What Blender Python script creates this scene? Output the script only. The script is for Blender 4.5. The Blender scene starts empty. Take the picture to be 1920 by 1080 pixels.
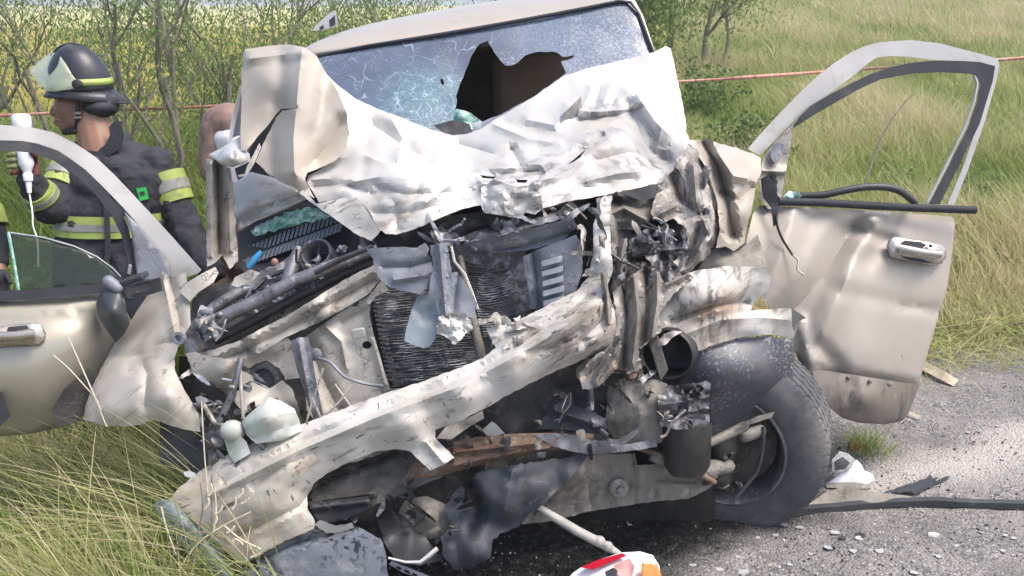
import bpy, bmesh, math, random
import numpy as np
from mathutils import Vector, Matrix, noise
from mathutils.geometry import delaunay_2d_cdt

R = math.radians
random.seed(7)
rng = np.random.default_rng(7)
scene = bpy.context.scene
COL = scene.collection

# ------------------------------------------------------------------ camera, sky, sun, exposure
FPX, CAMH = 1700.0, 1.85
PITCH = math.atan(525.0 / FPX)
cam = bpy.data.cameras.new('camera')
cam.sensor_width = 36.0
cam.lens = FPX / 1920.0 * 36.0
cam.clip_start, cam.clip_end = 0.05, 3000.0
camo = bpy.data.objects.new('camera', cam)
COL.objects.link(camo)
camo.location = (0, 0, CAMH)
camo.rotation_euler = (math.pi / 2 - PITCH, 0, 0)
scene.camera = camo

SUN_EL, SUN_AZ = R(62), R(104)          # azimuth from +Y towards +X
w = bpy.data.worlds.new('World')
scene.world = w
w.use_nodes = True
nt = w.node_tree
bg = nt.nodes['Background']
sky = nt.nodes.new('ShaderNodeTexSky')
sky.sky_type = 'NISHITA'
sky.sun_disc = False
sky.sun_elevation = SUN_EL
sky.sun_rotation = SUN_AZ
sky.dust_density = 4.0
sky.air_density = 1.0
sky.ozone_density = 1.0
nt.links.new(sky.outputs[0], bg.inputs[0])
bg.inputs[1].default_value = 0.15
sl = bpy.data.lights.new('sun', 'SUN')
sl.energy = 1.5
sl.angle = R(24)
sl.color = (1.0, 0.96, 0.91)
so = bpy.data.objects.new('sun', sl)
COL.objects.link(so)
sd = Vector((math.sin(SUN_AZ) * math.cos(SUN_EL), math.cos(SUN_AZ) * math.cos(SUN_EL), math.sin(SUN_EL)))
so.rotation_euler = sd.to_track_quat('Z', 'Y').to_euler()
so.location = sd * 20
scene.view_settings.view_transform = 'Standard'
scene.view_settings.look = 'None'
scene.view_settings.exposure = 1.12
scene.view_settings.gamma = 1.0
scene.view_settings.use_curve_mapping = False
try:
    scene.cycles.max_bounces = 8
    scene.cycles.transparent_max_bounces = 16
except Exception:
    pass

# ------------------------------------------------------------------ survey: a pixel of the photo at a depth -> a point of the place
cp, sp = math.cos(PITCH), math.sin(PITCH)


def P(x, y, d):
    u, v = (x - 960.0) / FPX * d, (540.0 - y) / FPX * d
    return Vector((u, v * sp + d * cp, CAMH + v * cp - d * sp))


def pix(p):                                  # world -> pixel, depth (numpy rows)
    p = np.atleast_2d(p)
    dz = p[:, 2] - CAMH
    d = p[:, 1] * cp - dz * sp
    v = p[:, 1] * sp + dz * cp
    return np.stack([960 + p[:, 0] / d * FPX, 540 - v / d * FPX, d], 1)


def G(x, y, z=0.0):                          # pixel -> point on the level z
    u, v = (x - 960.0) / FPX, (540.0 - y) / FPX
    dirz = v * cp - sp
    d = (z - CAMH) / dirz
    return P(x, y, d)


# ------------------------------------------------------------------ materials
def new_mat(name):
    m = bpy.data.materials.new(name)
    m.use_nodes = True
    return m, m.node_tree, m.node_tree.nodes['Principled BSDF']


class NT:
    def __init__(s, nt):
        s.nt = nt
        tc = nt.nodes.new('ShaderNodeTexCoord')
        s.obj = tc.outputs['Object']

    def n(s, t, **k):
        x = s.nt.nodes.new(t)
        for a, b in k.items():
            setattr(x, a, b)
        return x

    def link(s, a, b):
        s.nt.links.new(a, b)

    def noise(s, scale, detail=4, rough=0.55, stretch=None, dist=0.0, co=None):
        x = s.n('ShaderNodeTexNoise')
        x.inputs['Scale'].default_value = scale
        x.inputs['Detail'].default_value = detail
        x.inputs['Roughness'].default_value = rough
        x.inputs['Distortion'].default_value = dist
        c = co or s.obj
        if stretch:
            if len(stretch) > 3:             # turn first, then stretch
                m0 = s.n('ShaderNodeMapping')
                m0.inputs['Rotation'].default_value = (0, stretch[3], 0)
                s.link(c, m0.inputs[0])
                c = m0.outputs[0]
            mp = s.n('ShaderNodeMapping')
            mp.inputs['Scale'].default_value = stretch[:3]
            s.link(c, mp.inputs[0])
            c = mp.outputs[0]
        s.link(c, x.inputs['Vector'])
        return x.outputs['Fac']

    def ramp(s, fac, stops, interp='LINEAR'):
        x = s.n('ShaderNodeValToRGB')
        e = x.color_ramp
        e.interpolation = interp
        while len(e.elements) < len(stops):
            e.elements.new(0.5)
        for el, (p, c) in zip(e.elements, stops):
            el.position = p
            if not hasattr(c, '__len__'):
                c = (c, c, c)
            el.color = (*c[:3], 1)
        s.link(fac, x.inputs[0])
        return x.outputs[0]

    def mix(s, fac, a, b, mode='MIX'):
        x = s.n('ShaderNodeMix', data_type='RGBA', blend_type=mode)
        for sock, v in ((x.inputs[0], fac), (x.inputs[6], a), (x.inputs[7], b)):
            if hasattr(v, 'is_linked') or hasattr(v, 'links'):
                s.link(v, sock)
            elif hasattr(v, '__len__'):
                sock.default_value = (*v[:3], 1)
            else:
                sock.default_value = v
        return x.outputs[2]

    def math(s, op, a, b=0.0):
        x = s.n('ShaderNodeMath', operation=op)
        for sock, v in ((x.inputs[0], a), (x.inputs[1], b)):
            if hasattr(v, 'links'):
                s.link(v, sock)
            else:
                sock.default_value = v
        return x.outputs[0]

    def vein(s, scale, width, detail=3, stretch=None, dist=0.4):
        f = s.noise(scale, detail, 0.6, stretch, dist)
        a = s.math('ABSOLUTE', s.math('SUBTRACT', f, 0.5))
        return s.ramp(a, [(0.0, 1.0), (width, 0.0)])

    def bump(s, h, strength, dist=0.01):
        b = s.n('ShaderNodeBump')
        b.inputs['Strength'].default_value = strength
        b.inputs['Distance'].default_value = dist
        s.link(h, b.inputs['Height'])
        return b.outputs[0]


def mat(name, a, b=None, scale=6.0, rough=0.5, metal=0.0, bump=0.2, bscale=40, stretch=None, lo=0.35, hi=0.65,
        dirt_or_shade=None, veins=None, coat=0.0, spec=0.5, flecks=None):
    """a/b two base colours mixed by noise; dirt (colour, scale, lo, hi); veins (colour, scale, width[, stretch]); flecks (colour, scale, lo, hi)"""
    m, t, p = new_mat(name)
    N = NT(t)
    b = b or tuple(c * 0.8 for c in a)
    c = N.mix(N.ramp(N.noise(scale, 5, 0.6, stretch), [(lo, 0), (hi, 1)]), a, b)
    r = None
    for d in (dirt_or_shade if isinstance(dirt_or_shade, list) else [dirt_or_shade] if dirt_or_shade else []):
        f = N.ramp(N.noise(d[1], 6, 0.65, d[4] if len(d) > 4 else None, 0.3), [(d[2], 0), (d[3], 1)])
        if len(d) > 5:                           # a scrape or painted-in shade that has its own place on the panel
            vm = N.n('ShaderNodeVectorMath', operation='DISTANCE')
            N.link(N.obj, vm.inputs[0])
            vm.inputs[1].default_value = d[5]
            f = N.math('MULTIPLY', f, N.ramp(vm.outputs['Value'], [(d[6], 1), (d[7], 0)]))
        c = N.mix(f, c, d[0])
        r = f
    for v in (veins if isinstance(veins, list) else [veins] if veins else []):
        f = N.vein(v[1], v[2], 3, v[3] if len(v) > 3 else None)
        msk = N.ramp(N.noise(v[1] * 0.6 + 1.3, 3), [(0.48, 0), (0.6, 1)])
        c = N.mix(N.math('MULTIPLY', f, msk), c, v[0])
    for d in ([flecks] if flecks else []):
        f = N.ramp(N.noise(d[1], 2, 0.5), [(d[2], 0), (d[3], 1)])
        msk = N.ramp(N.noise(6, 2), [(0.4, 0), (0.6, 1)])
        c = N.mix(N.math('MULTIPLY', f, msk), c, d[0])
    N.link(c, p.inputs['Base Color'])
    if r is not None:
        N.link(N.ramp(r, [(0, rough), (1, min(1, rough + 0.35))]), p.inputs['Roughness'])
    else:
        p.inputs['Roughness'].default_value = rough
    p.inputs['Metallic'].default_value = metal
    p.inputs['Specular IOR Level'].default_value = spec
    p.inputs['Coat Weight'].default_value = coat
    p.inputs['Coat Roughness'].default_value = 0.12
    if bump:
        N.link(N.bump(N.noise(bscale, 6, 0.65), bump), p.inputs['Normal'])
    return m


ROOT = Vector((0.1, 3.6, 0))


def OB(x, y, d):
    return tuple(P(x, y, d) - ROOT)


M = {}
DUST = (0.36, 0.31, 0.24)
M['paint'] = mat('champagne_paint', (0.375, 0.335, 0.29), (0.345, 0.305, 0.255), 3, 0.46, 0.08, 0.03, 12, coat=0.08,
                 dirt_or_shade=[((0.30, 0.26, 0.215), 4, 0.5, 0.78), ((0.17, 0.15, 0.13), 40, 0.67, 0.75)])
M['fender'] = mat('scratched_fender_paint', (0.40, 0.37, 0.325), (0.34, 0.305, 0.26), 4, 0.5, 0.1, 0.06, 20, coat=0.05,
                  dirt_or_shade=[((0.26, 0.225, 0.18), 5, 0.5, 0.7), ((0.11, 0.10, 0.09), 26, 0.62, 0.70, (0.4, 1, 2.5, .6)), ((0.2, 0.18, 0.155), 12, 0.58, 0.68, (.3, 1, 3, .7))])
M['paint_green'] = mat('champagne_door_paint', (0.31, 0.29, 0.235), (0.275, 0.255, 0.205), 2, 0.3, 0.35, 0.02, 8, coat=0.3,
                       dirt_or_shade=((0.25, 0.225, 0.17), 3, 0.5, 0.8))
M['roof'] = mat('roof_paint', (0.43, 0.38, 0.32), (0.39, 0.345, 0.285), 2, 0.4, 0.2, 0.02, 8, coat=0.3,
                dirt_or_shade=((0.33, 0.29, 0.235), 6, 0.6, 0.8))
M['hood'] = mat('hood_paint', (0.50, 0.485, 0.46), (0.445, 0.425, 0.395), 2.5, 0.46, 0.1, 0.05, 30, coat=0.12,
                dirt_or_shade=[((0.25, 0.245, 0.245), 6, 0.36, 0.60, (0.5, 1, 1.6, -0.9), OB(1195, 285, 3.34), 0.10, 0.34), ((0.14, 0.135, 0.13), 15, 0.50, 0.62, (0.5, 1, 2.4, -0.9), OB(1200, 300, 3.34), 0.08, 0.30), ((0.24, 0.23, 0.225), 12, 0.48, 0.62, (1.8, 1, .5, .1), OB(1130, 190, 3.5), 0.05, 0.18),
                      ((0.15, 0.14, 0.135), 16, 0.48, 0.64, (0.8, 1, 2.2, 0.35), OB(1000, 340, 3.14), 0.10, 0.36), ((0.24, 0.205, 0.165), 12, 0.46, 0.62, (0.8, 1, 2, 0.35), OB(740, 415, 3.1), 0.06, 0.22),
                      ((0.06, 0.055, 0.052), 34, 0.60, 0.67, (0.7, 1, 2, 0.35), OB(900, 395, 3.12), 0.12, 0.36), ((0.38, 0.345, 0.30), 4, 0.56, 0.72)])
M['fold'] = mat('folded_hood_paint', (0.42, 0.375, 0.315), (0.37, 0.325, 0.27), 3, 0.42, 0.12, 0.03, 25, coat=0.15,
                dirt_or_shade=[((0.25, 0.21, 0.165), 3, 0.30, 0.62, None, OB(495, 230, 3.42), 0.05, 0.22), ((0.29, 0.245, 0.195), 4, 0.55, 0.75), ((0.13, 0.11, 0.09), 45, 0.69, 0.75)])  # first layer paints shade into the colour of the fold's left facet
M['scraped'] = mat('scraped_paint', (0.52, 0.495, 0.455), (0.45, 0.42, 0.37), 3.0, 0.58, 0.05, 0.14, 60, lo=0.4, hi=0.6,
                   dirt_or_shade=[((0.33, 0.28, 0.22), 4, 0.40, 0.60, None, OB(420, 960, 2.9), 0.12, 0.34), ((0.27, 0.215, 0.165), 6, 0.56, 0.68), ((0.26, 0.235, 0.205), 16, 0.57, 0.66, (0.4, 1, 2.4, 0.42)), ((0.085, 0.078, 0.07), 24, 0.63, 0.67, (0.35, 1, 2.2, 0.42)), ((0.05, 0.046, 0.043), 30, 0.645, 0.68, (2.0, 1, .4, 0.42)), ((0.27, 0.185, 0.125), 6, 0.36, 0.56, (.5, 1, 2.4, .12), OB(1345, 598, 3.03), 0.05, 0.15), ((0.16, 0.14, 0.12), 16, 0.52, 0.62, (2.2, 1, .5), OB(1340, 550, 3.0), 0.1, 0.24),
                         ((0.30, 0.245, 0.19), 9, 0.46, 0.6, (.5, 1, 2, .42), OB(1080, 640, 2.9), 0.1, 0.3), ((0.06, 0.055, 0.05), 20, 0.54, 0.62, (.6, 1, 2, .5), OB(1110, 600, 2.9), 0.1, 0.28)])
M['mangled'] = mat('torn_sheet_metal', (0.36, 0.33, 0.295), (0.17, 0.152, 0.133), 10, 0.55, 0.2, 0.4, 50, lo=0.36, hi=0.62, stretch=(2, 2, .8),
                   dirt_or_shade=[((0.20, 0.16, 0.12), 7, 0.5, 0.68), ((0.46, 0.44, 0.41), 22, 0.58, 0.66, (2.4, 2.4, .5, .15)), ((0.075, 0.068, 0.062), 26, 0.57, 0.68, (2.8, 2.8, .5, -.1)), ((0.05, 0.045, 0.042), 40, .63, .7, (1, 1, 1))])
M['inner'] = mat('inner_panel_paint', (0.39, 0.36, 0.31), (0.30, 0.275, 0.24), 6, 0.48, 0.15, 0.15, 50,
                 dirt_or_shade=[((0.20, 0.175, 0.15), 8, 0.5, 0.68), ((0.47, 0.45, 0.41), 20, 0.6, 0.7), ((0.11, 0.10, 0.09), 40, 0.62, 0.7)],
                 veins=((0.09, 0.08, 0.07), 11, 0.022))
M['greymetal'] = mat('grey_crushed_metal', (0.21, 0.21, 0.22), (0.11, 0.11, 0.12), 12, 0.45, 0.5, 0.4, 60,
                     dirt_or_shade=[((0.38, 0.37, 0.35), 16, 0.58, 0.66), ((0.16, 0.12, 0.09), 7, 0.6, 0.72)],
                     veins=((0.03, 0.03, 0.03), 18, 0.02))
M['grime'] = mat('dusty_engine_grime', (0.085, 0.078, 0.07), (0.045, 0.041, 0.038), 9, 0.6, 0.1, 0.5, 50, dirt_or_shade=[((0.17, 0.155, 0.135), 13, 0.54, 0.68), ((0.02, 0.02, 0.02), 7, .52, .66)])
M['plastic'] = mat('dusty_grey_plastic', (0.20, 0.21, 0.24), (0.14, 0.15, 0.17), 9, 0.5, 0.0, 0.25, 70,
                   dirt_or_shade=[((0.33, 0.33, 0.34), 14, 0.55, 0.68)], veins=((0.05, 0.05, 0.06), 20, 0.015))
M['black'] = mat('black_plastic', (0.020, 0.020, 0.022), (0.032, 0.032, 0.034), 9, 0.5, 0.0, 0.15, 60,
                 dirt_or_shade=((0.075, 0.072, 0.066), 12, 0.6, 0.8))
M['dark'] = mat('oily_dark_metal', (0.022, 0.021, 0.021), (0.042, 0.038, 0.034), 10, 0.45, 0.2, 0.4, 50,
                dirt_or_shade=((0.095, 0.082, 0.068), 14, 0.6, 0.72))
M['seal'] = mat('grey_rubber_seal', (0.038, 0.04, 0.048), (0.028, 0.03, 0.035), 14, 0.7, 0.0, 0.1, 60, spec=0.3, dirt_or_shade=((0.09, 0.088, 0.085), 9, 0.56, 0.75))
M['rubber'] = mat('tyre_rubber', (0.075, 0.078, 0.083), (0.052, 0.054, 0.058), 8, 0.75, 0.0, 0.2, 60,
                  dirt_or_shade=[((0.17, 0.16, 0.145), 5, 0.46, 0.75), ((0.04, 0.042, 0.046), 9, 0.56, 0.7)])
M['liner'] = mat('fender_liner_plastic', (0.095, 0.10, 0.112), (0.06, 0.063, 0.07), 4, 0.42, 0.0, 0.15, 60,
                 dirt_or_shade=[((0.13, 0.128, 0.128), 5, 0.5, 0.75), ((0.02, 0.02, 0.022), 60, 0.63, 0.68)], flecks=((0.25, 0.25, 0.265), 95, 0.56, 0.62))
M['valance'] = mat('speckled_valance_plastic', (0.15, 0.165, 0.19), (0.12, 0.13, 0.15), 6, 0.4, 0.0, 0.2, 60,
                   dirt_or_shade=((0.26, 0.26, 0.27), 10, 0.55, 0.7), flecks=((0.01, 0.01, 0.011), 48, 0.53, 0.57))
M['cladding'] = mat('blue_grey_cladding', (0.22, 0.26, 0.28), (0.16, 0.19, 0.21), 6, 0.45, 0.0, 0.1, 40,
                    dirt_or_shade=((0.34, 0.35, 0.34), 9, 0.55, 0.7))
M['torn_blue'] = mat('torn_dark_plastic', (0.026, 0.032, 0.044), (0.045, 0.047, 0.052), 8, 0.55, 0.0, 0.4, 30, spec=0.3,
                     dirt_or_shade=[((0.11, 0.108, 0.108), 12, 0.6, 0.72), ((0.16, 0.16, 0.165), 40, .64, .72)])
M['rust'] = mat('rusty_bar', (0.19, 0.115, 0.075), (0.12, 0.075, 0.05), 10, 0.65, 0.2, 0.4, 60,
                dirt_or_shade=[((0.28, 0.24, 0.19), 12, 0.55, 0.68), ((0.04, 0.035, 0.03), 7, 0.55, 0.7)], stretch=(1, 1, 5))
M['rail'] = mat('dirty_frame_rail', (0.22, 0.20, 0.17), (0.15, 0.135, 0.115), 8, 0.62, 0.1, 0.4, 60,
                dirt_or_shade=[((0.07, 0.062, 0.055), 9, 0.52, 0.66), ((0.34, 0.31, 0.275), 22, 0.6, 0.68)], stretch=(3, 3, 1))
M['fins'] = mat('radiator_fin_metal', (0.15, 0.15, 0.155), (0.07, 0.07, 0.073), 14, 0.4, 0.4, 0.5, 90,
                dirt_or_shade=((0.42, 0.42, 0.43), 16, 0.52, 0.62))
M['foam'] = mat('torn_white_foam', (0.56, 0.54, 0.51), (0.42, 0.40, 0.37), 16, 0.85, 0, 0.8, 50,
                dirt_or_shade=((0.2, 0.19, 0.17), 18, 0.58, 0.7))
M['reservoir'] = mat('milky_reservoir_plastic', (0.44, 0.46, 0.42), (0.37, 0.39, 0.35), 6, 0.35, 0, 0.1, 30,
                     dirt_or_shade=((0.24, 0.22, 0.18), 7, 0.5, 0.72))
M['chrome'] = mat('satin_handle', (0.46, 0.42, 0.365), (0.38, 0.345, 0.30), 5, 0.2, 0.7, 0.0, 20, coat=0.4, dirt_or_shade=((0.3, 0.27, 0.23), 20, .55, .7))
M['headliner'] = mat('cabin_lining', (0.36, 0.30, 0.24), (0.30, 0.25, 0.20), 5, 0.9, 0, 0.2, 60)
M['seat'] = mat('seat_cloth', (0.24, 0.18, 0.14), (0.17, 0.13, 0.10), 5, 0.9, 0, 0.3, 90)
M['blue'] = mat('blue_connector', (0.03, 0.22, 0.42), (0.03, 0.18, 0.36), 5, 0.4, 0, 0)
M['pink'] = mat('faded_red_plastic', (0.4, 0.2, 0.18), (0.3, 0.15, 0.14), 9, 0.5, 0, 0.1)
M['green_glass'] = mat('crumbled_green_glass', (0.16, 0.36, 0.29), (0.42, 0.60, 0.52), 34, 0.15, 0, 0.6, 60, spec=0.8,
                       lo=0.45, hi=0.6)
M['white_plastic'] = mat('white_plastic', (0.78, 0.78, 0.8), (0.70, 0.70, 0.73), 6, 0.35, 0, 0.03)
M['corner'] = mat('pale_fender_paint', (0.46, 0.455, 0.435), (0.41, 0.40, 0.375), 6, 0.28, 0.15, 0.03, coat=0.3,
                  dirt_or_shade=((0.27, 0.25, 0.22), 12, 0.58, 0.75))
M['door_dust'] = mat('dusty_door_paint', (0.23, 0.195, 0.16), (0.17, 0.145, 0.12), 5, 0.55, 0.1, 0.15, 40, dirt_or_shade=[((0.11, 0.095, 0.08), 9, .54, .7, (3, 3, .6)), ((0.31, 0.275, 0.235), 12, .58, .7, (3, 3, .8))])
M['mirror'] = mat('dark_mirror_plastic', (0.055, 0.065, 0.068), (0.04, 0.048, 0.05), 6, 0.4, 0, 0.05, 40, dirt_or_shade=((0.11, 0.115, 0.11), 9, .55, .72))
M['frame'] = mat('door_frame_paint', (0.455, 0.435, 0.405), (0.41, 0.385, 0.35), 5, 0.3, 0.2, 0.02, coat=0.3,
                 dirt_or_shade=[((0.31, 0.28, 0.24), 9, 0.57, 0.75), ((0.16, 0.15, 0.14), 40, .67, .73)])
M['skin'] = mat('skin', (0.27, 0.142, 0.09), (0.215, 0.11, 0.068), 9, 0.45, 0, 0.12, 120, dirt_or_shade=((0.16, 0.08, 0.05), 24, .58, .72))
M['skin_tattoo'] = mat('tattooed_skin', (0.26, 0.16, 0.12), (0.21, 0.13, 0.105), 14, 0.55, 0, 0.05, 90,
                       dirt_or_shade=((0.14, 0.105, 0.10), 16, 0.52, 0.62))
M['hair'] = mat('dark_hair', (0.015, 0.012, 0.01), (0.03, 0.025, 0.02), 60, 0.6, 0, 0.5, 120)
M['turnout'] = mat('charcoal_turnout_cloth', (0.032, 0.033, 0.042), (0.023, 0.024, 0.031), 5, 0.85, 0, 0.5, 60,
                   dirt_or_shade=[((0.05, 0.05, 0.055), 5, 0.55, 0.8), ((0.085, 0.085, 0.085), 40, 0.68, 0.74)])
M['lime'] = mat('lime_reflective_tape', (0.34, 0.41, 0.10), (0.26, 0.33, 0.08), 14, 0.5, 0, 0.2, dirt_or_shade=((0.16, 0.19, 0.07), 11, 0.55, 0.7))
M['silver'] = mat('silver_reflective_tape', (0.29, 0.29, 0.265), (0.22, 0.22, 0.20), 14, 0.45, 0.1, 0.2, dirt_or_shade=((0.14, 0.14, 0.12), 11, 0.52, 0.7))
M['green_badge'] = mat('green_badge', (0.04, 0.45, 0.08), (0.03, 0.38, 0.07), 5, 0.5, 0, 0)
M['helmet'] = mat('black_helmet_shell', (0.018, 0.02, 0.026), (0.03, 0.031, 0.036), 7, 0.4, 0, 0.05, 40, dirt_or_shade=((0.09, 0.09, 0.09), 12, 0.58, 0.75))
M['glove_red'] = mat('burgundy_glove', (0.12, 0.03, 0.03), (0.09, 0.025, 0.025), 12, 0.8, 0, 0.3)
M['glove_green'] = mat('olive_glove', (0.20, 0.21, 0.10), (0.15, 0.16, 0.08), 12, 0.8, 0, 0.3)
M['tank'] = mat('white_cotton', (0.72, 0.70, 0.72), (0.64, 0.62, 0.64), 9, 0.9, 0, 0.2)
M['bark'] = mat('grey_bark', (0.25, 0.22, 0.18), (0.17, 0.145, 0.12), 9, 0.9, 0, 0.6, 40, stretch=(3, 3, 0.7))
M['tape'] = mat('orange_tape', (0.46, 0.13, 0.085), (0.55, 0.36, 0.28), 10, 0.5, 0, 0.05, stretch=(3, 0.3, 0.3))
M['red_lens'] = mat('red_lens', (0.42, 0.01, 0.03), (0.30, 0.01, 0.02), 8, 0.1, 0, 0.05, coat=0.6)
M['amber'] = mat('amber_lens', (0.75, 0.22, 0.03), (0.68, 0.17, 0.02), 8, 0.12, 0, 0.03, coat=0.6)
M['shard_white'] = mat('pale_fragment', (0.42, 0.42, 0.415), (0.30, 0.305, 0.31), 20, 0.35, 0, 0.2)
M['stick'] = mat('grey_pipe', (0.44, 0.42, 0.39), (0.33, 0.31, 0.28), 9, 0.6, 0, 0.3, 60,
                 dirt_or_shade=((0.22, 0.18, 0.14), 14, 0.6, 0.7))
M['wood'] = mat('pale_split_wood', (0.6, 0.53, 0.40), (0.45, 0.38, 0.27), 10, 0.8, 0, 0.5, 60, stretch=(0.5, 4, 4))


def glass_mat(name, tint, alpha, rough=0.05, cracks=False, spec=0.6):
    m, t, p = new_mat(name)
    N = NT(t)
    p.inputs['Roughness'].default_value = rough
    p.inputs['Specular IOR Level'].default_value = spec
    p.inputs['Base Color'].default_value = (*tint, 1)
    p.inputs['Alpha'].default_value = alpha
    if cracks:
        ob = N.obj
        base = N.mix(N.ramp(N.noise(2.2, 3), [(0.35, 0), (0.65, 1)]), (0.105, 0.13, 0.185), (0.06, 0.075, 0.11))

        def vor(scale, wd):
            v = N.n('ShaderNodeTexVoronoi', feature='DISTANCE_TO_EDGE')
            v.inputs['Scale'].default_value = scale
            nz = N.n('ShaderNodeTexNoise')
            nz.inputs['Scale'].default_value = 5
            mx = N.n('ShaderNodeMix', data_type='RGBA')
            mx.inputs[0].default_value = 0.16
            N.link(ob, mx.inputs[6]); N.link(nz.outputs['Color'], mx.inputs[7])
            N.link(ob, nz.inputs[0])
            N.link(mx.outputs[2], v.inputs['Vector'])
            return N.ramp(v.outputs['Distance'], [(0.0, 1), (wd, 0)])

        def near_to(pt_, a, b):
            vm = N.n('ShaderNodeVectorMath', operation='DISTANCE')
            N.link(ob, vm.inputs[0])
            vm.inputs[1].default_value = pt_
            return N.ramp(vm.outputs['Value'], [(a, 1), (b, 0)])
        near = near_to(IMPACT, 0.02, 0.27)
        mid = near_to(IMPACT, 0.2, 0.8)
        fr = near_to(FROST, 0.05, 0.62)
        brk = N.ramp(N.noise(13, 3), [(0.40, 0), (0.58, 1)])
        brk2 = N.ramp(N.noise(20, 3, .6, (1.3, 1, .8)), [(0.42, 0), (0.6, 1)])
        c1 = N.math('MULTIPLY', N.math('MULTIPLY', N.math('MULTIPLY', vor(8, 0.012), mid), brk), 0.85)
        c2 = N.math('MULTIPLY', N.math('MULTIPLY', N.math('MULTIPLY', vor(24, 0.05), near), brk2), 0.8)
        c5 = N.math('MULTIPLY', N.math('MULTIPLY', N.math('MULTIPLY', vor(60, 0.12), near), brk), 0.55)
        fine = N.ramp(N.noise(95, 5, 0.75), [(0.48, 0), (0.68, 1)])
        c3 = N.math('MULTIPLY', N.math('MULTIPLY', fine, fr), 0.8)
        cl = N.ramp(N.noise(4.5, 5, 0.7), [(0.48, 0), (0.66, 1)])
        c4 = N.math('MULTIPLY', N.math('MULTIPLY', fine, cl), 0.75)
        c = N.mix(N.math('MULTIPLY', near, 0.5), base, (0.13, 0.25, 0.28))
        c = N.mix(N.math('MULTIPLY', fr, 0.3), c, (0.2, 0.26, 0.34))
        for f, colr in ((c3, (0.40, 0.48, 0.58)), (c4, (0.36, 0.45, 0.55)), (c5, (0.3, 0.5, 0.54)), (c1, (0.42, 0.54, 0.6)), (c2, (0.42, 0.64, 0.67))):
            c = N.mix(f, c, colr)
        N.link(c, p.inputs['Base Color'])
        N.link(N.bump(N.noise(26, 4), 0.15), p.inputs['Normal'])
    return m


# ------------------------------------------------------------------ objects
def tag(o, label=None, cat=None, group=None, kind=None):
    for k, v in (('label', label), ('category', cat), ('group', group), ('kind', kind)):
        if v:
            o[k] = v
    return o


def empty(name, loc, label, cat, group=None):
    o = bpy.data.objects.new(name, None)
    o.empty_display_size = 0.2
    o.location = loc
    COL.objects.link(o)
    return tag(o, label, cat, group)


def wloc(o):
    v = Vector((0, 0, 0))
    while o is not None:
        v += o.location
        o = o.parent
    return v


def link(name, verts, faces, m, parent=None, smooth=None, solid=0.0, offset=-1, loc=None):
    me = bpy.data.meshes.new(name)
    org = wloc(parent) if parent else Vector((0, 0, 0))
    l = Vector(loc) if loc is not None else None
    sub = l if l is not None else org
    me.from_pydata([tuple(Vector(v) - sub) for v in verts], [], faces)
    for mm in (m if isinstance(m, (list, tuple)) else [m]):
        me.materials.append(M[mm] if isinstance(mm, str) else mm)
    me.validate()
    if smooth is not None:
        me.polygons.foreach_set('use_smooth', [True] * len(me.polygons))
        if smooth < 180:
            me.set_sharp_from_angle(angle=R(smooth))
    o = bpy.data.objects.new(name, me)
    COL.objects.link(o)
    if parent:
        o.parent = parent
        if l is not None:
            o.location = l - org
    elif l is not None:
        o.location = l
    if solid:
        md = o.modifiers.new('thickness', 'SOLIDIFY')
        md.thickness = solid
        md.offset = offset
    return o


def tps(ctrl):
    c = np.array(ctrl, float)
    x, y = c[:, :2] / 100.0, c[:, 2]
    n = len(c)
    r = np.linalg.norm(x[:, None] - x[None], axis=2)
    K = np.where(r > 1e-9, r * r * np.log(r + 1e-12), 0) + np.eye(n) * 0.02
    Q = np.hstack([np.ones((n, 1)), x])
    A = np.block([[K, Q], [Q.T, np.zeros((3, 3))]])
    wts = np.linalg.lstsq(A, np.concatenate([y, np.zeros(3)]), rcond=None)[0]

    def f(q):
        q = np.asarray(q, float) / 100.0
        r = np.linalg.norm(q[:, None] - x[None], axis=2)
        k = np.where(r > 1e-9, r * r * np.log(r + 1e-12), 0)
        return k @ wts[:n] + wts[n] + q @ wts[n + 1:]
    return f


def inside(pts, poly):
    pts = np.asarray(pts)
    px, py = pts[:, 0], pts[:, 1]
    c = np.zeros(len(pts), bool)
    n = len(poly)
    for i in range(n):
        x0, y0 = poly[i][:2]
        x1, y1 = poly[(i + 1) % n][:2]
        if y0 == y1:
            continue
        t = ((y0 > py) != (y1 > py)) & (px < (x1 - x0) * (py - y0) / (y1 - y0) + x0)
        c ^= t
    return c


def segdist(q, pl):
    q = np.asarray(q, float)
    best = np.full(len(q), 1e9)
    for (a, b) in zip(pl[:-1], pl[1:]):
        a, b = np.array(a[:2], float), np.array(b[:2], float)
        ab = b - a
        t = np.clip(((q - a) @ ab) / max(1e-9, ab @ ab), 0, 1)
        best = np.minimum(best, np.linalg.norm(q - (a + t[:, None] * ab), axis=1))
    return best


def densify(poly, res, jag, rs, closed=True):
    out = []
    n = len(poly)
    for i in range(n if closed else n - 1):
        a, b = np.array(poly[i][:2], float), np.array(poly[(i + 1) % n][:2], float)
        L = np.linalg.norm(b - a)
        k = max(1, int(round(L / res)))
        for j in range(k):
            p = a + (b - a) * j / k
            if j and jag:
                nrm = np.array([-(b - a)[1], (b - a)[0]]) / max(L, 1e-6)
                p = p + nrm * rs.uniform(-jag, jag)
            out.append(tuple(p))
    return out


SEED = [0]


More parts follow.
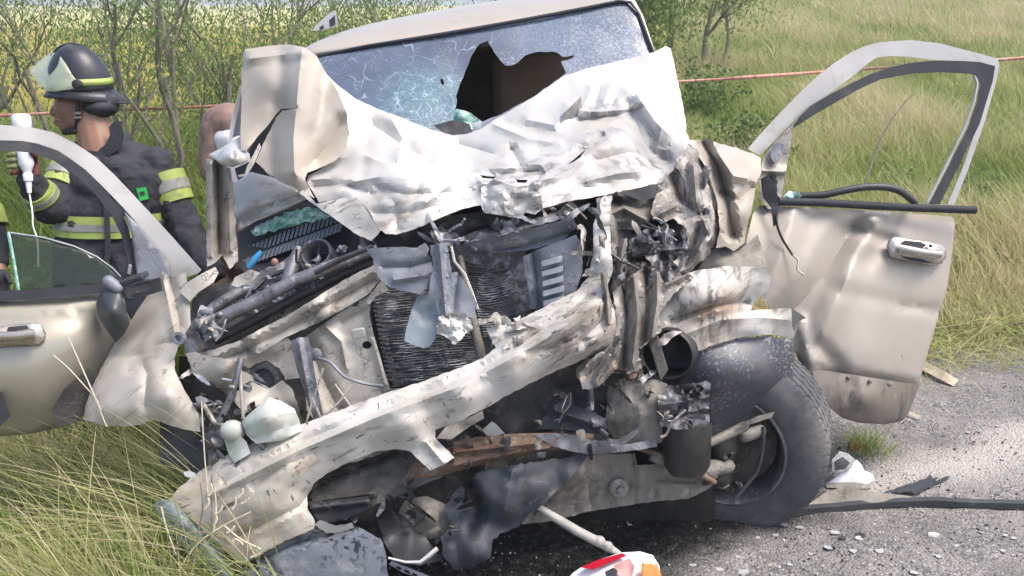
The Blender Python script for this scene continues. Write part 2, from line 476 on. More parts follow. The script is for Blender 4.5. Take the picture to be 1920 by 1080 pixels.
def sheet(name, outline, m, parent, res=13, ctrl=(), creases=(), crumple=0.0, cs=9.0, fine=0.0, solid=0.0025,
          holes=(), jag=0.0, angle=38, d=None, offset=-1):
    """A pressed or torn panel. Outline corners (x, y, depth); ctrl are further surveyed depths; creases (polyline, half width, depth change)."""
    SEED[0] += 1
    rs = np.random.default_rng(SEED[0] + 100)
    outline = [(*p, d) if len(p) == 2 else p for p in outline]
    cx = [p for p in outline] + list(ctrl)
    f = tps(cx)
    ring = densify(outline, res, jag, rs)
    rings = [ring] + [densify(h, res * 0.7, jag, rs) for h in holes]
    pts, edges = [], []
    for rg in rings:
        s = len(pts)
        pts += rg
        edges += [(s + i, s + (i + 1) % len(rg)) for i in range(len(rg))]
    arr = np.array(ring)
    lo, hi = arr.min(0), arr.max(0)
    gx = np.arange(lo[0], hi[0], res)
    gy = np.arange(lo[1], hi[1], res * 0.87)
    g = np.array([(x + (res / 2 if j % 2 else 0), y) for j, y in enumerate(gy) for x in gx]) if len(gx) and len(gy) else np.zeros((0, 2))
    for _ in range(1):
        if len(g):
            g = g + rs.uniform(-res * 0.22, res * 0.22, g.shape)
            g = g[inside(g, ring)]
    cpts = []
    for cr in creases:
        cpts += densify(cr[0], res * 0.8, 0, rs, closed=False) + [tuple(cr[0][-1][:2])]
    if cpts:
        cpts = np.array(cpts)
        kk = inside(cpts, ring)
        for rg in rings:
            kk &= segdist(cpts, rg + [rg[0]]) > res * 0.4
        for h in rings[1:]:
            kk &= ~inside(cpts, h)
        cpts = cpts[kk]
        sel = []
        for c_ in cpts:
            if all((c_[0] - b_[0]) ** 2 + (c_[1] - b_[1]) ** 2 > (res * .45) ** 2 for b_ in sel):
                sel.append(c_)
        cpts = np.array(sel) if sel else np.zeros((0, 2))
        if len(g) and len(cpts):
            far = np.min(np.linalg.norm(g[:, None] - cpts[None], axis=2), axis=1) > res * 0.5
            g = g[far]
        if len(cpts):
            pts = pts + [tuple(p) for p in cpts]
    if len(g):
        keep = np.ones(len(g), bool)
        for rg in rings:
            keep &= segdist(g, rg + [rg[0]]) > res * 0.4
        for h in rings[1:]:
            keep &= ~inside(g, h)
        g = g[keep]
        pts = pts + [tuple(p) for p in g]
    v2, e2, f2, *_ = delaunay_2d_cdt([Vector(p) for p in pts], edges, [], 0, 1e-4)
    q = np.array([tuple(v) for v in v2])
    tri = np.array([t for t in f2 if len(t) == 3])
    cen = q[tri].mean(1)
    ok = inside(cen, ring)
    for h in rings[1:]:
        ok &= ~inside(cen, h)
    tri = tri[ok]
    dep = f(q)
    dlo, dhi = min(p[2] for p in cx), max(p[2] for p in cx)
    dep = np.clip(dep, dlo - 0.06, dhi + 0.06)
    for cr in creases:
        dd = segdist(q, cr[0])
        dep = dep + cr[2] * np.clip(1 - dd / max(cr[1], res * 1.25), 0, 1) ** (cr[3] if len(cr) > 3 else 1.0)
    V = []
    off = Vector((SEED[0] * 3.7, SEED[0] * 1.3, 0))
    for (x, y), dd in zip(q, dep):
        if crumple or fine:
            w3 = P(x, y, dd)
            if crumple:
                vd = noise.voronoi((w3 + off) * cs)[0]
                a = (vd[0] - 0.35) * 1.1 + noise.noise((w3 + off) * cs * 0.6) * 0.55
                dd += crumple * a
            if fine:
                dd += fine * noise.noise((w3 + off) * cs * 4.2)
        V.append(P(x, y, dd))
    F = []
    for t in tri:
        a, b, c = q[t[0]], q[t[1]], q[t[2]]
        cr = (b[0] - a[0]) * (c[1] - a[1]) - (b[1] - a[1]) * (c[0] - a[0])
        F.append(tuple(int(k) for k in (t if cr < 0 else t[::-1])))
    used = sorted({i for t in F for i in t})
    mp = {k: i for i, k in enumerate(used)}
    V = [V[k] for k in used]
    F = [tuple(mp[k] for k in t) for t in F]
    if solid:                                    # real thickness: a back face and a rim
        n = len(V)
        mid = sum(V, Vector()) / n
        back = (mid - Vector((0, 0, CAMH))).normalized()
        ec = {}
        for t in F:
            for a, b in ((t[0], t[1]), (t[1], t[2]), (t[2], t[0])):
                ec[(a, b)] = ec.get((a, b), 0) + 1
        rim = [(a, b) for (a, b) in ec if (b, a) not in ec]
        V = V + [v + back * solid for v in V]
        F = F + [(t[2] + n, t[1] + n, t[0] + n) for t in F] + [(b, a, a + n, b + n) for a, b in rim]
    return link(name, V, F, m, parent, angle)


class MB:
    def __init__(s):
        s.v, s.f, s.mi = [], [], []

    def add(s, v, f, mi=0):
        n = len(s.v)
        s.v += [Vector(p) for p in v]
        s.f += [tuple(i + n for i in t) for t in f]
        s.mi += [mi] * len(f)

    def tube(s, pts, r, k=8, cap=True, flat=1.0, mi=0):
        pts = [Vector(p) for p in pts]
        rr = r if hasattr(r, '__len__') else [r] * len(pts)
        n = len(s.v)
        up = Vector((0, 0, 1))
        last = None
        for i, p in enumerate(pts):
            t = (pts[min(i + 1, len(pts) - 1)] - pts[max(i - 1, 0)]).normalized()
            a = last if last is not None else (up if abs(t.dot(up)) < 0.9 else Vector((1, 0, 0)))
            a = (a - t * a.dot(t))
            if a.length < 1e-6:
                a = t.orthogonal()
            a.normalize()
            b = t.cross(a)
            last = a
            for j in range(k):
                th = 2 * math.pi * j / k
                s.v.append(p + a * math.cos(th) * rr[i] + b * math.sin(th) * rr[i] * flat)
        for i in range(len(pts) - 1):
            for j in range(k):
                s.f.append((n + i * k + j, n + i * k + (j + 1) % k, n + (i + 1) * k + (j + 1) % k, n + (i + 1) * k + j))
                s.mi.append(mi)
        if cap:
            s.f.append(tuple(n + j for j in range(k))[::-1])
            s.f.append(tuple(n + (len(pts) - 1) * k + j for j in range(k)))
            s.mi += [mi, mi]
        return s

    def box(s, c, ax, ay, az, mi=0):
        c, ax, ay, az = map(Vector, (c, ax, ay, az))
        v = [c + ax * i + ay * j + az * k for i in (-1, 1) for j in (-1, 1) for k in (-1, 1)]
        s.add(v, [(0, 1, 3, 2), (4, 6, 7, 5), (0, 4, 5, 1), (2, 3, 7, 6), (0, 2, 6, 4), (1, 5, 7, 3)], mi)
        return s

    def ball(s, c, rx, ry=None, rz=None, k=14, mi=0, axes=None):
        ry, rz = ry or rx, rz or rx
        c = Vector(c)
        X, Y, Z = axes or (Vector((1, 0, 0)), Vector((0, 1, 0)), Vector((0, 0, 1)))
        rows = k // 2 + 1
        n = len(s.v)
        for i in range(rows + 1):
            ph = math.pi * i / rows
            for j in range(k):
                th = 2 * math.pi * j / k
                s.v.append(c + X * rx * math.sin(ph) * math.cos(th) + Y * ry * math.sin(ph) * math.sin(th) + Z * rz * math.cos(ph))
        for i in range(rows):
            for j in range(k):
                s.f.append((n + i * k + j, n + (i + 1) * k + j, n + (i + 1) * k + (j + 1) % k, n + i * k + (j + 1) % k))
                s.mi.append(mi)
        return s

    def capsule(s, a, b, ra, rb, k=12):
        a, b = Vector(a), Vector(b)
        s.tube([a, a.lerp(b, 0.33), a.lerp(b, 0.67), b], [ra, ra + (rb - ra) * .33, ra + (rb - ra) * .67, rb], k)
        s.ball(a, ra, k=k)
        s.ball(b, rb, k=k)
        return s

    def lathe(s, c, axis, prof, k=48, mi=0, ref=None):
        """prof: (radius, along axis)"""
        axis = Vector(axis).normalized()
        a = (Vector(ref) if ref else axis.orthogonal()).normalized()
        a = (a - axis * a.dot(axis)).normalized()
        b = axis.cross(a)
        c = Vector(c)
        n = len(s.v)
        for r_, h in prof:
            for j in range(k):
                th = 2 * math.pi * j / k
                s.v.append(c + axis * h + (a * math.cos(th) + b * math.sin(th)) * r_)
        for i in range(len(prof) - 1):
            for j in range(k):
                s.f.append((n + i * k + j, n + i * k + (j + 1) % k, n + (i + 1) * k + (j + 1) % k, n + (i + 1) * k + j))
                s.mi.append(mi)
        return s

    def build(s, name, m, parent=None, smooth=40, loc=None, remesh=0.0, wrinkle=0.0, wsize=0.08, bevel=0.0):
        o = link(name, s.v, s.f, m, parent, smooth, loc=loc)
        if len(o.data.materials) > 1 and len(o.data.polygons) == len(s.mi):
            o.data.polygons.foreach_set('material_index', s.mi)
        bm = bmesh.new()
        bm.from_mesh(o.data)
        bmesh.ops.recalc_face_normals(bm, faces=bm.faces)
        bm.to_mesh(o.data)
        bm.free()
        if bevel:
            md = o.modifiers.new('bevel', 'BEVEL')
            md.width = bevel
            md.segments = 2
        if remesh:
            md = o.modifiers.new('skin', 'REMESH')
            md.mode = 'VOXEL'
            md.voxel_size = remesh
            md.use_smooth_shade = True
            sm = o.modifiers.new('smooth', 'SMOOTH')
            sm.iterations = 5
            if wrinkle:
                tx = bpy.data.textures.new(name + '_folds', 'CLOUDS')
                tx.noise_scale = wsize
                tx.noise_depth = 2
                ds = o.modifiers.new('folds', 'DISPLACE')
                ds.texture = tx
                ds.strength = wrinkle
                ds.mid_level = 0.5
        return o


def pt(*a):                                    # list of (x, y, d) -> points
    return [P(*q) for q in a]


def px2m(px, d):
    return px * d / FPX


def tubep(name, pts, rpx, m, parent, k=8, flat=1.0, smooth=60):
    d = sum(p[2] for p in pts) / len(pts)
    rr = [px2m(r, d) for r in rpx] if hasattr(rpx, '__len__') else px2m(rpx, d)
    return MB().tube(pt(*pts), rr, k, flat=flat).build(name, m, parent, smooth)


def curve_pts(pts, n=24):                      # smooth (Catmull-Rom) through points of any dimension
    a = np.array(pts, float)
    a = np.vstack([2 * a[0] - a[1], a, 2 * a[-1] - a[-2]])
    out = []
    segs = len(a) - 3
    for i in range(segs):
        for t in np.linspace(0, 1, max(2, n // segs), endpoint=False):
            p0, p1, p2, p3 = a[i:i + 4]
            out.append(0.5 * ((2 * p1) + (-p0 + p2) * t + (2 * p0 - 5 * p1 + 4 * p2 - p3) * t * t + (-p0 + 3 * p1 - 3 * p2 + p3) * t ** 3))
    out.append(a[-2])
    return [tuple(p) for p in out]


# ------------------------------------------------------------------ GROUND
def sstep(a, b, x):
    t = np.clip((np.asarray(x, float) - a) / (b - a), 0, 1)
    return t * t * (3 - 2 * t)


def H(x, y):
    x, y = np.asarray(x, float), np.asarray(y, float)
    h = -0.22 * sstep(-0.75, -1.7, x) * (1 - sstep(5.5, 8, y))
    h = h + sstep(5.2, 16, y) * sstep(0.0, 2.0, x) * 0.55 + np.clip(y - 14, 0, 60) * 0.085 * sstep(0.0, 2.5, x - 0.02 * y)
    h = h + np.clip(y - 80, 0, 380) * 0.0085 * (1 - sstep(0.0, 2.5, x - 0.02 * y))
    return h


def axis_vals(lo, hi, fine_lo, fine_hi, step):
    v = list(np.arange(fine_lo, fine_hi + 1e-6, step))
    s, x = step, fine_hi
    while x < hi:
        s *= 1.22
        x += s
        v.append(min(x, hi))
    s, x = step, fine_lo
    left = []
    while x > lo:
        s *= 1.22
        x -= s
        left.append(max(x, lo))
    return np.array(left[::-1] + v)


gxs = axis_vals(-650, 650, -2.6, 3.2, 0.032)
gys = axis_vals(-40, 700, 2.2, 6.2, 0.032)
X, Y = np.meshgrid(gxs, gys)
Z = H(X, Y)
q = pix(np.stack([X.ravel(), Y.ravel(), np.zeros(X.size)], 1))


def fbm(x, y, s, seed):
    return np.array([noise.fractal(Vector((a * s, b * s, seed)), 1.0, 2.0, 4) for a, b in zip(x, y)])


near = (X.ravel() > -3) & (X.ravel() < 3.6) & (Y.ravel() > 1.5) & (Y.ravel() < 6.6)
fx = np.zeros(X.size)
fx[near] = fbm(X.ravel()[near], Y.ravel()[near], 2.2, 3.0)
fy = np.zeros(X.size)
fy[near] = fbm(X.ravel()[near], Y.ravel()[near], 11.0, 8.0)
Zr = Z.ravel() + 0.012 * fx + 0.006 * fy
xw, yw = X.ravel(), Y.ravel()
# areas that exist on the ground itself: gravel shoulder, oil, pale dust, far yellow field
edge_far = 4.55 + 0.16 * np.clip(xw - 1.2, 0, 6) + 0.25 * fx
gravel = sstep(-0.95, -0.6, xw + 0.18 * fx) * (1 - sstep(edge_far - 0.18, edge_far + 0.22, yw))
road = np.where(xw > 9, 0.4, 0)
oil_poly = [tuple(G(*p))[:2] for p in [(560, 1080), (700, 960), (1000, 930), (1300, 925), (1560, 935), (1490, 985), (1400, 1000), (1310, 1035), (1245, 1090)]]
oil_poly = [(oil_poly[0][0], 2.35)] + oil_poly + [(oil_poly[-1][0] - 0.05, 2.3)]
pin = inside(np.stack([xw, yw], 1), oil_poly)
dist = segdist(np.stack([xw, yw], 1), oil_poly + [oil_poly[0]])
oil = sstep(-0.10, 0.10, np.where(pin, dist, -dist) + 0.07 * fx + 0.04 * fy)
dc = [tuple(G(*p))[:2] for p in [(1560, 905), (1700, 870), (1860, 800), (2000, 770), (2000, 860), (1750, 910), (1620, 935)]]
pin = inside(np.stack([xw, yw], 1), dc)
dist = segdist(np.stack([xw, yw], 1), dc + [dc[0]])
dustm = sstep(-0.12, 0.12, np.where(pin, dist, -dist) + 0.06 * fx)
yellow = sstep(13, 19, yw) * (1 - sstep(-0.5, 3.5, xw - 0.03 * yw))
ny, nx = X.shape
idx = np.arange(ny * nx).reshape(ny, nx)
faces = np.stack([idx[:-1, :-1], idx[:-1, 1:], idx[1:, 1:], idx[1:, :-1]], -1).reshape(-1, 4)
me = bpy.data.meshes.new('ground')
me.from_pydata(np.stack([xw, yw, Zr], 1).tolist(), [], faces.tolist())
me.polygons.foreach_set('use_smooth', [True] * len(me.polygons))
ca = me.color_attributes.new('areas', 'FLOAT_COLOR', 'POINT')
ca.data.foreach_set('color', np.stack([gravel, oil, dustm, yellow], 1).astype(np.float32).ravel())
ground = bpy.data.objects.new('ground', me)
COL.objects.link(ground)
tag(ground, kind='structure', label='gravel road shoulder running into a grassy field')
m, t, p = new_mat('ground_soil')
N = NT(t)
at = N.n('ShaderNodeAttribute', attribute_name='areas')
sepc = N.n('ShaderNodeSeparateColor')
N.link(at.outputs['Color'], sepc.inputs[0])
# gravelly asphalt: stones of several greys
vo = N.n('ShaderNodeTexVoronoi')
vo.inputs['Scale'].default_value = 95
N.link(N.obj, vo.inputs['Vector'])
sv = N.n('ShaderNodeSeparateColor')
N.link(vo.outputs['Color'], sv.inputs[0])
stone = N.ramp(sv.outputs[0], [(0.0, (0.085, 0.086, 0.09)), (0.45, (0.195, 0.184, 0.174)), (0.8, (0.265, 0.248, 0.234)), (1.0, (0.40, 0.38, 0.36))])
stone = N.mix(N.ramp(N.noise(5, 5), [(0.4, 0), (0.65, 1)]), stone, (0.245, 0.228, 0.212))
stone = N.mix(N.ramp(N.noise(2.1, 5), [(0.45, 0), (0.68, 0.9)]), stone, (0.13, 0.122, 0.115))
stone = N.mix(N.math('MULTIPLY', N.ramp(N.noise(34, 3), [(0.60, 0), (0.66, 1)]), 0.8), stone, (0.10, 0.098, 0.1))
dustc = N.mix(N.ramp(N.noise(60, 4), [(0.4, 0), (0.7, 1)]), (0.46, 0.415, 0.375), (0.36, 0.325, 0.295))
stone = N.mix(N.math('MULTIPLY', sepc.outputs[2], 0.85), stone, dustc)
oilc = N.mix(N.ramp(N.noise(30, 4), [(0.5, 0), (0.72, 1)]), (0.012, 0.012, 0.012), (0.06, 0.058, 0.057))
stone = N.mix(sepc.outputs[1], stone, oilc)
soil = N.mix(N.ramp(N.noise(3, 5), [(0.35, 0), (0.65, 1)]), (0.10, 0.105, 0.045), (0.17, 0.15, 0.085))
soil = N.mix(at.outputs['Alpha'], soil, N.mix(N.ramp(N.noise(0.35, 5), [(0.3, 0), (0.7, 1)]), (0.48, 0.42, 0.15), (0.34, 0.33, 0.12)))
c = N.mix(sepc.outputs[0], soil, stone)
N.link(c, p.inputs['Base Color'])
N.link(N.ramp(sepc.outputs[1], [(0, 0.92), (1, 0.7)]), p.inputs['Roughness'])
hgt = N.math('ADD', N.math('MULTIPLY', vo.outputs['Distance'], -0.7), N.noise(40, 5))
N.link(N.bump(hgt, 0.9, 0.014), p.inputs['Normal'])
p.inputs['Specular IOR Level'].default_value = 0.2
me.materials.append(m)

# far hills that close the horizon on the left
hv, hf = [], []
K = 90
for i in range(K + 1):
    a = -1.1 + 2.2 * i / K
    r0 = 480
    top = 4.5 + 1.8 * noise.noise(Vector((a * 3, 1.7, 0))) + 0.7 * noise.noise(Vector((a * 11, 4, 0)))
    for rr, zz in ((r0 - 80, -1), (r0, top * .7), (r0 + 60, top), (r0 + 140, -1)):
        hv.append((rr * math.sin(a), rr * math.cos(a), zz))
for i in range(K):
    for j in range(3):
        hf.append((i * 4 + j, (i + 1) * 4 + j, (i + 1) * 4 + j + 1, i * 4 + j + 1))
M['hill'] = mat('hill_scrub', (0.20, 0.24, 0.22), (0.16, 0.20, 0.18), 0.02, 0.95, 0, 0)
tag(link('hills', hv, hf, 'hill', smooth=180), kind='structure', label='low blue-green hills on the horizon')


# ------------------------------------------------------------------ GRASS (real blades)
def leaf_material(name, stops, trans=0.42):
    m = bpy.data.materials.new(name)
    m.use_nodes = True
    t = m.node_tree
    t.nodes.remove(t.nodes['Principled BSDF'])
    N = NT(t)
    a = N.n('ShaderNodeAttribute', attribute_name='tone')
    c = N.ramp(a.outputs['Fac'], stops)
    d = N.n('ShaderNodeBsdfDiffuse')
    tr = N.n('ShaderNodeBsdfTranslucent')
    mx = N.n('ShaderNodeMixShader')
    mx.inputs[0].default_value = trans
    N.link(c, d.inputs[0]); N.link(c, tr.inputs[0])
    N.link(d.outputs[0], mx.inputs[1]); N.link(tr.outputs[0], mx.inputs[2])
    N.link(mx.outputs[0], t.nodes['Material Output'].inputs[0])
    return m


M['grass'] = leaf_material('grass_blade', [(0.0, (0.06, 0.11, 0.022)), (0.3, (0.14, 0.22, 0.045)), (0.6, (0.275, 0.335, 0.10)), (0.85, (0.44, 0.44, 0.20)), (1.0, (0.57, 0.50, 0.31))])
M['leaves'] = leaf_material('shrub_leaf', [(0.0, (0.07, 0.12, 0.035)), (0.5, (0.165, 0.24, 0.08)), (1.0, (0.30, 0.37, 0.15))])
M['yellow'] = leaf_material('yellow_flower_stalk', [(0.0, (0.28, 0.30, 0.10)), (0.5, (0.52, 0.46, 0.15)), (1.0, (0.68, 0.56, 0.20))])


def blades(name, base, h, w, lean, bend, tone, m, segs=3, label=None, kind='stuff', tip_tone=0.0):
    """base (n,3) root points, h heights, w widths, lean (n,2) tip shift per unit height, bend sag share, tone 0..1 per blade"""
    n = len(base)
    ang = rng.uniform(0, 2 * np.pi, n)
    side = np.stack([np.cos(ang), np.sin(ang), np.zeros(n)], 1) * (w * 0.5)[:, None]
    V = np.zeros((n, 2 * segs + 1, 3))
    T = np.zeros((n, 2 * segs + 1))
    for s in range(segs + 1):
        tt = s / segs
        c = base.copy()
        c[:, 0] += lean[:, 0] * h * tt ** 1.7
        c[:, 1] += lean[:, 1] * h * tt ** 1.7
        c[:, 2] += h * (tt - bend * tt ** 2.6)
        if s < segs:
            wd = 1 - 0.75 * tt ** 1.5
            V[:, 2 * s] = c - side * wd
            V[:, 2 * s + 1] = c + side * wd
            T[:, 2 * s] = T[:, 2 * s + 1] = tone + tip_tone * tt
        else:
            V[:, 2 * s] = c
            T[:, 2 * s] = tone + tip_tone
    o0 = np.arange(n)[:, None] * (2 * segs + 1)
    F4 = np.concatenate([np.stack([o0[:, 0] + 2 * s, o0[:, 0] + 2 * s + 1, o0[:, 0] + 2 * s + 3, o0[:, 0] + 2 * s + 2], 1) for s in range(segs - 1)]) if segs > 1 else np.zeros((0, 4), int)
    F3 = np.stack([o0[:, 0] + 2 * segs - 2, o0[:, 0] + 2 * segs - 1, o0[:, 0] + 2 * segs], 1)
    return raw_mesh(name, V.reshape(-1, 3), F4, F3, T.ravel(), m, label, kind)


def raw_mesh(name, V, F4, F3, T, m, label=None, kind=None):
    me = bpy.data.meshes.new(name)
    me.vertices.add(len(V))
    me.vertices.foreach_set('co', V.astype(np.float32).ravel())
    loops = np.concatenate([F4.ravel(), F3.ravel()]).astype(np.int32)
    me.loops.add(len(loops))
    me.loops.foreach_set('vertex_index', loops)
    me.polygons.add(len(F4) + len(F3))
    st = np.concatenate([np.arange(len(F4)) * 4, len(F4) * 4 + np.arange(len(F3)) * 3]).astype(np.int32)
    me.polygons.foreach_set('loop_start', st)
    me.update(calc_edges=True)
    a = me.attributes.new('tone', 'FLOAT', 'POINT')
    a.data.foreach_set('value', np.clip(T, 0, 1).astype(np.float32))
    me.materials.append(M[m])
    o = bpy.data.objects.new(name, me)
    COL.objects.link(o)
    return tag(o, label, kind=kind)


def patch(x, y, s, seed):
    return np.array([noise.noise(Vector((a * s, b * s, seed))) for a, b in zip(x, y)])


def scatter_px(n, x0, x1, d0, d1, power=1.0):
    """root positions spread over the ground between two distances, as wide as the view there"""
    u = rng.random(n)
    d = d0 * (d1 / d0) ** (u ** power)
    x = rng.uniform(x0, x1, n)
    return (x - 960) / FPX * d * 1.02, d


# right-hand field: tall seeding grass
n = 190000
bx, by = scatter_px(n, 1080, 2250, 5.0, 42, 0.9)
keep = ~((bx < 1.25) & (by < 6.9)) & (by > 4.75 + 0.14 * np.clip(bx - 1.2, 0, 5) + 0.25 * rng.standard_normal(n) * 0.5)
bx, by = bx[keep], by[keep]
n = len(bx)
pn = patch(bx, by, 0.55, 2.0)
pn2 = patch(bx, by, 1.9, 5.0)
hh = (0.52 + 0.22 * pn + 0.12 * pn2) * rng.uniform(0.6, 1.25, n) * (0.45 + 0.55 * sstep(4.6, 6.2, by - 0.1 * bx))
tone = 0.62 + 0.42 * pn + 0.25 * pn2 + rng.normal(0, 0.13, n) + 0.30 * (1 - sstep(5.0, 7.2, by)) + 0.12 * sstep(12, 25, by)
ln = np.stack([-0.22 + 0.30 * rng.standard_normal(n) + 0.3 * pn2, 0.28 * rng.standard_normal(n)], 1)
blades('tall_grass', np.stack([bx, by, H(bx, by) - 0.02], 1), np.clip(hh, 0.08, None), (0.0055 + 0.0010 * by) * rng.uniform(0.7, 1.3, n), ln,
       rng.uniform(0.05, 0.45, n), tone, 'grass', 3, 'tall seeding green grass covering the field', tip_tone=0.16)

# grass and weeds between the wreck and the bushes on the left
n = 90000
bx, by = scatter_px(n, -250, 1150, 3.9, 11.5, 0.9)
keep = ~((bx > -0.85) & (by < 6.9)) & ~((bx > -1.2) & (by < 4.1))
bx, by = bx[keep], by[keep]
n = len(bx)
pn = patch(bx, by, 0.8, 12.0)
pn2 = patch(bx, by, 2.3, 15.0)
hh = (0.50 + 0.30 * pn + 0.15 * pn2 + 0.32 * sstep(5.5, 8.0, by)) * rng.uniform(0.6, 1.25, n)
tone = 0.42 + 0.32 * pn + 0.22 * pn2 + rng.normal(0, 0.12, n)
ln = np.stack([0.40 * rng.standard_normal(n), 0.35 * rng.standard_normal(n)], 1)
blades('roadside_grass', np.stack([bx, by, H(bx, by) - 0.02], 1), np.clip(hh, 0.1, None), (0.006 + 0.0011 * by) * rng.uniform(0.7, 1.4, n), ln,
       rng.uniform(0.05, 0.6, n), tone, 'grass', 3, 'tangled green grass and weeds in front of the bushes', tip_tone=0.14)

# tall thin weeds standing under the bushes
n = 26000
bx, by = scatter_px(n, -250, 1000, 6.2, 9.6, 0.9)
keep = ~((bx > -0.9) & (by < 6.9))
bx, by = bx[keep], by[keep]
n = len(bx)
pn = patch(bx, by, 0.9, 41.0)
blades('tall_weeds', np.stack([bx, by, H(bx, by) - 0.02], 1), (0.75 + 0.45 * pn) * rng.uniform(0.5, 1.2, n), rng.uniform(0.006, 0.013, n), 0.28 * rng.standard_normal((n, 2)),
       rng.uniform(0.0, 0.4, n), 0.40 + 0.35 * pn + rng.normal(0, 0.15, n), 'grass', 3, 'tall thin green weeds under the bushes', tip_tone=0.1)

# yellow field beyond
n = 60000
bx, by = scatter_px(n, -250, 1250, 12.5, 75, 0.85)
n = len(bx)
pn = patch(bx, by, 0.2, 22.0)
blades('yellow_meadow', np.stack([bx, by, H(bx, by) - 0.02], 1), rng.uniform(0.3, 0.75, n) * (1 + 0.5 * pn), 0.0016 * by * rng.uniform(0.7, 1.3, n),
       0.3 * rng.standard_normal((n, 2)), rng.uniform(0, 0.3, n), 0.55 + 0.4 * pn + rng.normal(0, 0.16, n), 'yellow', 2,
       'sunlit yellow meadow behind the bushes')

# long foreground tussock on the left
n = 15000
bx = rng.uniform(-2.5, -0.68, n)
by = rng.uniform(2.15, 3.75, n)
pp = pix(np.stack([bx, by, H(bx, by)], 1))
keep = (bx < -0.76 - 0.25 * (by - 2.6) + 0.06 * rng.standard_normal(n)) & ~((by > 3.1) & (bx > -1.2)) & (pp[:, 1] > 790)
cl = patch(bx, by, 3.0, 31.0)
keep &= rng.random(n) < 0.45 + 0.9 * cl + 0.25
bx, by, cl = bx[keep], by[keep], cl[keep]
n = len(bx)
hh = rng.uniform(0.2, 0.58, n) * (1 + 0.5 * cl) * (1 + 0.35 * (rng.random(n) > 0.9))
cd = np.array([noise.noise(Vector((a * 4.5, b * 4.5, 77.0))) for a, b in zip(bx, by)])
ce = np.array([noise.noise(Vector((a * 4.5, b * 4.5, 99.0))) for a, b in zip(bx, by)])
ln = np.stack([-0.45 + 0.8 * cd + 0.45 * rng.standard_normal(n), -0.1 + 0.7 * ce + 0.4 * rng.standard_normal(n)], 1)
tone = 0.62 + 0.30 * cl + rng.normal(0, 0.27, n)
blades('tussock_grass', np.stack([bx, by, H(bx, by) - 0.01], 1), hh, rng.uniform(0.003, 0.0075, n), ln, rng.uniform(0.0, 1.0, n) ** 2.2 * 0.85, tone, 'grass', 6,
       'long pale leaning grass at the foot of the crumpled bumper', tip_tone=0.2)
# tall stems of the same tussock that stand right in front of the bumper corner and the fender
n = 1500
rx = rng.uniform(60, 440, n)
rd = rng.uniform(2.62, 2.86, n)
bx = (rx - 960) / FPX * rd
by = np.array([float(rd_ * cp - (CAMH - 0.0) * 0) for rd_ in rd]) * 0 + (rd - CAMH * sp) / cp
fall = np.clip((470 - rx) / 260, 0.35, 1)
blades('tussock_stems', np.stack([bx, by, H(bx, by) - 0.01], 1), rng.uniform(0.28, 0.68, n) * fall, rng.uniform(0.0028, 0.006, n),
       np.stack([-0.28 + 0.32 * rng.standard_normal(n), 0.02 + 0.2 * rng.standard_normal(n)], 1), rng.uniform(0, 1, n) ** 2.5 * 0.6, 0.62 + rng.normal(0, 0.24, n), 'grass', 6,
       'tall pale grass stems standing in front of the bumper corner', tip_tone=0.22)
# fine green undergrowth below the tussock
n = 16000
bx = rng.uniform(-2.6, -0.75, n)
by = rng.uniform(2.15, 3.9, n)
keep = bx < -0.80 - 0.25 * (by - 2.6) + 0.05 * rng.standard_normal(n)
bx, by = bx[keep], by[keep]
n = len(bx)
blades('undergrowth', np.stack([bx, by, H(bx, by) - 0.01], 1), rng.uniform(0.05, 0.2, n), rng.uniform(0.003, 0.006, n), 0.6 * rng.standard_normal((n, 2)), rng.uniform(0.0, 0.6, n), 0.22 + rng.normal(0, .16, n), 'grass', 3, 'short green undergrowth beneath the long grass')
# short verge grass and straw at the field edge, right
n = 8000
bx, by = rng.uniform(1.35, 4.4, n), rng.uniform(3.95, 5.6, n)
keep = (by > 4.2 + 0.16 * (bx - 1.2) + 0.38 * np.abs(rng.standard_normal(n)) * (rng.random(n) < .93) - .1 * fx[0])
bx, by = bx[keep], by[keep]
n = len(bx)
blades('straw', np.stack([bx, by, H(bx, by)], 1), rng.uniform(0.06, 0.3, n), rng.uniform(0.004, 0.009, n), 1.3 * rng.standard_normal((n, 2)),
       rng.uniform(0.3, 0.95, n), rng.uniform(0.55, 1.0, n), 'grass', 4, 'dry straw lying along the edge of the gravel')


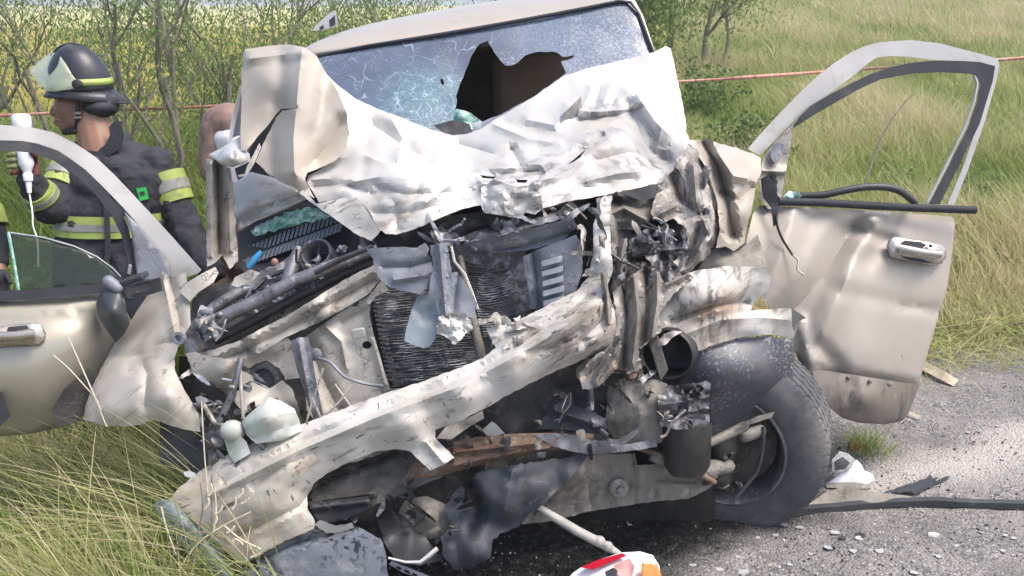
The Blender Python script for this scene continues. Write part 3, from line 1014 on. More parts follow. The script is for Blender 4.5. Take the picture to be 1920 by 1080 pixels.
# ------------------------------------------------------------------ BUSHES
def shrub(px, d, height, label, trunks, seed, leaf_n, spread=1.0, leaf=0.03, tone0=0.5, base_r=0.034, group='leafless-looking grey bushes behind the firefighter'):
    rs = random.Random(seed)
    g = G(px, 540, 0)
    x = (px - 960) / FPX * d
    y = d
    z = float(H(x, y))
    root = empty('mesquite_bush', (x, y, z), label, 'bush', group)
    tips = []

    def grow(mb, p, dirv, r, L, depth):
        pts, rr = [p], [r]
        n = 5
        for i in range(n):
            dirv = (dirv + Vector((rs.gauss(0, .16), rs.gauss(0, .16), rs.gauss(0.03, .10)))).normalized()
            p = p + dirv * L / n
            pts.append(p)
            rr.append(r * (1 - 0.45 * (i + 1) / n))
            if depth >= 1:
                tips.append(p)
        mb.tube(pts, rr, 6 if depth < 2 else 4)
        if depth < 3:
            for k in range(rs.choice([2, 2, 3])):
                s = rs.uniform(0.35, 1.0)
                q = pts[int(s * n)]
                nd = (dirv + Vector((rs.gauss(0, .46), rs.gauss(0, .4), rs.gauss(0.32, .25)))).normalized()
                grow(mb, q, nd, r * rs.uniform(.42, .62), L * rs.uniform(.55, .8), depth + 1)

    for (dx, lean) in trunks:
        mb = MB()
        grow(mb, Vector((x + dx, y + rs.uniform(-.15, .15), z - 0.05)), Vector((lean, rs.uniform(-.2, .2), 1)).normalized(), base_r * rs.uniform(.8, 1.2), height * 0.5, 0)
        mb.build('trunk', 'bark', root, 60)
    n = leaf_n if leaf > .04 else int(leaf_n * 4.4)
    if leaf <= .04:
        leaf *= .8
        tone0 = .62
    tp = np.array([tuple(v) for v in tips])
    c = tp[rng.integers(0, len(tp), n)] + rng.normal(0, 0.2 * spread, (n, 3)) * [1, 1, 0.9]
    c[:, 2] = np.maximum(c[:, 2], z + 0.1)
    if leaf <= .04:
        lowk = rng.random(n) < np.clip(1.25 - (c[:, 2] - z) / 2.2, .22, 1)
        c = c[lowk]
        n = len(c)
    a = rng.normal(0, 1, (n, 3)); a[:, 2] = np.where(rng.random(n) < .6, 1.6, -1.4) + a[:, 2] * 0.6; a /= np.linalg.norm(a, axis=1)[:, None]
    b = np.cross(a, rng.normal(0, 1, (n, 3))); b /= np.linalg.norm(b, axis=1)[:, None]
    Ls = leaf * rng.uniform(0.8, 2.4, n)[:, None]
    Ws = leaf * rng.uniform(0.15, 0.38, n)[:, None]
    V = np.stack([c - b * Ws, c + a * Ls * .5 - b * Ws * 1.2, c + a * Ls, c + a * Ls * .5 + b * Ws * 1.2], 1).reshape(-1, 3) - np.array([x, y, z])
    F4 = np.arange(4 * n).reshape(n, 4)
    tn = np.repeat(tone0 + rng.normal(0, 0.22, n), 4)
    cr = raw_mesh('crown', V, F4, np.zeros((0, 3), int), tn, 'leaves')
    cr.parent = root
    return root


LAB = 'grey-stemmed thorn bush with thin green leaves '
BUSHES = [
    (-60, 8.2, 2.6, LAB + 'at the far left edge', [(0, -.25), (.12, .2)], 11, 1200),
    (112, 7.8, 2.9, LAB + 'right behind the firefighter helmet', [(-.05, -.1), (.03, .05), (.12, .3)], 12, 2200),
    (285, 7.2, 3.0, LAB + 'and a low forked trunk, right of the helmet', [(-.05, -.45), (.05, .25)], 13, 1700),
    (378, 7.9, 3.0, LAB + 'and two crooked stems, beside the forked one', [(0, .05), (.1, .42)], 14, 1800),
    (480, 8.8, 3.0, LAB + 'just left of the folded hood corner', [(0, -.15), (.1, .15), (-.15, -.3)], 15, 2500),
    (590, 9.2, 3.0, LAB + 'above the folded hood corner', [(0, .1), (.2, .3), (-.2, -.2)], 16, 2700),
    (700, 9.4, 3.0, LAB + 'behind the left end of the roof', [(0, .1), (.18, -.2)], 17, 2500),
    (200, 10.5, 2.8, LAB + 'seen small through the gap right of the helmet', [(0, .1), (.2, -.1)], 18, 1800),
    (820, 10.5, 2.8, LAB + 'behind the middle of the roof', [(0, -.1), (.25, .2)], 19, 2800),
]
for b in BUSHES:
    shrub(b[0], b[1], b[2], b[3], b[4], b[5], b[6])
shrub(1290, 15.5, 2.6, 'darker round bush behind the right corner of the roof', [(-.3, -.3), (.1, .1), (.3, .3)], 31, 4500, 1.8, 0.05, 0.8, 0.05, None)
shrub(1120, 14, 2.6, 'dark bush mostly hidden behind the roof', [(-.2, -.2), (.2, .2)], 32, 6000, 1.8, 0.06, 0.6, 0.05, None)


def weed(px, d, h, n, tone0, label, seed):
    """low broadleaf weed: stems and many leaves"""
    rs = random.Random(seed)
    x, y = (px - 960) / FPX * d, d
    z = float(H(x, y))
    root = empty('weed_plant', (x, y, z), label, 'weed', 'leafy weeds growing in the tall grass')
    mb = MB()
    tips = []
    for k in range(9):
        p = Vector((x, y, z))
        v = Vector((rs.gauss(0, .45), rs.gauss(0, .45), 1)).normalized()
        pts = [p]
        for i in range(4):
            v = (v + Vector((rs.gauss(0, .2), rs.gauss(0, .2), .05))).normalized()
            p = p + v * h / 4 * rs.uniform(.8, 1.2)
            pts.append(p); tips.append(p)
        mb.tube(pts, [0.008, .007, .006, .005, .003], 4)
    mb.build('stem', 'bark', root, 60)
    tp = np.array([tuple(v) for v in tips])
    c = tp[rng.integers(0, len(tp), n)] + rng.normal(0, 0.07, (n, 3))
    a = rng.normal(0, 1, (n, 3)); a /= np.linalg.norm(a, axis=1)[:, None]
    b = np.cross(a, rng.normal(0, 1, (n, 3))); b /= np.linalg.norm(b, axis=1)[:, None]
    L = 0.05 * rng.uniform(.6, 1.5, n)[:, None]
    V = np.stack([c, c + a * L * .5 - b * L * .3, c + a * L, c + a * L * .5 + b * L * .3], 1).reshape(-1, 3) - np.array([x, y, z])
    cr = raw_mesh('foliage', V, np.arange(4 * n).reshape(n, 4), np.zeros((0, 3), int), np.repeat(tone0 + rng.normal(0, .18, n), 4), 'leaves')
    cr.parent = root


weed(1375, 9.0, 0.7, 1500, 0.42, 'dark leafy weed above the torn right fender, below the tape', 51)
weed(1300, 11.5, 0.8, 1500, 0.35, 'leafy weed beside the raised right hood corner', 52)
weed(1700, 8.0, 0.42, 500, 0.6, 'leafy weed in the open right door window', 53)
weed(1850, 7.4, 0.45, 600, 0.5, 'leafy weed right of the open door frame', 54)
weed(350, 5.6, 0.8, 1200, 0.45, 'leafy weed between the firefighter and the wreck', 55)
weed(60, 5.0, 0.7, 1200, 0.4, 'leafy weed left of the firefighter', 56)


# ------------------------------------------------------------------ THE WRECK
ROOT = Vector((0.1, 3.6, 0))
IMPACT = tuple(P(800, 190, 3.85) - ROOT)
FROST = tuple(P(1150, 70, 4.0) - ROOT)
M['windscreen'] = glass_mat('cracked_windscreen', (0.1, 0.13, 0.2), 0.93, 0.08, True, 0.9)
M['door_glass'] = glass_mat('green_tinted_glass', (0.03, 0.04, 0.02), 0.55, 0.04, False, 0.6)
car = empty('crashed_suv', ROOT, 'beige car with crushed front, folded-up hood and both doors hanging open', 'wrecked car')


def S(name, outline, m, par=None, **k):
    return sheet(name, outline, m, par or car, **k)


# --- cabin: roof, header, sides, floor, seats
hl = [(572, 101, 4.02), (690, 82, 4.04), (800, 65, 4.06), (900, 48, 4.08), (1000, 31, 4.10), (1100, 13, 4.11), (1172, 0, 4.12), (1186, 8, 4.12)]
tl = [(562, 86, 4.10), (640, 51, 4.26), (760, 26, 4.32), (880, 5, 4.35), (1000, -12, 4.37), (1100, -20, 4.37), (1180, -16, 4.30), (1196, 2, 4.16)]
rows = [pt(*hl), [a.lerp(b, .45) + Vector((0, -0.015, 0.010)) for a, b in zip(pt(*hl), pt(*tl))], pt(*tl)]
BK = Vector((0.10, 1.0, 0.0)).normalized()
for s, dz in ((0.4, 0.012), (1.0, 0.02), (1.9, 0.01), (2.6, -0.06)):
    rows.append([p + BK * s + Vector((0, 0, dz - 0.045 * s)) for p in rows[2]])
V = [p for r in rows for p in r]
nc = len(hl)
F = [(i * nc + j, i * nc + j + 1, (i + 1) * nc + j + 1, (i + 1) * nc + j) for i in range(len(rows) - 1) for j in range(nc - 1)]
roof = link('roof', V, F, 'roof', car, 50, 0.03)
md = roof.modifiers.new('round', 'SUBSURF'); md.levels = md.render_levels = 2
# body side shells and tailgate: lower edges at z about 0.35
rl, rr = [r[0] for r in rows], [r[-1] for r in rows]
for nm, edge, out in (('left', rl[2:], -1), ('right', rr[2:], 1)):
    mb = MB()
    vs = []
    for e in edge:
        vs += [e + Vector((0, 0.0, -0.01)), e + Vector((0.13 * out, 0, -0.50)), e + Vector((0.17 * out, 0, -0.75)), Vector((e.x + 0.12 * out, e.y, 0.32 if out > 0 else 0.15))]
    fs = []
    for i in range(len(edge) - 1):
        for j in range(3):
            if j == 0 and i < 2 and True:
                continue
            fs.append((i * 4 + j, i * 4 + j + 1, (i + 1) * 4 + j + 1, (i + 1) * 4 + j))
    mb.add(vs, fs)
    o = mb.build('body_side', 'paint', car, 40)
    md = o.modifiers.new('thickness', 'SOLIDIFY'); md.thickness = 0.02
back = [rl[-1], rr[-1], Vector((rr[-1].x + .12, rr[-1].y + .05, .35)), Vector((rl[-1].x - .12, rl[-1].y + .05, .2))]
link('tailgate', back, [(0, 1, 2, 3)], 'paint', car, 40, 0.05)
# dark lining of the cabin: floor, ceiling, back
link('cabin_floor', [P(560, 520, 4.1) + Vector((0, 0, -.2)), P(1330, 420, 4.1) + Vector((0, 0, -.2)), P(1330, 420, 4.1) + Vector((.2, 2.4, -.25)), P(560, 520, 4.1) + Vector((-.1, 2.4, -.2))], [(0, 1, 2, 3)], 'headliner', car, 40, 0.04)
link('headliner', [p + Vector((0, 0.03, -0.045)) for p in (rows[0][0], rows[0][-1], rows[-1][-1], rows[-1][0])], [(0, 1, 2, 3)], 'headliner', car, 40, 0.015)
mb = MB()
for side in ((rl, 0.05), (rr, -0.05)):
    e0, e1 = side[0][2], side[0][-1]
    mb.add([e0 + Vector((side[1], .5, -.05)), e1 + Vector((side[1], 0, -.05)), e1 + Vector((side[1] * .5, 0, -1.1)), e0 + Vector((side[1] * .5, .5, -1.1))], [(0, 1, 2, 3)])
mb.add([rl[-1] + Vector((0, -.06, -.03)), rr[-1] + Vector((0, -.06, -.03)), rr[-1] + Vector((0, -.06, -1.2)), rl[-1] + Vector((0, -.06, -1.2))], [(0, 1, 2, 3)])
tag(mb.build('cabin_lining', 'headliner', car, 40), kind='stuff')
for px_, py_ in ((760, 190), (1010, 160)):
    c = P(px_, py_, 4.75)
    st = MB()
    st.box(c + Vector((0, 0, -.18)), (0.24, 0, 0), (0, .07, 0.02), (0, -.05, .34))
    st.box(c + Vector((0, -.22, -.52)), (0.25, 0, 0), (0, .26, 0), (0, 0, .07))
    so_ = st.build('front_seat', 'seat', car, 40, bevel=0.05)
    MB().box(c + Vector((0, .0, .27)), (0.13, 0, 0), (0, .05, 0), (0, 0, .09)).build('headrest', 'seat', so_, 40, bevel=0.04)
dash = MB().box(P(860, 300, 4.1), (0.68, .06, .09), (0, .17, 0.02), (0, -.03, .11)).build('dashboard', 'black', car, 40, bevel=0.05)
sw = MB()
cw = P(1080, 235, 4.3)
aw = Vector((0, -0.85, 0.5)).normalized()
ring = [cw + (Vector((1, 0, 0)) * math.cos(t_) + aw.cross(Vector((1, 0, 0))) * math.sin(t_)) * 0.18 for t_ in np.linspace(0, 2 * math.pi, 25)]
sw.tube(ring, 0.016, 6)
sw.tube([ring[0], cw, ring[12]], 0.014, 6)
sw.tube([cw, ring[18]], 0.014, 6)
sw.build('steering_wheel', 'black', car, 60)

# --- windscreen
HOLE = [(915, 76), (926, 97), (937, 112), (948, 123), (959, 123), (970, 118), (985, 104), (1000, 99), (1014, 97), (1043, 98), (1054, 106), (1078, 104),
        (1072, 110), (1052, 115), (1061, 137), (1000, 182), (940, 214), (905, 228), (884, 213), (868, 208), (853, 204), (857, 190), (855, 180), (859, 169), (866, 150), (872, 134), (882, 110), (890, 96), (899, 82)]
ws = S('windscreen', [(596, 105, 4.0), (690, 88, 4.02), (800, 71, 4.03), (900, 54, 4.05), (1000, 36, 4.07), (1100, 17, 4.08), (1160, 6, 4.09), (1181, 8, 4.09), (1196, 28, 4.07), (1222, 96, 4.0),
      (1240, 160, 3.92), (1060, 230, 3.82), (900, 275, 3.74), (840, 275, 3.72), (700, 250, 3.72), (600, 205, 3.84)], 'windscreen',
      holes=[HOLE, [(826, 147), (831, 149), (833, 156), (830, 161), (826, 155)]], res=12, crumple=0.008, cs=6, solid=0.0025, jag=1.2, angle=35)
tubep('windscreen_seal', [(584, 108, 4.0), (690, 86.5, 4.01), (800, 69, 4.02), (900, 52, 4.04), (1000, 34, 4.06), (1100, 15, 4.07), (1160, 3, 4.08), (1182, 5, 4.08), (1198, 27, 4.06), (1223, 94, 3.99), (1246, 165, 3.9)], 3.6, 'seal', car, 6)
S('roof_pillar', [(1172, 0, 4.08), (1190, 0, 4.1), (1206, 30, 4.06), (1226, 92, 4.0), (1262, 190, 3.86), (1292, 260, 3.76), (1300, 300, 3.7), (1284, 300, 3.7), (1262, 230, 3.8), (1222, 96, 3.99), (1197, 26, 4.05)], 'roof', solid=0.05, res=18)
S('roof_pillar', [(560, 86, 4.08), (596, 104, 4.0), (592, 150, 3.95), (560, 260, 3.8), (540, 320, 3.7), (518, 315, 3.72), (530, 240, 3.82), (550, 150, 3.98)], 'roof', solid=0.05, res=18)
# lump of crumbled glass hanging at the lower corner of the hole
S('glass_flap', [(854, 204), (870, 207), (884, 212), (896, 226), (893, 240), (884, 243), (872, 249), (858, 240), (850, 222)], 'green_glass', d=3.71, crumple=0.03, cs=18, res=5, solid=0.006)
S('glass_flap', [(884, 232), (900, 226), (912, 236), (920, 246), (905, 256), (890, 252)], 'cladding', d=3.60, crumple=0.03, cs=18, res=5, solid=0.006)
S('wiper_cowl', [(812, 235, 3.70), (850, 225, 3.70), (880, 232, 3.68), (888, 252, 3.66), (845, 258, 3.66)], 'black', crumple=0.02, cs=14, res=7)

# --- hood: the main sheet, buckled up in front of the windscreen
hood = S('hood', [(578, 330, 3.36), (600, 318, 3.38), (628, 300, 3.42), (646, 278, 3.46), (655, 250, 3.50), (650, 212, 3.55), (632, 172, 3.62), (612, 140, 3.66), (640, 165, 3.66),
      (668, 186, 3.65), (705, 203, 3.63), (742, 216, 3.62), (775, 230, 3.61), (805, 242, 3.60), (850, 254, 3.58), (876, 251, 3.57), (905, 240, 3.56), (925, 226, 3.57), (1000, 182, 3.62), (1060, 141, 3.67),
      (1100, 128, 3.69), (1180, 110, 3.72), (1225, 98, 3.74), (1248, 86, 3.75), (1258, 91, 3.74), (1268, 140, 3.68), (1279, 190, 3.60), (1287, 235, 3.53), (1284, 275, 3.44), (1276, 315, 3.36), (1256, 338, 3.30),
      (1200, 352, 3.24), (1150, 362, 3.21), (1100, 372, 3.18), (1062, 378, 3.16), (1036, 386, 3.13), (1014, 392, 3.12), (1003, 402, 3.10), (985, 398, 3.12), (972, 410, 3.09), (946, 404, 3.10), (908, 399, 3.14), (902, 385, 3.16), (870, 391, 3.15),
      (840, 402, 3.13), (800, 420, 3.11), (770, 432, 3.10), (742, 440, 3.10), (722, 438, 3.11), (708, 428, 3.12), (697, 405, 3.17), (686, 388, 3.20), (664, 372, 3.24), (640, 372, 3.26), (598, 379, 3.30), (586, 358, 3.33), (576, 342, 3.35)], 'hood',
      ctrl=[(1240, 300, 3.42), (1210, 330, 3.26), (700, 300, 3.33), (760, 330, 3.22), (820, 320, 3.28), (880, 310, 3.42), (800, 270, 3.50), (950, 260, 3.48), (930, 330, 3.24), (1050, 260, 3.42), (1120, 220, 3.46), (1180, 180, 3.56), (1230, 150, 3.62), (1180, 280, 3.32), (1080, 320, 3.24), (1000, 330, 3.22), (640, 340, 3.31), (690, 240, 3.56)],
      creases=[([(700, 235), (745, 265), (800, 300)], 22, 0.04), ([(735, 225), (755, 260), (745, 300)], 16, -0.03), ([(640, 345), (720, 330), (840, 345), (900, 340)], 26, -0.035),
               ([(590, 350), (650, 345), (700, 365)], 14, 0.03), ([(1063, 205), (1120, 210), (1180, 205), (1195, 190)], 14, -0.03), ([(1090, 225), (1160, 215), (1195, 205)], 10, 0.035),
               ([(1195, 180), (1230, 230), (1250, 250)], 24, -0.055), ([(1120, 300), (1180, 285), (1250, 300)], 18, 0.035), ([(1240, 240), (1230, 290), (1245, 330)], 14, -0.03), ([(1100, 340), (1160, 325), (1230, 320)], 12, -0.02), ([(1180, 195), (1205, 260), (1240, 300)], 20, 0.035), ([(900, 330), (960, 325), (1010, 320)], 9, 0.05), ([(905, 345), (960, 352), (1010, 345)], 10, -0.04),
               ([(990, 225), (1040, 235), (1058, 220)], 14, -0.03), ([(1060, 300), (1110, 270), (1130, 255)], 8, 0.03), ([(960, 280), (975, 310)], 14, 0.03), ([(700, 400), (760, 400), (860, 375)], 14, 0.02)]
      + [([(660, 200), (690, 260), (680, 330)], 15, 0.015), ([(620, 300), (680, 290), (730, 310)], 11, -0.02), ([(760, 250), (790, 330), (770, 400)], 15, 0.014), ([(820, 265), (850, 320), (900, 330)], 13, -0.014), ([(700, 340), (740, 380), (745, 430)], 13, 0.014), ([(860, 270), (930, 290), (960, 280)], 10, 0.02), ([(930, 235), (990, 260), (1050, 270)], 11, -0.02), ([(640, 350), (690, 345), (760, 365), (850, 360)], 9, 0.015), ([(800, 380), (850, 340), (870, 300)], 10, -0.015)]
      + [([(1090 + 17 * i, 215 - 2 * i), (1108 + 17 * i, 165 + 2 * i)], 10, 0.012 * (1 if i % 2 else -1)) for i in range(7)],
      crumple=0.046, cs=5.0, fine=0.003, solid=0.004, jag=0.7, res=8.0, angle=28,
      holes=[[(1050, 218), (1058, 210), (1068, 205), (1080, 196), (1084, 187), (1085, 205), (1083, 218), (1072, 223), (1060, 225), (1049, 232)],
             [(900, 328), (918, 331), (932, 330), (925, 335), (905, 334)], [(968, 336), (990, 338), (985, 343), (970, 342)], [(1062, 309), (1082, 294), (1100, 278), (1088, 295), (1070, 306)]])
S('hood_brace', [(940, 325), (965, 318), (990, 322), (1000, 340), (1045, 332), (1055, 215), (1090, 180), (1092, 225), (1060, 320), (985, 352), (900, 345), (895, 330)], 'inner', d=3.48, crumple=0.05, res=16)
# torn-over front lip in the middle of the hood
S('hood_lip', [(902, 352, 3.10), (925, 336, 3.07), (950, 345, 3.05), (985, 352, 3.05), (1000, 342, 3.07), (1014, 366, 3.06), (1018, 390, 3.07), (1004, 402, 3.07), (985, 398, 3.06), (972, 410, 3.05), (945, 404, 3.05), (906, 398, 3.09)], 'hood',
  crumple=0.06, cs=13, fine=0.008, jag=1.5, res=6, angle=24)
# folded-up left corner
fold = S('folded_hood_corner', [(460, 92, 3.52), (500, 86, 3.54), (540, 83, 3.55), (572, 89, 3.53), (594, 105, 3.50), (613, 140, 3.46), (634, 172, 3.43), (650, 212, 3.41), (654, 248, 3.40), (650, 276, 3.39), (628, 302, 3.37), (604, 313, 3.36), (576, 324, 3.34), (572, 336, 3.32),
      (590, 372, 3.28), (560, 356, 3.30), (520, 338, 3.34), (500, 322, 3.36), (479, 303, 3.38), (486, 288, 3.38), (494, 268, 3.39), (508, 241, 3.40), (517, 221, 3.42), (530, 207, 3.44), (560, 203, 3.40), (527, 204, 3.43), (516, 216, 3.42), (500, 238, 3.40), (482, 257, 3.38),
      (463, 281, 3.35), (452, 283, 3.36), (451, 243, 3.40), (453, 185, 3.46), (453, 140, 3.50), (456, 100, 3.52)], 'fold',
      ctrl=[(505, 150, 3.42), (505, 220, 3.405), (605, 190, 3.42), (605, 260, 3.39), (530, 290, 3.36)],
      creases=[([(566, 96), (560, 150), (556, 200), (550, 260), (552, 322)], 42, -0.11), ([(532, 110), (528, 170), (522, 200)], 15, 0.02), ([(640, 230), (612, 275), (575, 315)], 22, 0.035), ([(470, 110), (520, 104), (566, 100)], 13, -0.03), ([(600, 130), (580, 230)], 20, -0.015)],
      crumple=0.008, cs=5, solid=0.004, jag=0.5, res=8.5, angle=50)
S('dark_tear_backing', [(466, 282), (500, 232), (530, 200), (560, 200), (520, 250), (490, 306), (470, 300)], 'black', d=3.62, res=12)  # black sheet added behind the hood tear so the gap looks dark
S('hood_flange', [(552, 354, 3.30), (566, 352, 3.29), (592, 382, 3.22), (640, 372, 3.20), (668, 370, 3.18), (684, 388, 3.15), (696, 408, 3.12), (714, 432, 3.09), (697, 452, 3.10), (670, 440, 3.13), (630, 412, 3.18), (590, 384, 3.24)], 'scraped',
  crumple=0.02, cs=10, jag=1, res=8)
S('hood_underside', [(745, 440, 3.16), (800, 422, 3.18), (850, 404, 3.2), (905, 395, 3.2), (975, 408, 3.18), (1010, 398, 3.2), (1060, 380, 3.22), (1100, 374, 3.24), (1085, 402, 3.3), (1000, 425, 3.32), (930, 440, 3.34), (860, 455, 3.34), (780, 462, 3.3)], 'greymetal', crumple=0.05, cs=12, res=11, jag=2)

# --- left-hand body corner under the folded hood
S('bent_fender_corner', [(388, 292, 3.42), (416, 276, 3.42), (450, 256, 3.46), (456, 262, 3.46), (452, 274, 3.42), (462, 284, 3.38), (464, 303, 3.36), (436, 314, 3.34), (416, 309, 3.34), (400, 297, 3.38)], 'corner',
  ctrl=[(432, 292, 3.27)], holes=[[(437, 283), (441, 284), (444, 292), (443, 299), (439, 293)]], res=6, angle=180)
S('door_post', [(450, 158, 3.58), (454, 165, 3.58), (445, 215, 3.55), (436, 260, 3.5), (427, 266, 3.48), (436, 212, 3.54)], 'corner', solid=0.02)
S('quarter_glass', [(453, 178, 3.6), (458, 200, 3.6), (456, 252, 3.56), (436, 258, 3.55), (444, 220, 3.58)], 'cladding', solid=0.01)
S('inner_fender_post', [(386, 298, 3.40), (402, 298, 3.38), (418, 308, 3.40), (432, 316, 3.42), (437, 350, 3.43), (440, 400, 3.42), (444, 450, 3.40), (446, 490, 3.36), (430, 505, 3.34), (418, 478, 3.38), (404, 492, 3.34), (388, 500, 3.33), (387, 400, 3.37)], 'inner',
  creases=[([(408, 310), (412, 480)], 9, 0.07), ([(395, 310), (396, 480)], 10, -0.03), ([(428, 330), (432, 470)], 8, -0.03)], crumple=0.015, cs=9, res=8, jag=1.2, solid=0.02)
S('cowl_side_panel', [(436, 345, 3.62), (470, 322, 3.62), (520, 335, 3.6), (560, 354, 3.56), (580, 372, 3.52), (530, 394, 3.50), (480, 412, 3.5), (447, 432, 3.5), (440, 400, 3.55)], 'corner', ctrl=[(490, 370, 3.52)],
  creases=[([(450, 420), (500, 395), (570, 370)], 14, 0.05)], res=10, angle=180)
S('lamp_cavity', [(440, 316), (470, 302), (482, 304), (505, 330), (500, 345), (448, 346)], 'black', d=3.66, res=14)
S('broken_seam_trim', [(463, 312, 3.3), (470, 300, 3.3), (486, 268, 3.33), (490, 276, 3.33), (476, 308, 3.3), (462, 330, 3.29), (446, 332, 3.29), (447, 328, 3.29), (459, 326, 3.29)], 'inner', res=8)

# --- engine bay, left side of the photo
S('cowl_grille', [(446, 436, 3.60), (480, 414, 3.62), (530, 396, 3.62), (585, 374, 3.62), (640, 400, 3.55), (700, 440, 3.45), (690, 470, 3.4), (600, 500, 3.42), (470, 520, 3.44), (448, 500, 3.46)], 'black', crumple=0.01, res=16, solid=0.02)
for i in range(22):                                             # ribs of the cowl grille
    a = i / 21
    x0, y0 = 468 + 172 * a, 464 - 62 * a
    d0 = 3.555 - 0.02 * a
    MB().box(P(x0 - 2, y0 + 3, d0), Vector((0.005, 0, 0)), Vector((0.004, -.02, 0)), Vector((0.004, 0.01, 0.016))).build('grille_rib', 'plastic', bpy.data.objects['cowl_grille'], 40)
for i in range(24):
    a = i / 23
    x0, y0 = 458 + 180 * a, 492 - 66 * a
    MB().box(P(x0, y0, 3.50 - 0.03 * a), Vector((0.006, 0, 0.001)), Vector((0, -.02, 0)), Vector((0.004, 0.01, 0.013))).build('grille_rib', 'plastic', bpy.data.objects['cowl_grille'], 40)
S('shattered_glass_strip', [(470, 432, 3.53), (500, 414, 3.53), (540, 398, 3.53), (580, 388, 3.52), (606, 398, 3.50), (622, 408, 3.49), (580, 416, 3.5), (530, 428, 3.5), (480, 443, 3.51)], 'green_glass', crumple=0.04, cs=24, fine=0.015, res=6, jag=3)
for (o_, r_, mm) in (('air_duct_ring', [(593, 474, 3.36)], 'plastic'),):
    c = P(593, 474, 3.36)
    axd = Vector((-0.12, -0.75, 0.62)).normalized()
    duct = MB().lathe(c, axd, [(0.060, -0.09), (0.060, 0.0), (0.056, 0.006), (0.050, 0.004), (0.047, -0.02), (0.045, -0.09), (0.0, -0.09)], 28).build('air_duct', 'plastic', car, 50)
    MB().box(c - axd * .03 + Vector((-.005, 0, 0)), (0.006, 0, 0.03), (0, .01, .01), (0.008, 0, 0.02)).build('duct_vane', 'greymetal', duct, 40)
MB().tube(pt((466, 502, 3.3), (478, 486, 3.3), (490, 472, 3.31)), [0.012, 0.013, 0.009], 8).build('blue_connector', 'blue', car, 50)
MB().ball(P(515, 492, 3.34), 0.014, 0.012, 0.016).build('fluid_cap', 'pink', car, 60)
S('strut_tower', [(432, 530, 3.3), (470, 512, 3.3), (520, 495, 3.32), (560, 470, 3.34), (568, 480, 3.34), (545, 540, 3.26), (470, 570, 3.26), (430, 560, 3.27)], 'greymetal', crumple=0.06, cs=14, res=9, jag=2)
S('battery_tray', [(440, 520, 3.26), (470, 505, 3.25), (488, 512, 3.24), (474, 526, 3.23), (450, 540, 3.23), (434, 535, 3.24)], 'inner', crumple=0.03, cs=12, res=8)
tubep('bonnet_latch_arm', [(520, 585, 3.2), (535, 540, 3.22), (548, 500, 3.24), (560, 465, 3.28)], [13, 14, 13, 9], 'greymetal', car, 6)
tubep('coolant_hose', [(500, 520, 3.22), (515, 535, 3.2), (522, 560, 3.18), (530, 575, 3.18)], 6, 'plastic', car, 8)
tubep('wiring_loom', [(475, 545, 3.22), (500, 520, 3.26), (540, 505, 3.3), (560, 480, 3.3), (575, 455, 3.32)], 5, 'black', car, 6)
tubep('radiator_crossbar', [(365, 618, 3.08), (400, 603, 3.07), (470, 570, 3.08), (550, 528, 3.10), (640, 492, 3.12), (708, 468, 3.13)], [12, 13, 13, 13, 12, 10], 'greymetal', car, 10)
tubep('crossbar_rail', [(400, 640, 3.12), (480, 598, 3.13), (560, 555, 3.14), (640, 515, 3.15), (705, 490, 3.15)], [9, 10, 10, 10, 8], 'dark', car, 8)
tubep('crossbar_seal', [(590, 512, 3.06), (640, 486, 3.07), (700, 462, 3.08)], [5, 6, 5], 'seal', car, 6)
tubep('brace_tube', [(376, 598, 3.14), (405, 575, 3.15), (440, 552, 3.17), (470, 538, 3.2)], [11, 12, 11, 9], 'greymetal', car, 8)
mb = MB()
for (x_, y_, r_) in ((375, 608, .03), (392, 596, .022), (400, 612, .018), (383, 622, .016), (412, 590, .014), (405, 628, .016)):
    mb.ball(P(x_, y_, 3.04), r_, r_ * .8, r_ * .9, 8)
mb.build('headlamp_bracket', 'greymetal', car, 35, remesh=0.006)
S('engine_bay_shroud', [(360, 560, 3.5), (445, 520, 3.5), (560, 450, 3.5), (700, 440, 3.45), (900, 440, 3.42), (1100, 370, 3.42), (1290, 330, 3.45), (1400, 450, 3.42), (1350, 640, 3.42), (1250, 700, 3.4), (1000, 720, 3.36), (700, 740, 3.34), (420, 800, 3.3), (340, 720, 3.3)], 'grime', crumple=0.08, cs=8, res=22, jag=3, solid=0.05)
mb = MB().box(P(900, 620, 3.95), (0.36, 0, .08), (0, .3, 0), (-.03, 0, .22)).box(P(900, 520, 3.9), (0.22, 0, .05), (0, .24, 0), (-.03, 0, .1))
mb.build('engine_block', 'dark', car, 40, bevel=0.03, remesh=0.02)

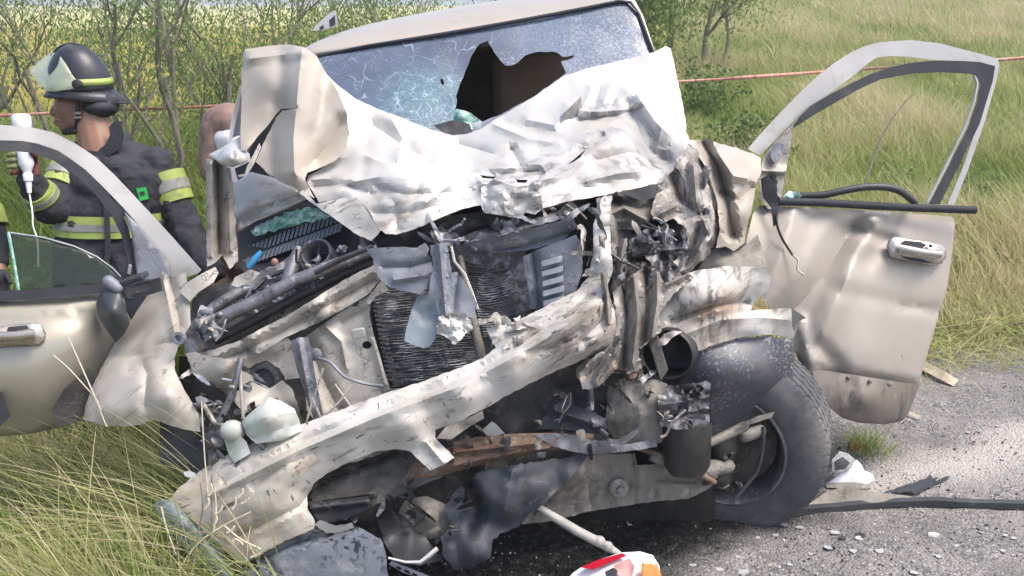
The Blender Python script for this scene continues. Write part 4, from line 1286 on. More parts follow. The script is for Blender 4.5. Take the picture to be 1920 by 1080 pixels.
# inner front panel (painted) left of the radiator
S('front_panel_beam', [(366, 664, 3.06), (410, 652, 3.05), (450, 638, 3.05), (492, 615, 3.05), (535, 594, 3.05), (600, 553, 3.07), (650, 522, 3.08), (702, 496, 3.09), (716, 520, 3.09), (690, 552, 3.10), (640, 582, 3.09), (590, 608, 3.08), (537, 632, 3.07), (500, 655, 3.07), (455, 678, 3.07), (425, 715, 3.08), (380, 715, 3.08)], 'inner',
  ctrl=[(600, 575, 3.03), (480, 640, 3.02), (420, 690, 3.02)], creases=[([(372, 690), (455, 660), (540, 615), (700, 525)], 12, 0.03), ([(455, 640), (470, 670)], 6, 0.015)], crumple=0.012, cs=7, res=9, solid=0.012, jag=.8)
S('front_panel', [(560, 640, 3.12), (640, 584, 3.12), (692, 554, 3.13), (718, 522, 3.13), (728, 545, 3.13), (704, 556, 3.13), (694, 570, 3.13), (693, 590, 3.13), (700, 625, 3.12), (712, 665, 3.11), (722, 700, 3.1), (732, 730, 3.09), (690, 760, 3.09), (600, 800, 3.06), (575, 770, 3.07), (570, 700, 3.1)], 'inner',
  creases=[([(610, 612), (640, 640), (650, 690)], 8, -0.015), ([(580, 640), (600, 700), (640, 780)], 20, 0.03), ([(690, 570), (700, 640), (722, 720)], 8, -0.02), ([(640, 602), (690, 575)], 5, 0.02)],
  holes=[[(665 + 8 * math.cos(a_), 567 + 8 * math.sin(a_)) for a_ in np.linspace(0, 2 * math.pi, 10, endpoint=False)], [(688 + 9 * math.cos(a_), 647 + 7.5 * math.sin(a_)) for a_ in np.linspace(0, 2 * math.pi, 10, endpoint=False)]],
  crumple=0.008, cs=6, res=9, solid=0.006)
MB().box(P(672, 625, 3.1), (0.024, 0, .004), (0, .006, 0), (-.003, 0, .018)).build('clip_pad', 'corner', car, 40, bevel=0.005)
S('headlamp_bucket', [(348, 662, 3.02), (366, 660, 3.02), (390, 668, 3.0), (455, 676, 3.02), (480, 660, 3.05), (540, 634, 3.07), (560, 650, 3.08), (562, 708, 3.08), (535, 712, 3.07), (524, 690, 3.09), (500, 676, 3.10), (480, 682, 3.09), (468, 690, 3.08), (450, 690, 3.05), (462, 705, 3.05), (440, 725, 3.02), (410, 728, 3.0), (385, 718, 3.0), (362, 700, 3.0)], 'inner',
  ctrl=[(410, 695, 2.95), (445, 685, 2.97)], crumple=0.02, cs=10, res=8, jag=1, solid=0.006)
S('headlamp_mount', [(452, 700, 3.04), (468, 692, 3.05), (480, 720, 3.06), (505, 728, 3.06), (518, 720, 3.06), (530, 712, 3.05), (548, 730, 3.04), (562, 770, 3.03), (570, 800, 3.03), (545, 790, 3.04), (520, 745, 3.04), (490, 758, 3.02), (460, 775, 3.0), (440, 755, 3.0)], 'inner', crumple=0.03, cs=10, res=8, jag=1)
MB().lathe(P(495, 712, 3.14), (-.1, -1, .3), [(0.055, -.05), (0.055, .0), (0.04, .006), (0.034, -.03), (0, -.03)], 20).build('horn', 'greymetal', car, 50)
S('support_strut', [(545, 640, 3.03), (560, 632, 3.03), (578, 632, 3.03), (584, 660, 3.02), (590, 700, 3.01), (606, 778, 3.0), (592, 796, 3.0), (572, 740, 3.02), (556, 690, 3.03)], 'greymetal', creases=[([(560, 640), (585, 770)], 7, -0.015)], res=7, solid=0.012)
tubep('release_cable', curve_pts([(598, 672, 3.06), (620, 680, 3.03), (645, 705, 3.02), (680, 718, 3.03), (718, 724, 3.05)], 18), 3.2, 'plastic', car, 6)
MB().lathe(P(593, 664, 3.08), (-.2, -1, .2), [(0.022, 0), (0.02, .02), (0.012, .024), (0, .024)], 14).build('cable_grommet', 'plastic', car, 50)
for pts_ in ([(572, 800, 2.98), (590, 740, 2.97), (606, 690, 2.98)], [(598, 790, 2.98), (635, 755, 2.98), (662, 722, 2.99)], [(586, 745, 2.97), (603, 788, 2.97)], [(628, 720, 2.99), (660, 765, 2.98)]):
    tubep('bent_wire', pts_, 2.3, 'inner', car, 5)
for pts_, r_, mm in (([(452, 672, 2.97), (444, 710, 2.95), (430, 750, 2.95), (412, 790, 2.95)], 6.5, 'greymetal'), ([(450, 690, 2.96), (452, 730, 2.95), (456, 785, 2.95)], 3.6, 'inner'), ([(455, 800, 2.93), (480, 825, 2.92), (505, 850, 2.92)], 6, 'greymetal'), ([(382, 760, 2.95), (400, 790, 2.95), (425, 800, 2.95)], 5, 'inner')):
    tubep('bracket_rod', pts_, r_, mm, car, 7)
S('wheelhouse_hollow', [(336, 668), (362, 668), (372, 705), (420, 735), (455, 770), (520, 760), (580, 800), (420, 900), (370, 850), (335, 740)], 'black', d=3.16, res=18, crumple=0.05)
# washer bottle
wb = S('washer_bottle', [(453, 790, 2.92), (468, 775, 2.91), (505, 744, 2.93), (528, 752, 2.93), (552, 766, 2.93), (562, 790, 2.93), (566, 808, 2.93), (530, 826, 2.90), (480, 832, 2.89), (462, 815, 2.9)], 'reservoir', ctrl=[(510, 790, 2.84)],
  creases=[([(460, 795), (510, 778), (555, 772)], 6, -0.012), ([(475, 822), (520, 806), (562, 796)], 6, 0.015)], solid=0.09, res=9, angle=50)
MB().ball(P(436, 808, 2.93), 0.042, .035, .036, 12).build('bottle_neck', 'reservoir', wb, 60)
S('lamp_shell', [(418, 818, 2.93), (445, 812, 2.91), (462, 828, 2.9), (470, 850, 2.9), (440, 868, 2.9), (428, 850, 2.92)], 'reservoir', crumple=0.03, cs=12, res=8, solid=0.02)
S('lamp_debris', [(372, 770, 3.0), (412, 800, 2.98), (430, 850, 2.96), (470, 850, 2.95), (480, 870, 2.95), (430, 895, 2.93), (395, 880, 2.95), (385, 830, 2.98)], 'greymetal', crumple=0.12, cs=16, fine=0.02, res=7, jag=3)

# --- radiator
rad = S('radiator', [(694, 556), (720, 538), (790, 510), (850, 480), (900, 470), (985, 470), (1000, 575), (940, 625), (905, 690), (800, 715), (730, 728), (710, 660), (693, 590)], 'fins', d=3.22, crumple=0.02, cs=6, res=16, solid=0.04)
mbf = MB()
for i in range(42):
    y0 = 548 + i * 5.0
    prev = None
    for seg in ((694 + (i * .85), 905 - max(0, i - 20) * 0.4),):
        pts_ = []
        for x_ in np.arange(seg[0], seg[1], 13):
            pts_.append(P(x_, y0 - (x_ - 700) * 0.10 + 3 * noise.noise(Vector((x_ * .03, i * .7, 1))) + 2.2 * noise.noise(Vector((x_ * .11, i * 1.9, 5))), 3.195 + 0.016 * noise.noise(Vector((x_ * .025, i * .45, 9)))))
        if len(pts_) > 2:
            mbf.tube(pts_, 0.0026, 4, cap=False)
tag(mbf.build('cooling_fins', 'fins', car, 60), kind='stuff')
mbf = MB()
for i in range(30):
    y0 = 492 + i * 4.6
    pts_ = []
    for x_ in np.arange(872 + 1.2 * i, 952 + 1.5 * i, 9):
        a_ = (x_ - 872) / 90
        pts_.append(P(x_, y0 - 14 * a_ * a_ + 9 * math.sin(a_ * 2.6) + 2.4 * noise.noise(Vector((x_ * .12, i * .9, 2))), 3.17 + 0.03 * a_ + 0.012 * noise.noise(Vector((x_ * .05, i * .6, 4)))))
    mbf.tube(pts_, 0.003, 4, cap=False)
tag(mbf.build('cooling_fins', 'fins', car, 60), kind='stuff')
S('radiator_side_tank', [(694, 560, 3.19), (706, 570, 3.17), (716, 640, 3.16), (738, 722, 3.14), (730, 728, 3.15), (712, 670, 3.16), (700, 620, 3.17)], 'black', res=8, solid=0.02)
for i in range(17):
    MB().box(P(708 + 1.7 * i, 575 + 8.6 * i, 3.165 - 0.0016 * i), (0.016, 0, -.003), (0, .006, 0), (0, 0, .0035)).build('tank_rib', 'greymetal', bpy.data.objects['radiator_side_tank'], 40)
tubep('condenser_post', [(862, 480, 3.1), (873, 540, 3.09), (886, 600, 3.08), (898, 650, 3.07), (906, 692, 3.06)], [7, 8, 9, 10, 9], 'rail', car, 6)
S('fan_cover_piece', [(686, 466, 3.04), (735, 463, 3.03), (785, 464, 3.04), (808, 484, 3.05), (812, 510, 3.04), (800, 540, 3.03), (788, 552, 3.02), (760, 546, 3.02), (733, 540, 3.03), (712, 524, 3.04), (702, 505, 3.05), (700, 485, 3.05)], 'plastic',
  creases=[([(720, 500), (770, 500), (805, 490)], 10, 0.02), ([(740, 525), (800, 515)], 9, -0.02)], crumple=0.018, cs=8, res=7, jag=1)
S('fan_blade', [(782, 556, 3.06), (800, 552, 3.05), (819, 556, 3.05), (823, 600, 3.02), (816, 636, 3.0), (806, 650, 3.0), (794, 653, 3.0), (775, 647, 3.0), (758, 639, 3.01), (761, 620, 3.02), (772, 580, 3.05)], 'cladding', creases=[([(785, 580), (798, 598), (806, 580)], 8, 0.015)], crumple=0.006, res=8, angle=60)
S('torn_grille_stem', [(806, 460, 3.02), (838, 456, 3.01), (844, 490, 3.0), (846, 512, 3.0), (858, 510, 3.0), (878, 540, 2.99), (895, 568, 2.98), (888, 596, 2.98), (850, 592, 2.98), (822, 594, 2.99), (816, 560, 3.0), (800, 566, 3.0), (806, 530, 3.0), (812, 495, 3.01)], 'plastic',
  creases=[([(824, 460), (830, 530), (836, 590)], 9, -0.03), ([(858, 515), (850, 590)], 8, 0.02)], crumple=0.02, cs=10, res=6, jag=1.3)
S('torn_foam', [(822, 594, 2.96), (836, 587, 2.95), (873, 588, 2.95), (884, 604, 2.95), (886, 618, 2.95), (872, 626, 2.94), (860, 640, 2.94), (852, 646, 2.94), (842, 636, 2.94), (828, 628, 2.95), (818, 624, 2.96)], 'foam', crumple=0.05, cs=26, fine=0.012, res=5, jag=2, solid=0.02)
S('torn_foam', [(784, 462, 3.0), (796, 455, 2.99), (805, 466, 2.99), (802, 476, 3.0), (790, 472, 3.0)], 'foam', crumple=0.03, cs=22, res=5, jag=1)
S('upper_tie_bar', [(846, 464, 3.10), (880, 455, 3.08), (944, 438, 3.07), (1012, 424, 3.06), (1074, 407, 3.06), (1082, 424, 3.06), (1060, 446, 3.08), (1038, 457, 3.08), (984, 470, 3.09), (930, 474, 3.10), (880, 476, 3.12), (858, 492, 3.12)], 'plastic',
  creases=[([(850, 462), (944, 441), (1074, 410)], 6, -0.03), ([(860, 482), (980, 462), (1070, 435)], 7, 0.03)], crumple=0.016, cs=9, res=7, solid=0.01, jag=1)
S('tie_bar_flange', [(872, 450, 3.14), (890, 438, 3.15), (940, 425, 3.16), (985, 412, 3.16), (1070, 390, 3.15), (1078, 406, 3.1), (1010, 422, 3.1), (944, 438, 3.1), (880, 456, 3.12)], 'greymetal', crumple=0.04, cs=14, res=8, jag=2)
vp = S('vented_duct_panel', [(980, 482, 3.1), (1008, 468, 3.08), (1040, 456, 3.07), (1080, 440, 3.06), (1092, 460, 3.06), (1092, 510, 3.05), (1080, 546, 3.05), (1050, 562, 3.06), (1014, 578, 3.08), (997, 580, 3.1)], 'plastic', crumple=0.016, cs=8, res=8, solid=0.008, creases=[([(1000, 475), (1014, 575)], 7, 0.03)])
for i in range(5):
    y0 = 490 + i * 18.5
    MB().box(P(1034 + 1.0 * i, y0, 3.04), Vector((0.036, 0, .010)), (0, .014, -.003), (0, .006, .009)).build('vent_slat', 'plastic', vp, 40, bevel=0.003)
tubep('torn_weatherstrip', [(846, 462, 3.05), (852, 490, 3.04), (872, 515, 3.03), (884, 545, 3.02), (896, 580, 3.0)], 2.6, 'foam', car, 5)
S('radiator_cap_debris', [(800, 430, 3.16), (830, 425, 3.15), (860, 440, 3.13), (870, 452, 3.12), (850, 462, 3.12), (815, 458, 3.13)], 'greymetal', crumple=0.07, cs=16, res=6, jag=2)
tubep('tie_bar_hose', curve_pts([(812, 424, 3.13), (818, 440, 3.1), (814, 455, 3.1)], 8), 3, 'foam', car, 5)

# --- bumper fascia, torn loose and twisted upward to the right
bumper = S('bumper', [(318, 938, 2.93), (335, 915, 2.94), (380, 880, 2.95), (430, 850, 2.95), (500, 820, 2.95), (562, 797, 2.95), (640, 768, 2.95), (720, 738, 2.95), (790, 716, 2.95), (850, 694, 2.95), (905, 672, 2.95), (930, 652, 2.96), (912, 618, 2.99), (938, 606, 2.99), (965, 604, 2.99), (1000, 586, 3.0), (1050, 560, 3.01), (1082, 545, 3.02), (1102, 520, 3.03), (1112, 480, 3.05), (1113, 420, 3.08),
      (1128, 372, 3.10), (1148, 366, 3.10), (1142, 420, 3.06), (1146, 470, 3.03), (1150, 505, 3.01), (1136, 545, 2.99), (1150, 570, 2.98), (1162, 610, 2.98), (1150, 640, 2.98), (1118, 662, 2.98), (1082, 680, 2.97), (1040, 697, 2.96), (1000, 716, 2.95), (950, 742, 2.94), (905, 768, 2.93), (850, 795, 2.92), (816, 806, 2.91), (816, 820, 2.90), (852, 858, 2.89), (826, 874, 2.89), (806, 882, 2.89), (785, 862, 2.89), (768, 846, 2.9), (742, 842, 2.91),
      (700, 848, 2.92), (655, 866, 2.92), (618, 885, 2.92), (590, 905, 2.92), (576, 930, 2.91), (576, 952, 2.9), (590, 978, 2.89), (588, 992, 2.89), (540, 1012, 2.88), (490, 1038, 2.88), (452, 1060, 2.88), (430, 1040, 2.88), (400, 1015, 2.89), (362, 975, 2.91)], 'scraped',
  ctrl=[(450, 930, 2.86), (540, 880, 2.83), (650, 800, 2.85), (760, 790, 2.83), (860, 740, 2.84), (960, 690, 2.86), (1060, 630, 2.88), (1110, 580, 2.91), (1125, 480, 3.0), (400, 950, 2.90)],
  creases=[([(400, 925), (560, 845), (700, 785), (860, 725), (1000, 650), (1120, 570)], 15, -0.03), ([(420, 905), (580, 822), (720, 765), (900, 695), (1020, 615), (1100, 555)], 9, 0.024), ([(440, 1010), (560, 950), (585, 920)], 7, 0.012), ([(475, 915), (505, 890), (530, 875)], 6, 0.012), ([(1090, 640), (1130, 600), (1145, 560)], 16, 0.03), ([(980, 660), (1040, 650), (1090, 620)], 12, 0.02), ([(800, 830), (830, 866)], 10, -0.02)],
  crumple=0.017, cs=9, fine=0.004, solid=0.006, jag=1.0, res=8, angle=28)
S('bumper_end_cap', [(286, 946, 2.93), (300, 936, 2.92), (322, 938, 2.90), (350, 962, 2.87), (378, 992, 2.86), (392, 1004, 2.86), (420, 1040, 2.85), (438, 1078, 2.84), (400, 1082, 2.86), (360, 1048, 2.89), (330, 1012, 2.91), (300, 975, 2.93)], 'cladding', ctrl=[(335, 975, 2.86)], creases=[([(322, 938), (380, 1000), (435, 1070)], 7, 0.02)], res=9, solid=0.006, angle=60)
S('bumper_valance', [(440, 1085, 2.86), (452, 1062, 2.86), (490, 1040, 2.86), (540, 1014, 2.86), (588, 993, 2.86), (620, 990, 2.87), (664, 984, 2.88), (690, 998, 2.88), (714, 1010, 2.88), (724, 1040, 2.88), (728, 1080, 2.87), (730, 1130, 2.87), (600, 1160, 2.86), (440, 1130, 2.86)], 'valance',
  creases=[([(452, 1072), (545, 1022), (660, 990)], 7, 0.03), ([(500, 1048), (525, 1085)], 5, 0.012)], crumple=0.012, cs=7, res=9, solid=0.008, jag=1.5)
S('valance_edge', [(590, 984, 2.85), (600, 975, 2.85), (630, 986, 2.85), (660, 980, 2.85), (664, 990, 2.86), (640, 998, 2.86), (612, 1000, 2.86)], 'corner', crumple=0.02, res=6, jag=1)
# fog-lamp opening and what shows through it
S('bumper_cavity', [(560, 920), (620, 870), (720, 830), (860, 790), (980, 720), (1120, 660), (1200, 680), (1180, 820), (1000, 900), (850, 960), (720, 1020), (600, 1000)], 'grime', d=3.12, crumple=0.08, cs=9, res=16)
S('bumper_liner', [(582, 930, 2.96), (600, 908, 2.97), (660, 868, 2.99), (740, 842, 3.0), (770, 850, 3.0), (800, 880, 3.0), (846, 868, 3.0), (850, 885, 3.0), (780, 915, 2.99), (700, 948, 2.97), (660, 962, 2.96), (600, 968, 2.95)], 'grime', creases=[([(590, 940), (700, 925)], 8, -0.03), ([(600, 905), (740, 850)], 10, 0.03)], crumple=0.03, cs=9, res=8, jag=1.5)
S('bumper_lower_lip', [(578, 940, 2.93), (620, 938, 2.94), (690, 930, 2.95), (704, 950, 2.95), (660, 972, 2.95), (620, 982, 2.94), (592, 978, 2.92), (582, 960, 2.92)], 'black', creases=[([(585, 952), (690, 940)], 6, -0.025)], res=6, angle=180)
tubep('crash_bar', [(640, 960, 3.06), (720, 915, 3.04), (800, 878, 3.02), (880, 852, 3.0), (960, 836, 3.0), (1030, 828, 3.02), (1110, 822, 3.06)], [16, 20, 25, 27, 25, 18, 12], 'rust', car, 8, flat=0.7)
S('crash_bar_plate', [(850, 828, 2.97), (900, 818, 2.97), (1000, 816, 2.98), (1050, 820, 2.99), (1030, 840, 2.98), (960, 850, 2.96), (900, 862, 2.95), (850, 872, 2.95)], 'rust', crumple=0.02, cs=9, res=8, jag=1.5, creases=[([(850, 848), (1000, 832)], 8, -0.02)])
S('crash_bar_stay', [(1000, 815, 2.98), (1060, 812, 2.98), (1110, 826, 2.98), (1160, 824, 2.98), (1200, 800, 2.98), (1206, 806, 2.98), (1170, 834, 2.98), (1230, 824, 2.98), (1232, 838, 2.98), (1150, 850, 2.98), (1100, 852, 2.98), (1040, 838, 2.98)], 'greymetal', crumple=0.025, cs=14, res=7, jag=1)
S('torn_bracket', [(818, 822, 2.88), (836, 800, 2.9), (880, 782, 2.91), (905, 770, 2.92), (908, 784, 2.92), (880, 800, 2.91), (846, 824, 2.89)], 'rail', crumple=0.02, res=6)
S('white_chip', [(905, 806, 2.93), (922, 790, 2.92), (930, 795, 2.92), (946, 812, 2.92), (930, 818, 2.93), (912, 816, 2.94)], 'corner', crumple=0.03, res=6)
# black plastic hanging down under the bumper
S('torn_undertray', [(832, 952, 3.0), (870, 900, 2.98), (905, 882, 2.97), (960, 872, 2.97), (1010, 866, 2.97), (1060, 858, 2.99), (1108, 848, 3.0), (1090, 872, 2.99), (1060, 905, 2.98), (1030, 935, 2.97), (1004, 955, 2.96), (975, 985, 2.95), (945, 998, 2.93), (925, 1010, 2.92), (920, 1045, 2.9), (890, 1066, 2.9), (850, 1068, 2.9), (832, 1045, 2.91), (826, 1005, 2.93), (850, 985, 2.96), (838, 968, 2.98)], 'torn_blue',
  ctrl=[(930, 920, 2.90), (880, 1020, 2.86)], creases=[([(880, 910), (905, 960), (880, 1000)], 16, 0.06), ([(960, 880), (945, 960)], 18, -0.03)], crumple=0.055, cs=8, fine=0.006, res=8, jag=2.5, solid=0.005, angle=50,
  holes=[[(872, 918), (895, 915), (890, 935), (868, 945)]])
S('undertray_piece', [(1000, 805, 3.02), (1040, 760, 3.02), (1066, 735, 3.03), (1074, 760, 3.02), (1108, 770, 3.0), (1136, 785, 2.99), (1136, 815, 2.99), (1100, 812, 2.98), (1060, 806, 3.0)], 'torn_blue', crumple=0.03, cs=9, res=8, jag=1.5, creases=[([(1040, 770), (1130, 800)], 12, -0.03)])
S('dusty_canister', [(745, 965, 3.05), (760, 935, 3.03), (800, 930, 3.02), (835, 945, 3.03), (855, 960, 3.04), (850, 985, 3.03), (826, 1005, 3.02), (790, 1016, 3.02), (765, 1005, 3.04)], 'rail', ctrl=[(800, 970, 2.95)], crumple=0.03, cs=14, res=7)
S('oily_splash_guard', [(700, 960, 3.05), (760, 950, 3.05), (800, 1010, 3.0), (830, 1050, 2.98), (790, 1060, 2.95), (740, 1048, 2.93), (722, 1020, 2.93)], 'black', crumple=0.04, res=9, jag=2)
tubep('bent_trim_strip', [(728, 1046, 2.86), (760, 1054, 2.86), (788, 1054, 2.86), (806, 1040, 2.87), (820, 1028, 2.88)], [2.5, 3, 4, 5, 5], 'corner', car, 5)

# --- crushed right-hand corner of the engine bay
S('crushed_wing_upright', [(1118, 372, 3.12), (1150, 362, 3.14), (1200, 352, 3.18), (1252, 338, 3.24), (1268, 300, 3.30), (1290, 268, 3.36), (1310, 285, 3.36), (1330, 330, 3.34), (1345, 380, 3.3), (1352, 430, 3.28), (1330, 478, 3.26), (1300, 505, 3.22), (1262, 522, 3.16), (1240, 560, 3.10), (1262, 600, 3.08), (1240, 625, 3.07), (1200, 650, 3.06), (1190, 700, 3.08), (1150, 700, 3.06), (1125, 720, 3.04), (1090, 726, 3.02), (1080, 690, 3.02), (1120, 660, 3.02), (1146, 620, 3.03), (1140, 560, 3.04), (1150, 500, 3.06), (1142, 430, 3.08), (1124, 400, 3.1)], 'mangled',
  ctrl=[(1220, 420, 3.30), (1180, 400, 3.24), (1280, 420, 3.22), (1200, 500, 3.22), (1180, 590, 3.0), (1240, 480, 3.1)],
  creases=[([(1150, 380), (1200, 420), (1260, 400)], 18, 0.10), ([(1170, 470), (1215, 490), (1250, 470)], 16, 0.09), ([(1160, 520), (1170, 600), (1180, 680)], 9, 0.06), ([(1195, 540), (1205, 600), (1195, 640)], 9, -0.05), ([(1225, 540), (1225, 620)], 9, 0.05), ([(1270, 300), (1290, 400), (1260, 480)], 12, -0.06), ([(1310, 330), (1320, 400)], 10, 0.06), ([(1235, 350), (1225, 400), (1200, 440)], 12, -0.06)],
  crumple=0.085, cs=8.5, fine=0.018, solid=0.004, jag=3, res=6, angle=30)
S('crushed_inner_wing', [(1130, 385, 3.20), (1200, 370, 3.22), (1256, 342, 3.26), (1250, 372, 3.2), (1220, 410, 3.15), (1200, 430, 3.14), (1160, 430, 3.15), (1140, 412, 3.15)], 'rail', creases=[([(1140, 405), (1170, 390), (1215, 415)], 9, -0.04), ([(1146, 425), (1200, 425)], 6, 0.03)], crumple=0.05, cs=10, res=7, jag=1.5)
S('dark_gap_panel', [(1165, 362, 3.14), (1252, 340, 3.22), (1246, 368, 3.20), (1200, 376, 3.18)], 'black', res=9, crumple=0.02)
S('folded_wing_panel', [(1240, 350, 3.2), (1268, 310, 3.2), (1290, 290, 3.24), (1312, 310, 3.22), (1330, 350, 3.18), (1340, 400, 3.14), (1336, 440, 3.12), (1318, 470, 3.1), (1296, 500, 3.08), (1276, 510, 3.06), (1262, 490, 3.08), (1290, 470, 3.1), (1288, 430, 3.12), (1262, 410, 3.12), (1240, 420, 3.1), (1220, 400, 3.12), (1228, 372, 3.16)], 'mangled',
  creases=[([(1262, 330), (1280, 380), (1310, 400)], 16, 0.06), ([(1300, 310), (1306, 380), (1325, 430)], 13, -0.05), ([(1240, 400), (1270, 385), (1300, 395)], 12, -0.04), ([(1320, 400), (1305, 450), (1285, 500)], 12, 0.05)], crumple=0.035, cs=9, fine=0.008, res=6, jag=1.5, angle=32, solid=0.003)
S('folded_wing_panel', [(1180, 450, 3.12), (1215, 428, 3.12), (1250, 425, 3.1), (1282, 440, 3.08), (1296, 470, 3.06), (1280, 500, 3.04), (1262, 520, 3.02), (1238, 540, 3.0), (1215, 525, 3.02), (1226, 500, 3.04), (1210, 480, 3.06), (1186, 476, 3.08)], 'greymetal',
  creases=[([(1200, 450), (1240, 470), (1285, 465)], 11, -0.05), ([(1225, 440), (1250, 490), (1240, 530)], 12, 0.05), ([(1270, 445), (1262, 510)], 10, 0.04)], crumple=0.05, cs=12, fine=0.01, res=5.5, jag=2, angle=30, solid=0.003)
S('folded_wing_panel', [(1148, 548, 3.0), (1180, 520, 3.02), (1205, 500, 3.03), (1232, 505, 3.02), (1246, 530, 3.0), (1262, 524, 3.0), (1290, 510, 3.02), (1300, 520, 3.01), (1262, 552, 2.98), (1236, 590, 2.97), (1240, 622, 2.97), (1215, 640, 2.97), (1196, 655, 2.97), (1204, 690, 2.98), (1180, 702, 2.98), (1160, 690, 2.97), (1140, 706, 2.95), (1124, 724, 2.94), (1092, 730, 2.94), (1086, 700, 2.95), (1110, 672, 2.95), (1150, 640, 2.96), (1158, 600, 2.97)], 'mangled',
  creases=[([(1168, 530), (1176, 600), (1168, 690)], 9, 0.05), ([(1188, 520), (1196, 590), (1186, 680)], 9, -0.045), ([(1212, 510), (1214, 580), (1206, 650)], 9, 0.05), ([(1232, 515), (1232, 570), (1222, 630)], 9, -0.04), ([(1100, 705), (1140, 670), (1156, 640)], 12, 0.03), ([(1120, 720), (1150, 690)], 9, -0.03), ([(1250, 535), (1290, 515)], 8, -0.03)], crumple=0.03, cs=9, fine=0.008, res=5.5, jag=2, angle=30, solid=0.003)
TORN = [(1166, 486, 12, 40, .1, 3.04, 'mangled'), (1196, 462, 11, 30, .5, 3.07, 'greymetal'), (1318, 350, 9, 40, .2, 3.2, 'greymetal'), (1136, 560, 9, 50, -.1, 2.98, 'mangled'), (1130, 690, 13, 30, .5, 2.93, 'mangled'), (1205, 470, 9, 22, 1.0, 3.05, 'dark')]
for i, (x_, y_, w_, h_, a_, d_, mm) in enumerate(TORN):
    rs = random.Random(i * 7 + 3)
    ca_, sa_ = math.cos(a_), math.sin(a_)
    left, right = [], []
    for k in range(6):
        t_ = k / 5 * 2 - 1
        wv = w_ * (1 - .35 * abs(t_)) * rs.uniform(.7, 1.2)
        ox = rs.uniform(-.25, .25) * w_
        for lst, sg in ((left, -1), (right, 1)):
            u_, v_ = ox + sg * wv, t_ * h_
            lst.append((x_ + u_ * ca_ - v_ * sa_, y_ + u_ * sa_ + v_ * ca_, d_ + rs.uniform(-.025, .025)))
    S('torn_metal_scrap', left + right[::-1], mm, creases=[([(x_ + h_ * sa_, y_ - h_ * ca_), (x_ + rs.uniform(-4, 4), y_), (x_ - h_ * sa_, y_ + h_ * ca_)], w_ * .8, rs.choice([-1, 1]) * .05)], crumple=0.045, cs=11, fine=0.008, res=5.5, jag=1.5, angle=28, solid=0.003)
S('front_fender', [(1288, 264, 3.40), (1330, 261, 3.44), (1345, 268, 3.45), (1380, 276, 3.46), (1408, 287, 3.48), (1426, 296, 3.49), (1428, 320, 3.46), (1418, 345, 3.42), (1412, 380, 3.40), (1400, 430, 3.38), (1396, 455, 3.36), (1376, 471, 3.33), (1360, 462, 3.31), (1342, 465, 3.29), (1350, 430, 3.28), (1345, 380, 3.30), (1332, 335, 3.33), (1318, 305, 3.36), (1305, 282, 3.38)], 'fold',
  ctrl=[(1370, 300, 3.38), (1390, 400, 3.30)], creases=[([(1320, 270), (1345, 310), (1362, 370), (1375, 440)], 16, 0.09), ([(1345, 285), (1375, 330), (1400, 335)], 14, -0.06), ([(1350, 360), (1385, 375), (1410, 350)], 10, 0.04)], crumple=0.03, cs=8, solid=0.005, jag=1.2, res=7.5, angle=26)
S('fender_apron', [(1300, 520, 3.34), (1325, 475, 3.34), (1345, 462, 3.34), (1385, 470, 3.36), (1420, 440, 3.40), (1440, 500, 3.36), (1400, 510, 3.32)], 'rail', crumple=0.04, res=9)
# wheel-arch lip
S('wheel_arch', [(1236, 548, 3.08), (1268, 520, 3.06), (1310, 506, 3.05), (1360, 499, 3.05), (1400, 499, 3.06), (1434, 505, 3.08), (1446, 520, 3.09), (1440, 545, 3.10), (1414, 566, 3.12), (1408, 582, 3.12), (1440, 580, 3.12), (1480, 577, 3.14), (1498, 584, 3.15), (1494, 610, 3.16), (1488, 634, 3.17), (1440, 627, 3.13), (1390, 632, 3.10), (1340, 645, 3.07), (1306, 660, 3.04), (1298, 635, 3.02), (1270, 614, 3.02), (1240, 622, 3.02), (1200, 655, 3.03), (1192, 620, 3.05), (1210, 580, 3.06)], 'scraped',
  ctrl=[(1350, 555, 2.98), (1280, 560, 3.0), (1420, 610, 3.08)], creases=[([(1260, 600), (1330, 575), (1400, 565)], 10, 0.03), ([(1290, 625), (1350, 600), (1420, 595), (1480, 600)], 12, -0.015), ([(1325, 500), (1330, 640)], 3.5, 0.01), ([(1448, 578), (1450, 628)], 3.5, 0.01)], crumple=0.022, cs=9, fine=0.004, solid=0.006, jag=1, res=7.5, angle=30)
S('arch_tear', [(1484, 578, 3.12), (1500, 588, 3.1), (1512, 596, 3.09), (1494, 604, 3.11), (1490, 625, 3.12), (1485, 610, 3.12)], 'inner', crumple=0.03, res=6)
# fog-lamp tube
fc, fa = P(1252, 664, 3.02), Vector((-0.42, -0.86, 0.06)).normalized()
fl = MB().lathe(fc, fa, [(0.085, -0.10), (0.087, 0.0), (0.084, 0.004), (0.080, 0.0), (0.078, -0.10), (0.0, -0.12)], 36).build('fog_lamp_housing', 'black', car, 50)
MB().box(fc + Vector((-.03, -.0, -.01)), (0.02, 0, -.06), (0, .02, 0), (0.012, 0, .02)).build('fog_lamp_strut', 'rail', fl, 40, bevel=0.004)
S('fog_lamp_remnant', [(1228, 646, 2.98), (1245, 626, 2.97), (1262, 620, 2.97), (1280, 622, 2.97), (1262, 632, 2.97), (1250, 645, 2.97), (1236, 652, 2.97)], 'mangled', crumple=0.03, cs=20, res=5)
S('rusty_bracket', [(1168, 690, 3.0), (1185, 680, 2.99), (1200, 690, 2.99), (1192, 708, 2.99), (1178, 712, 3.0)], 'rust', crumple=0.05, cs=18, res=5)
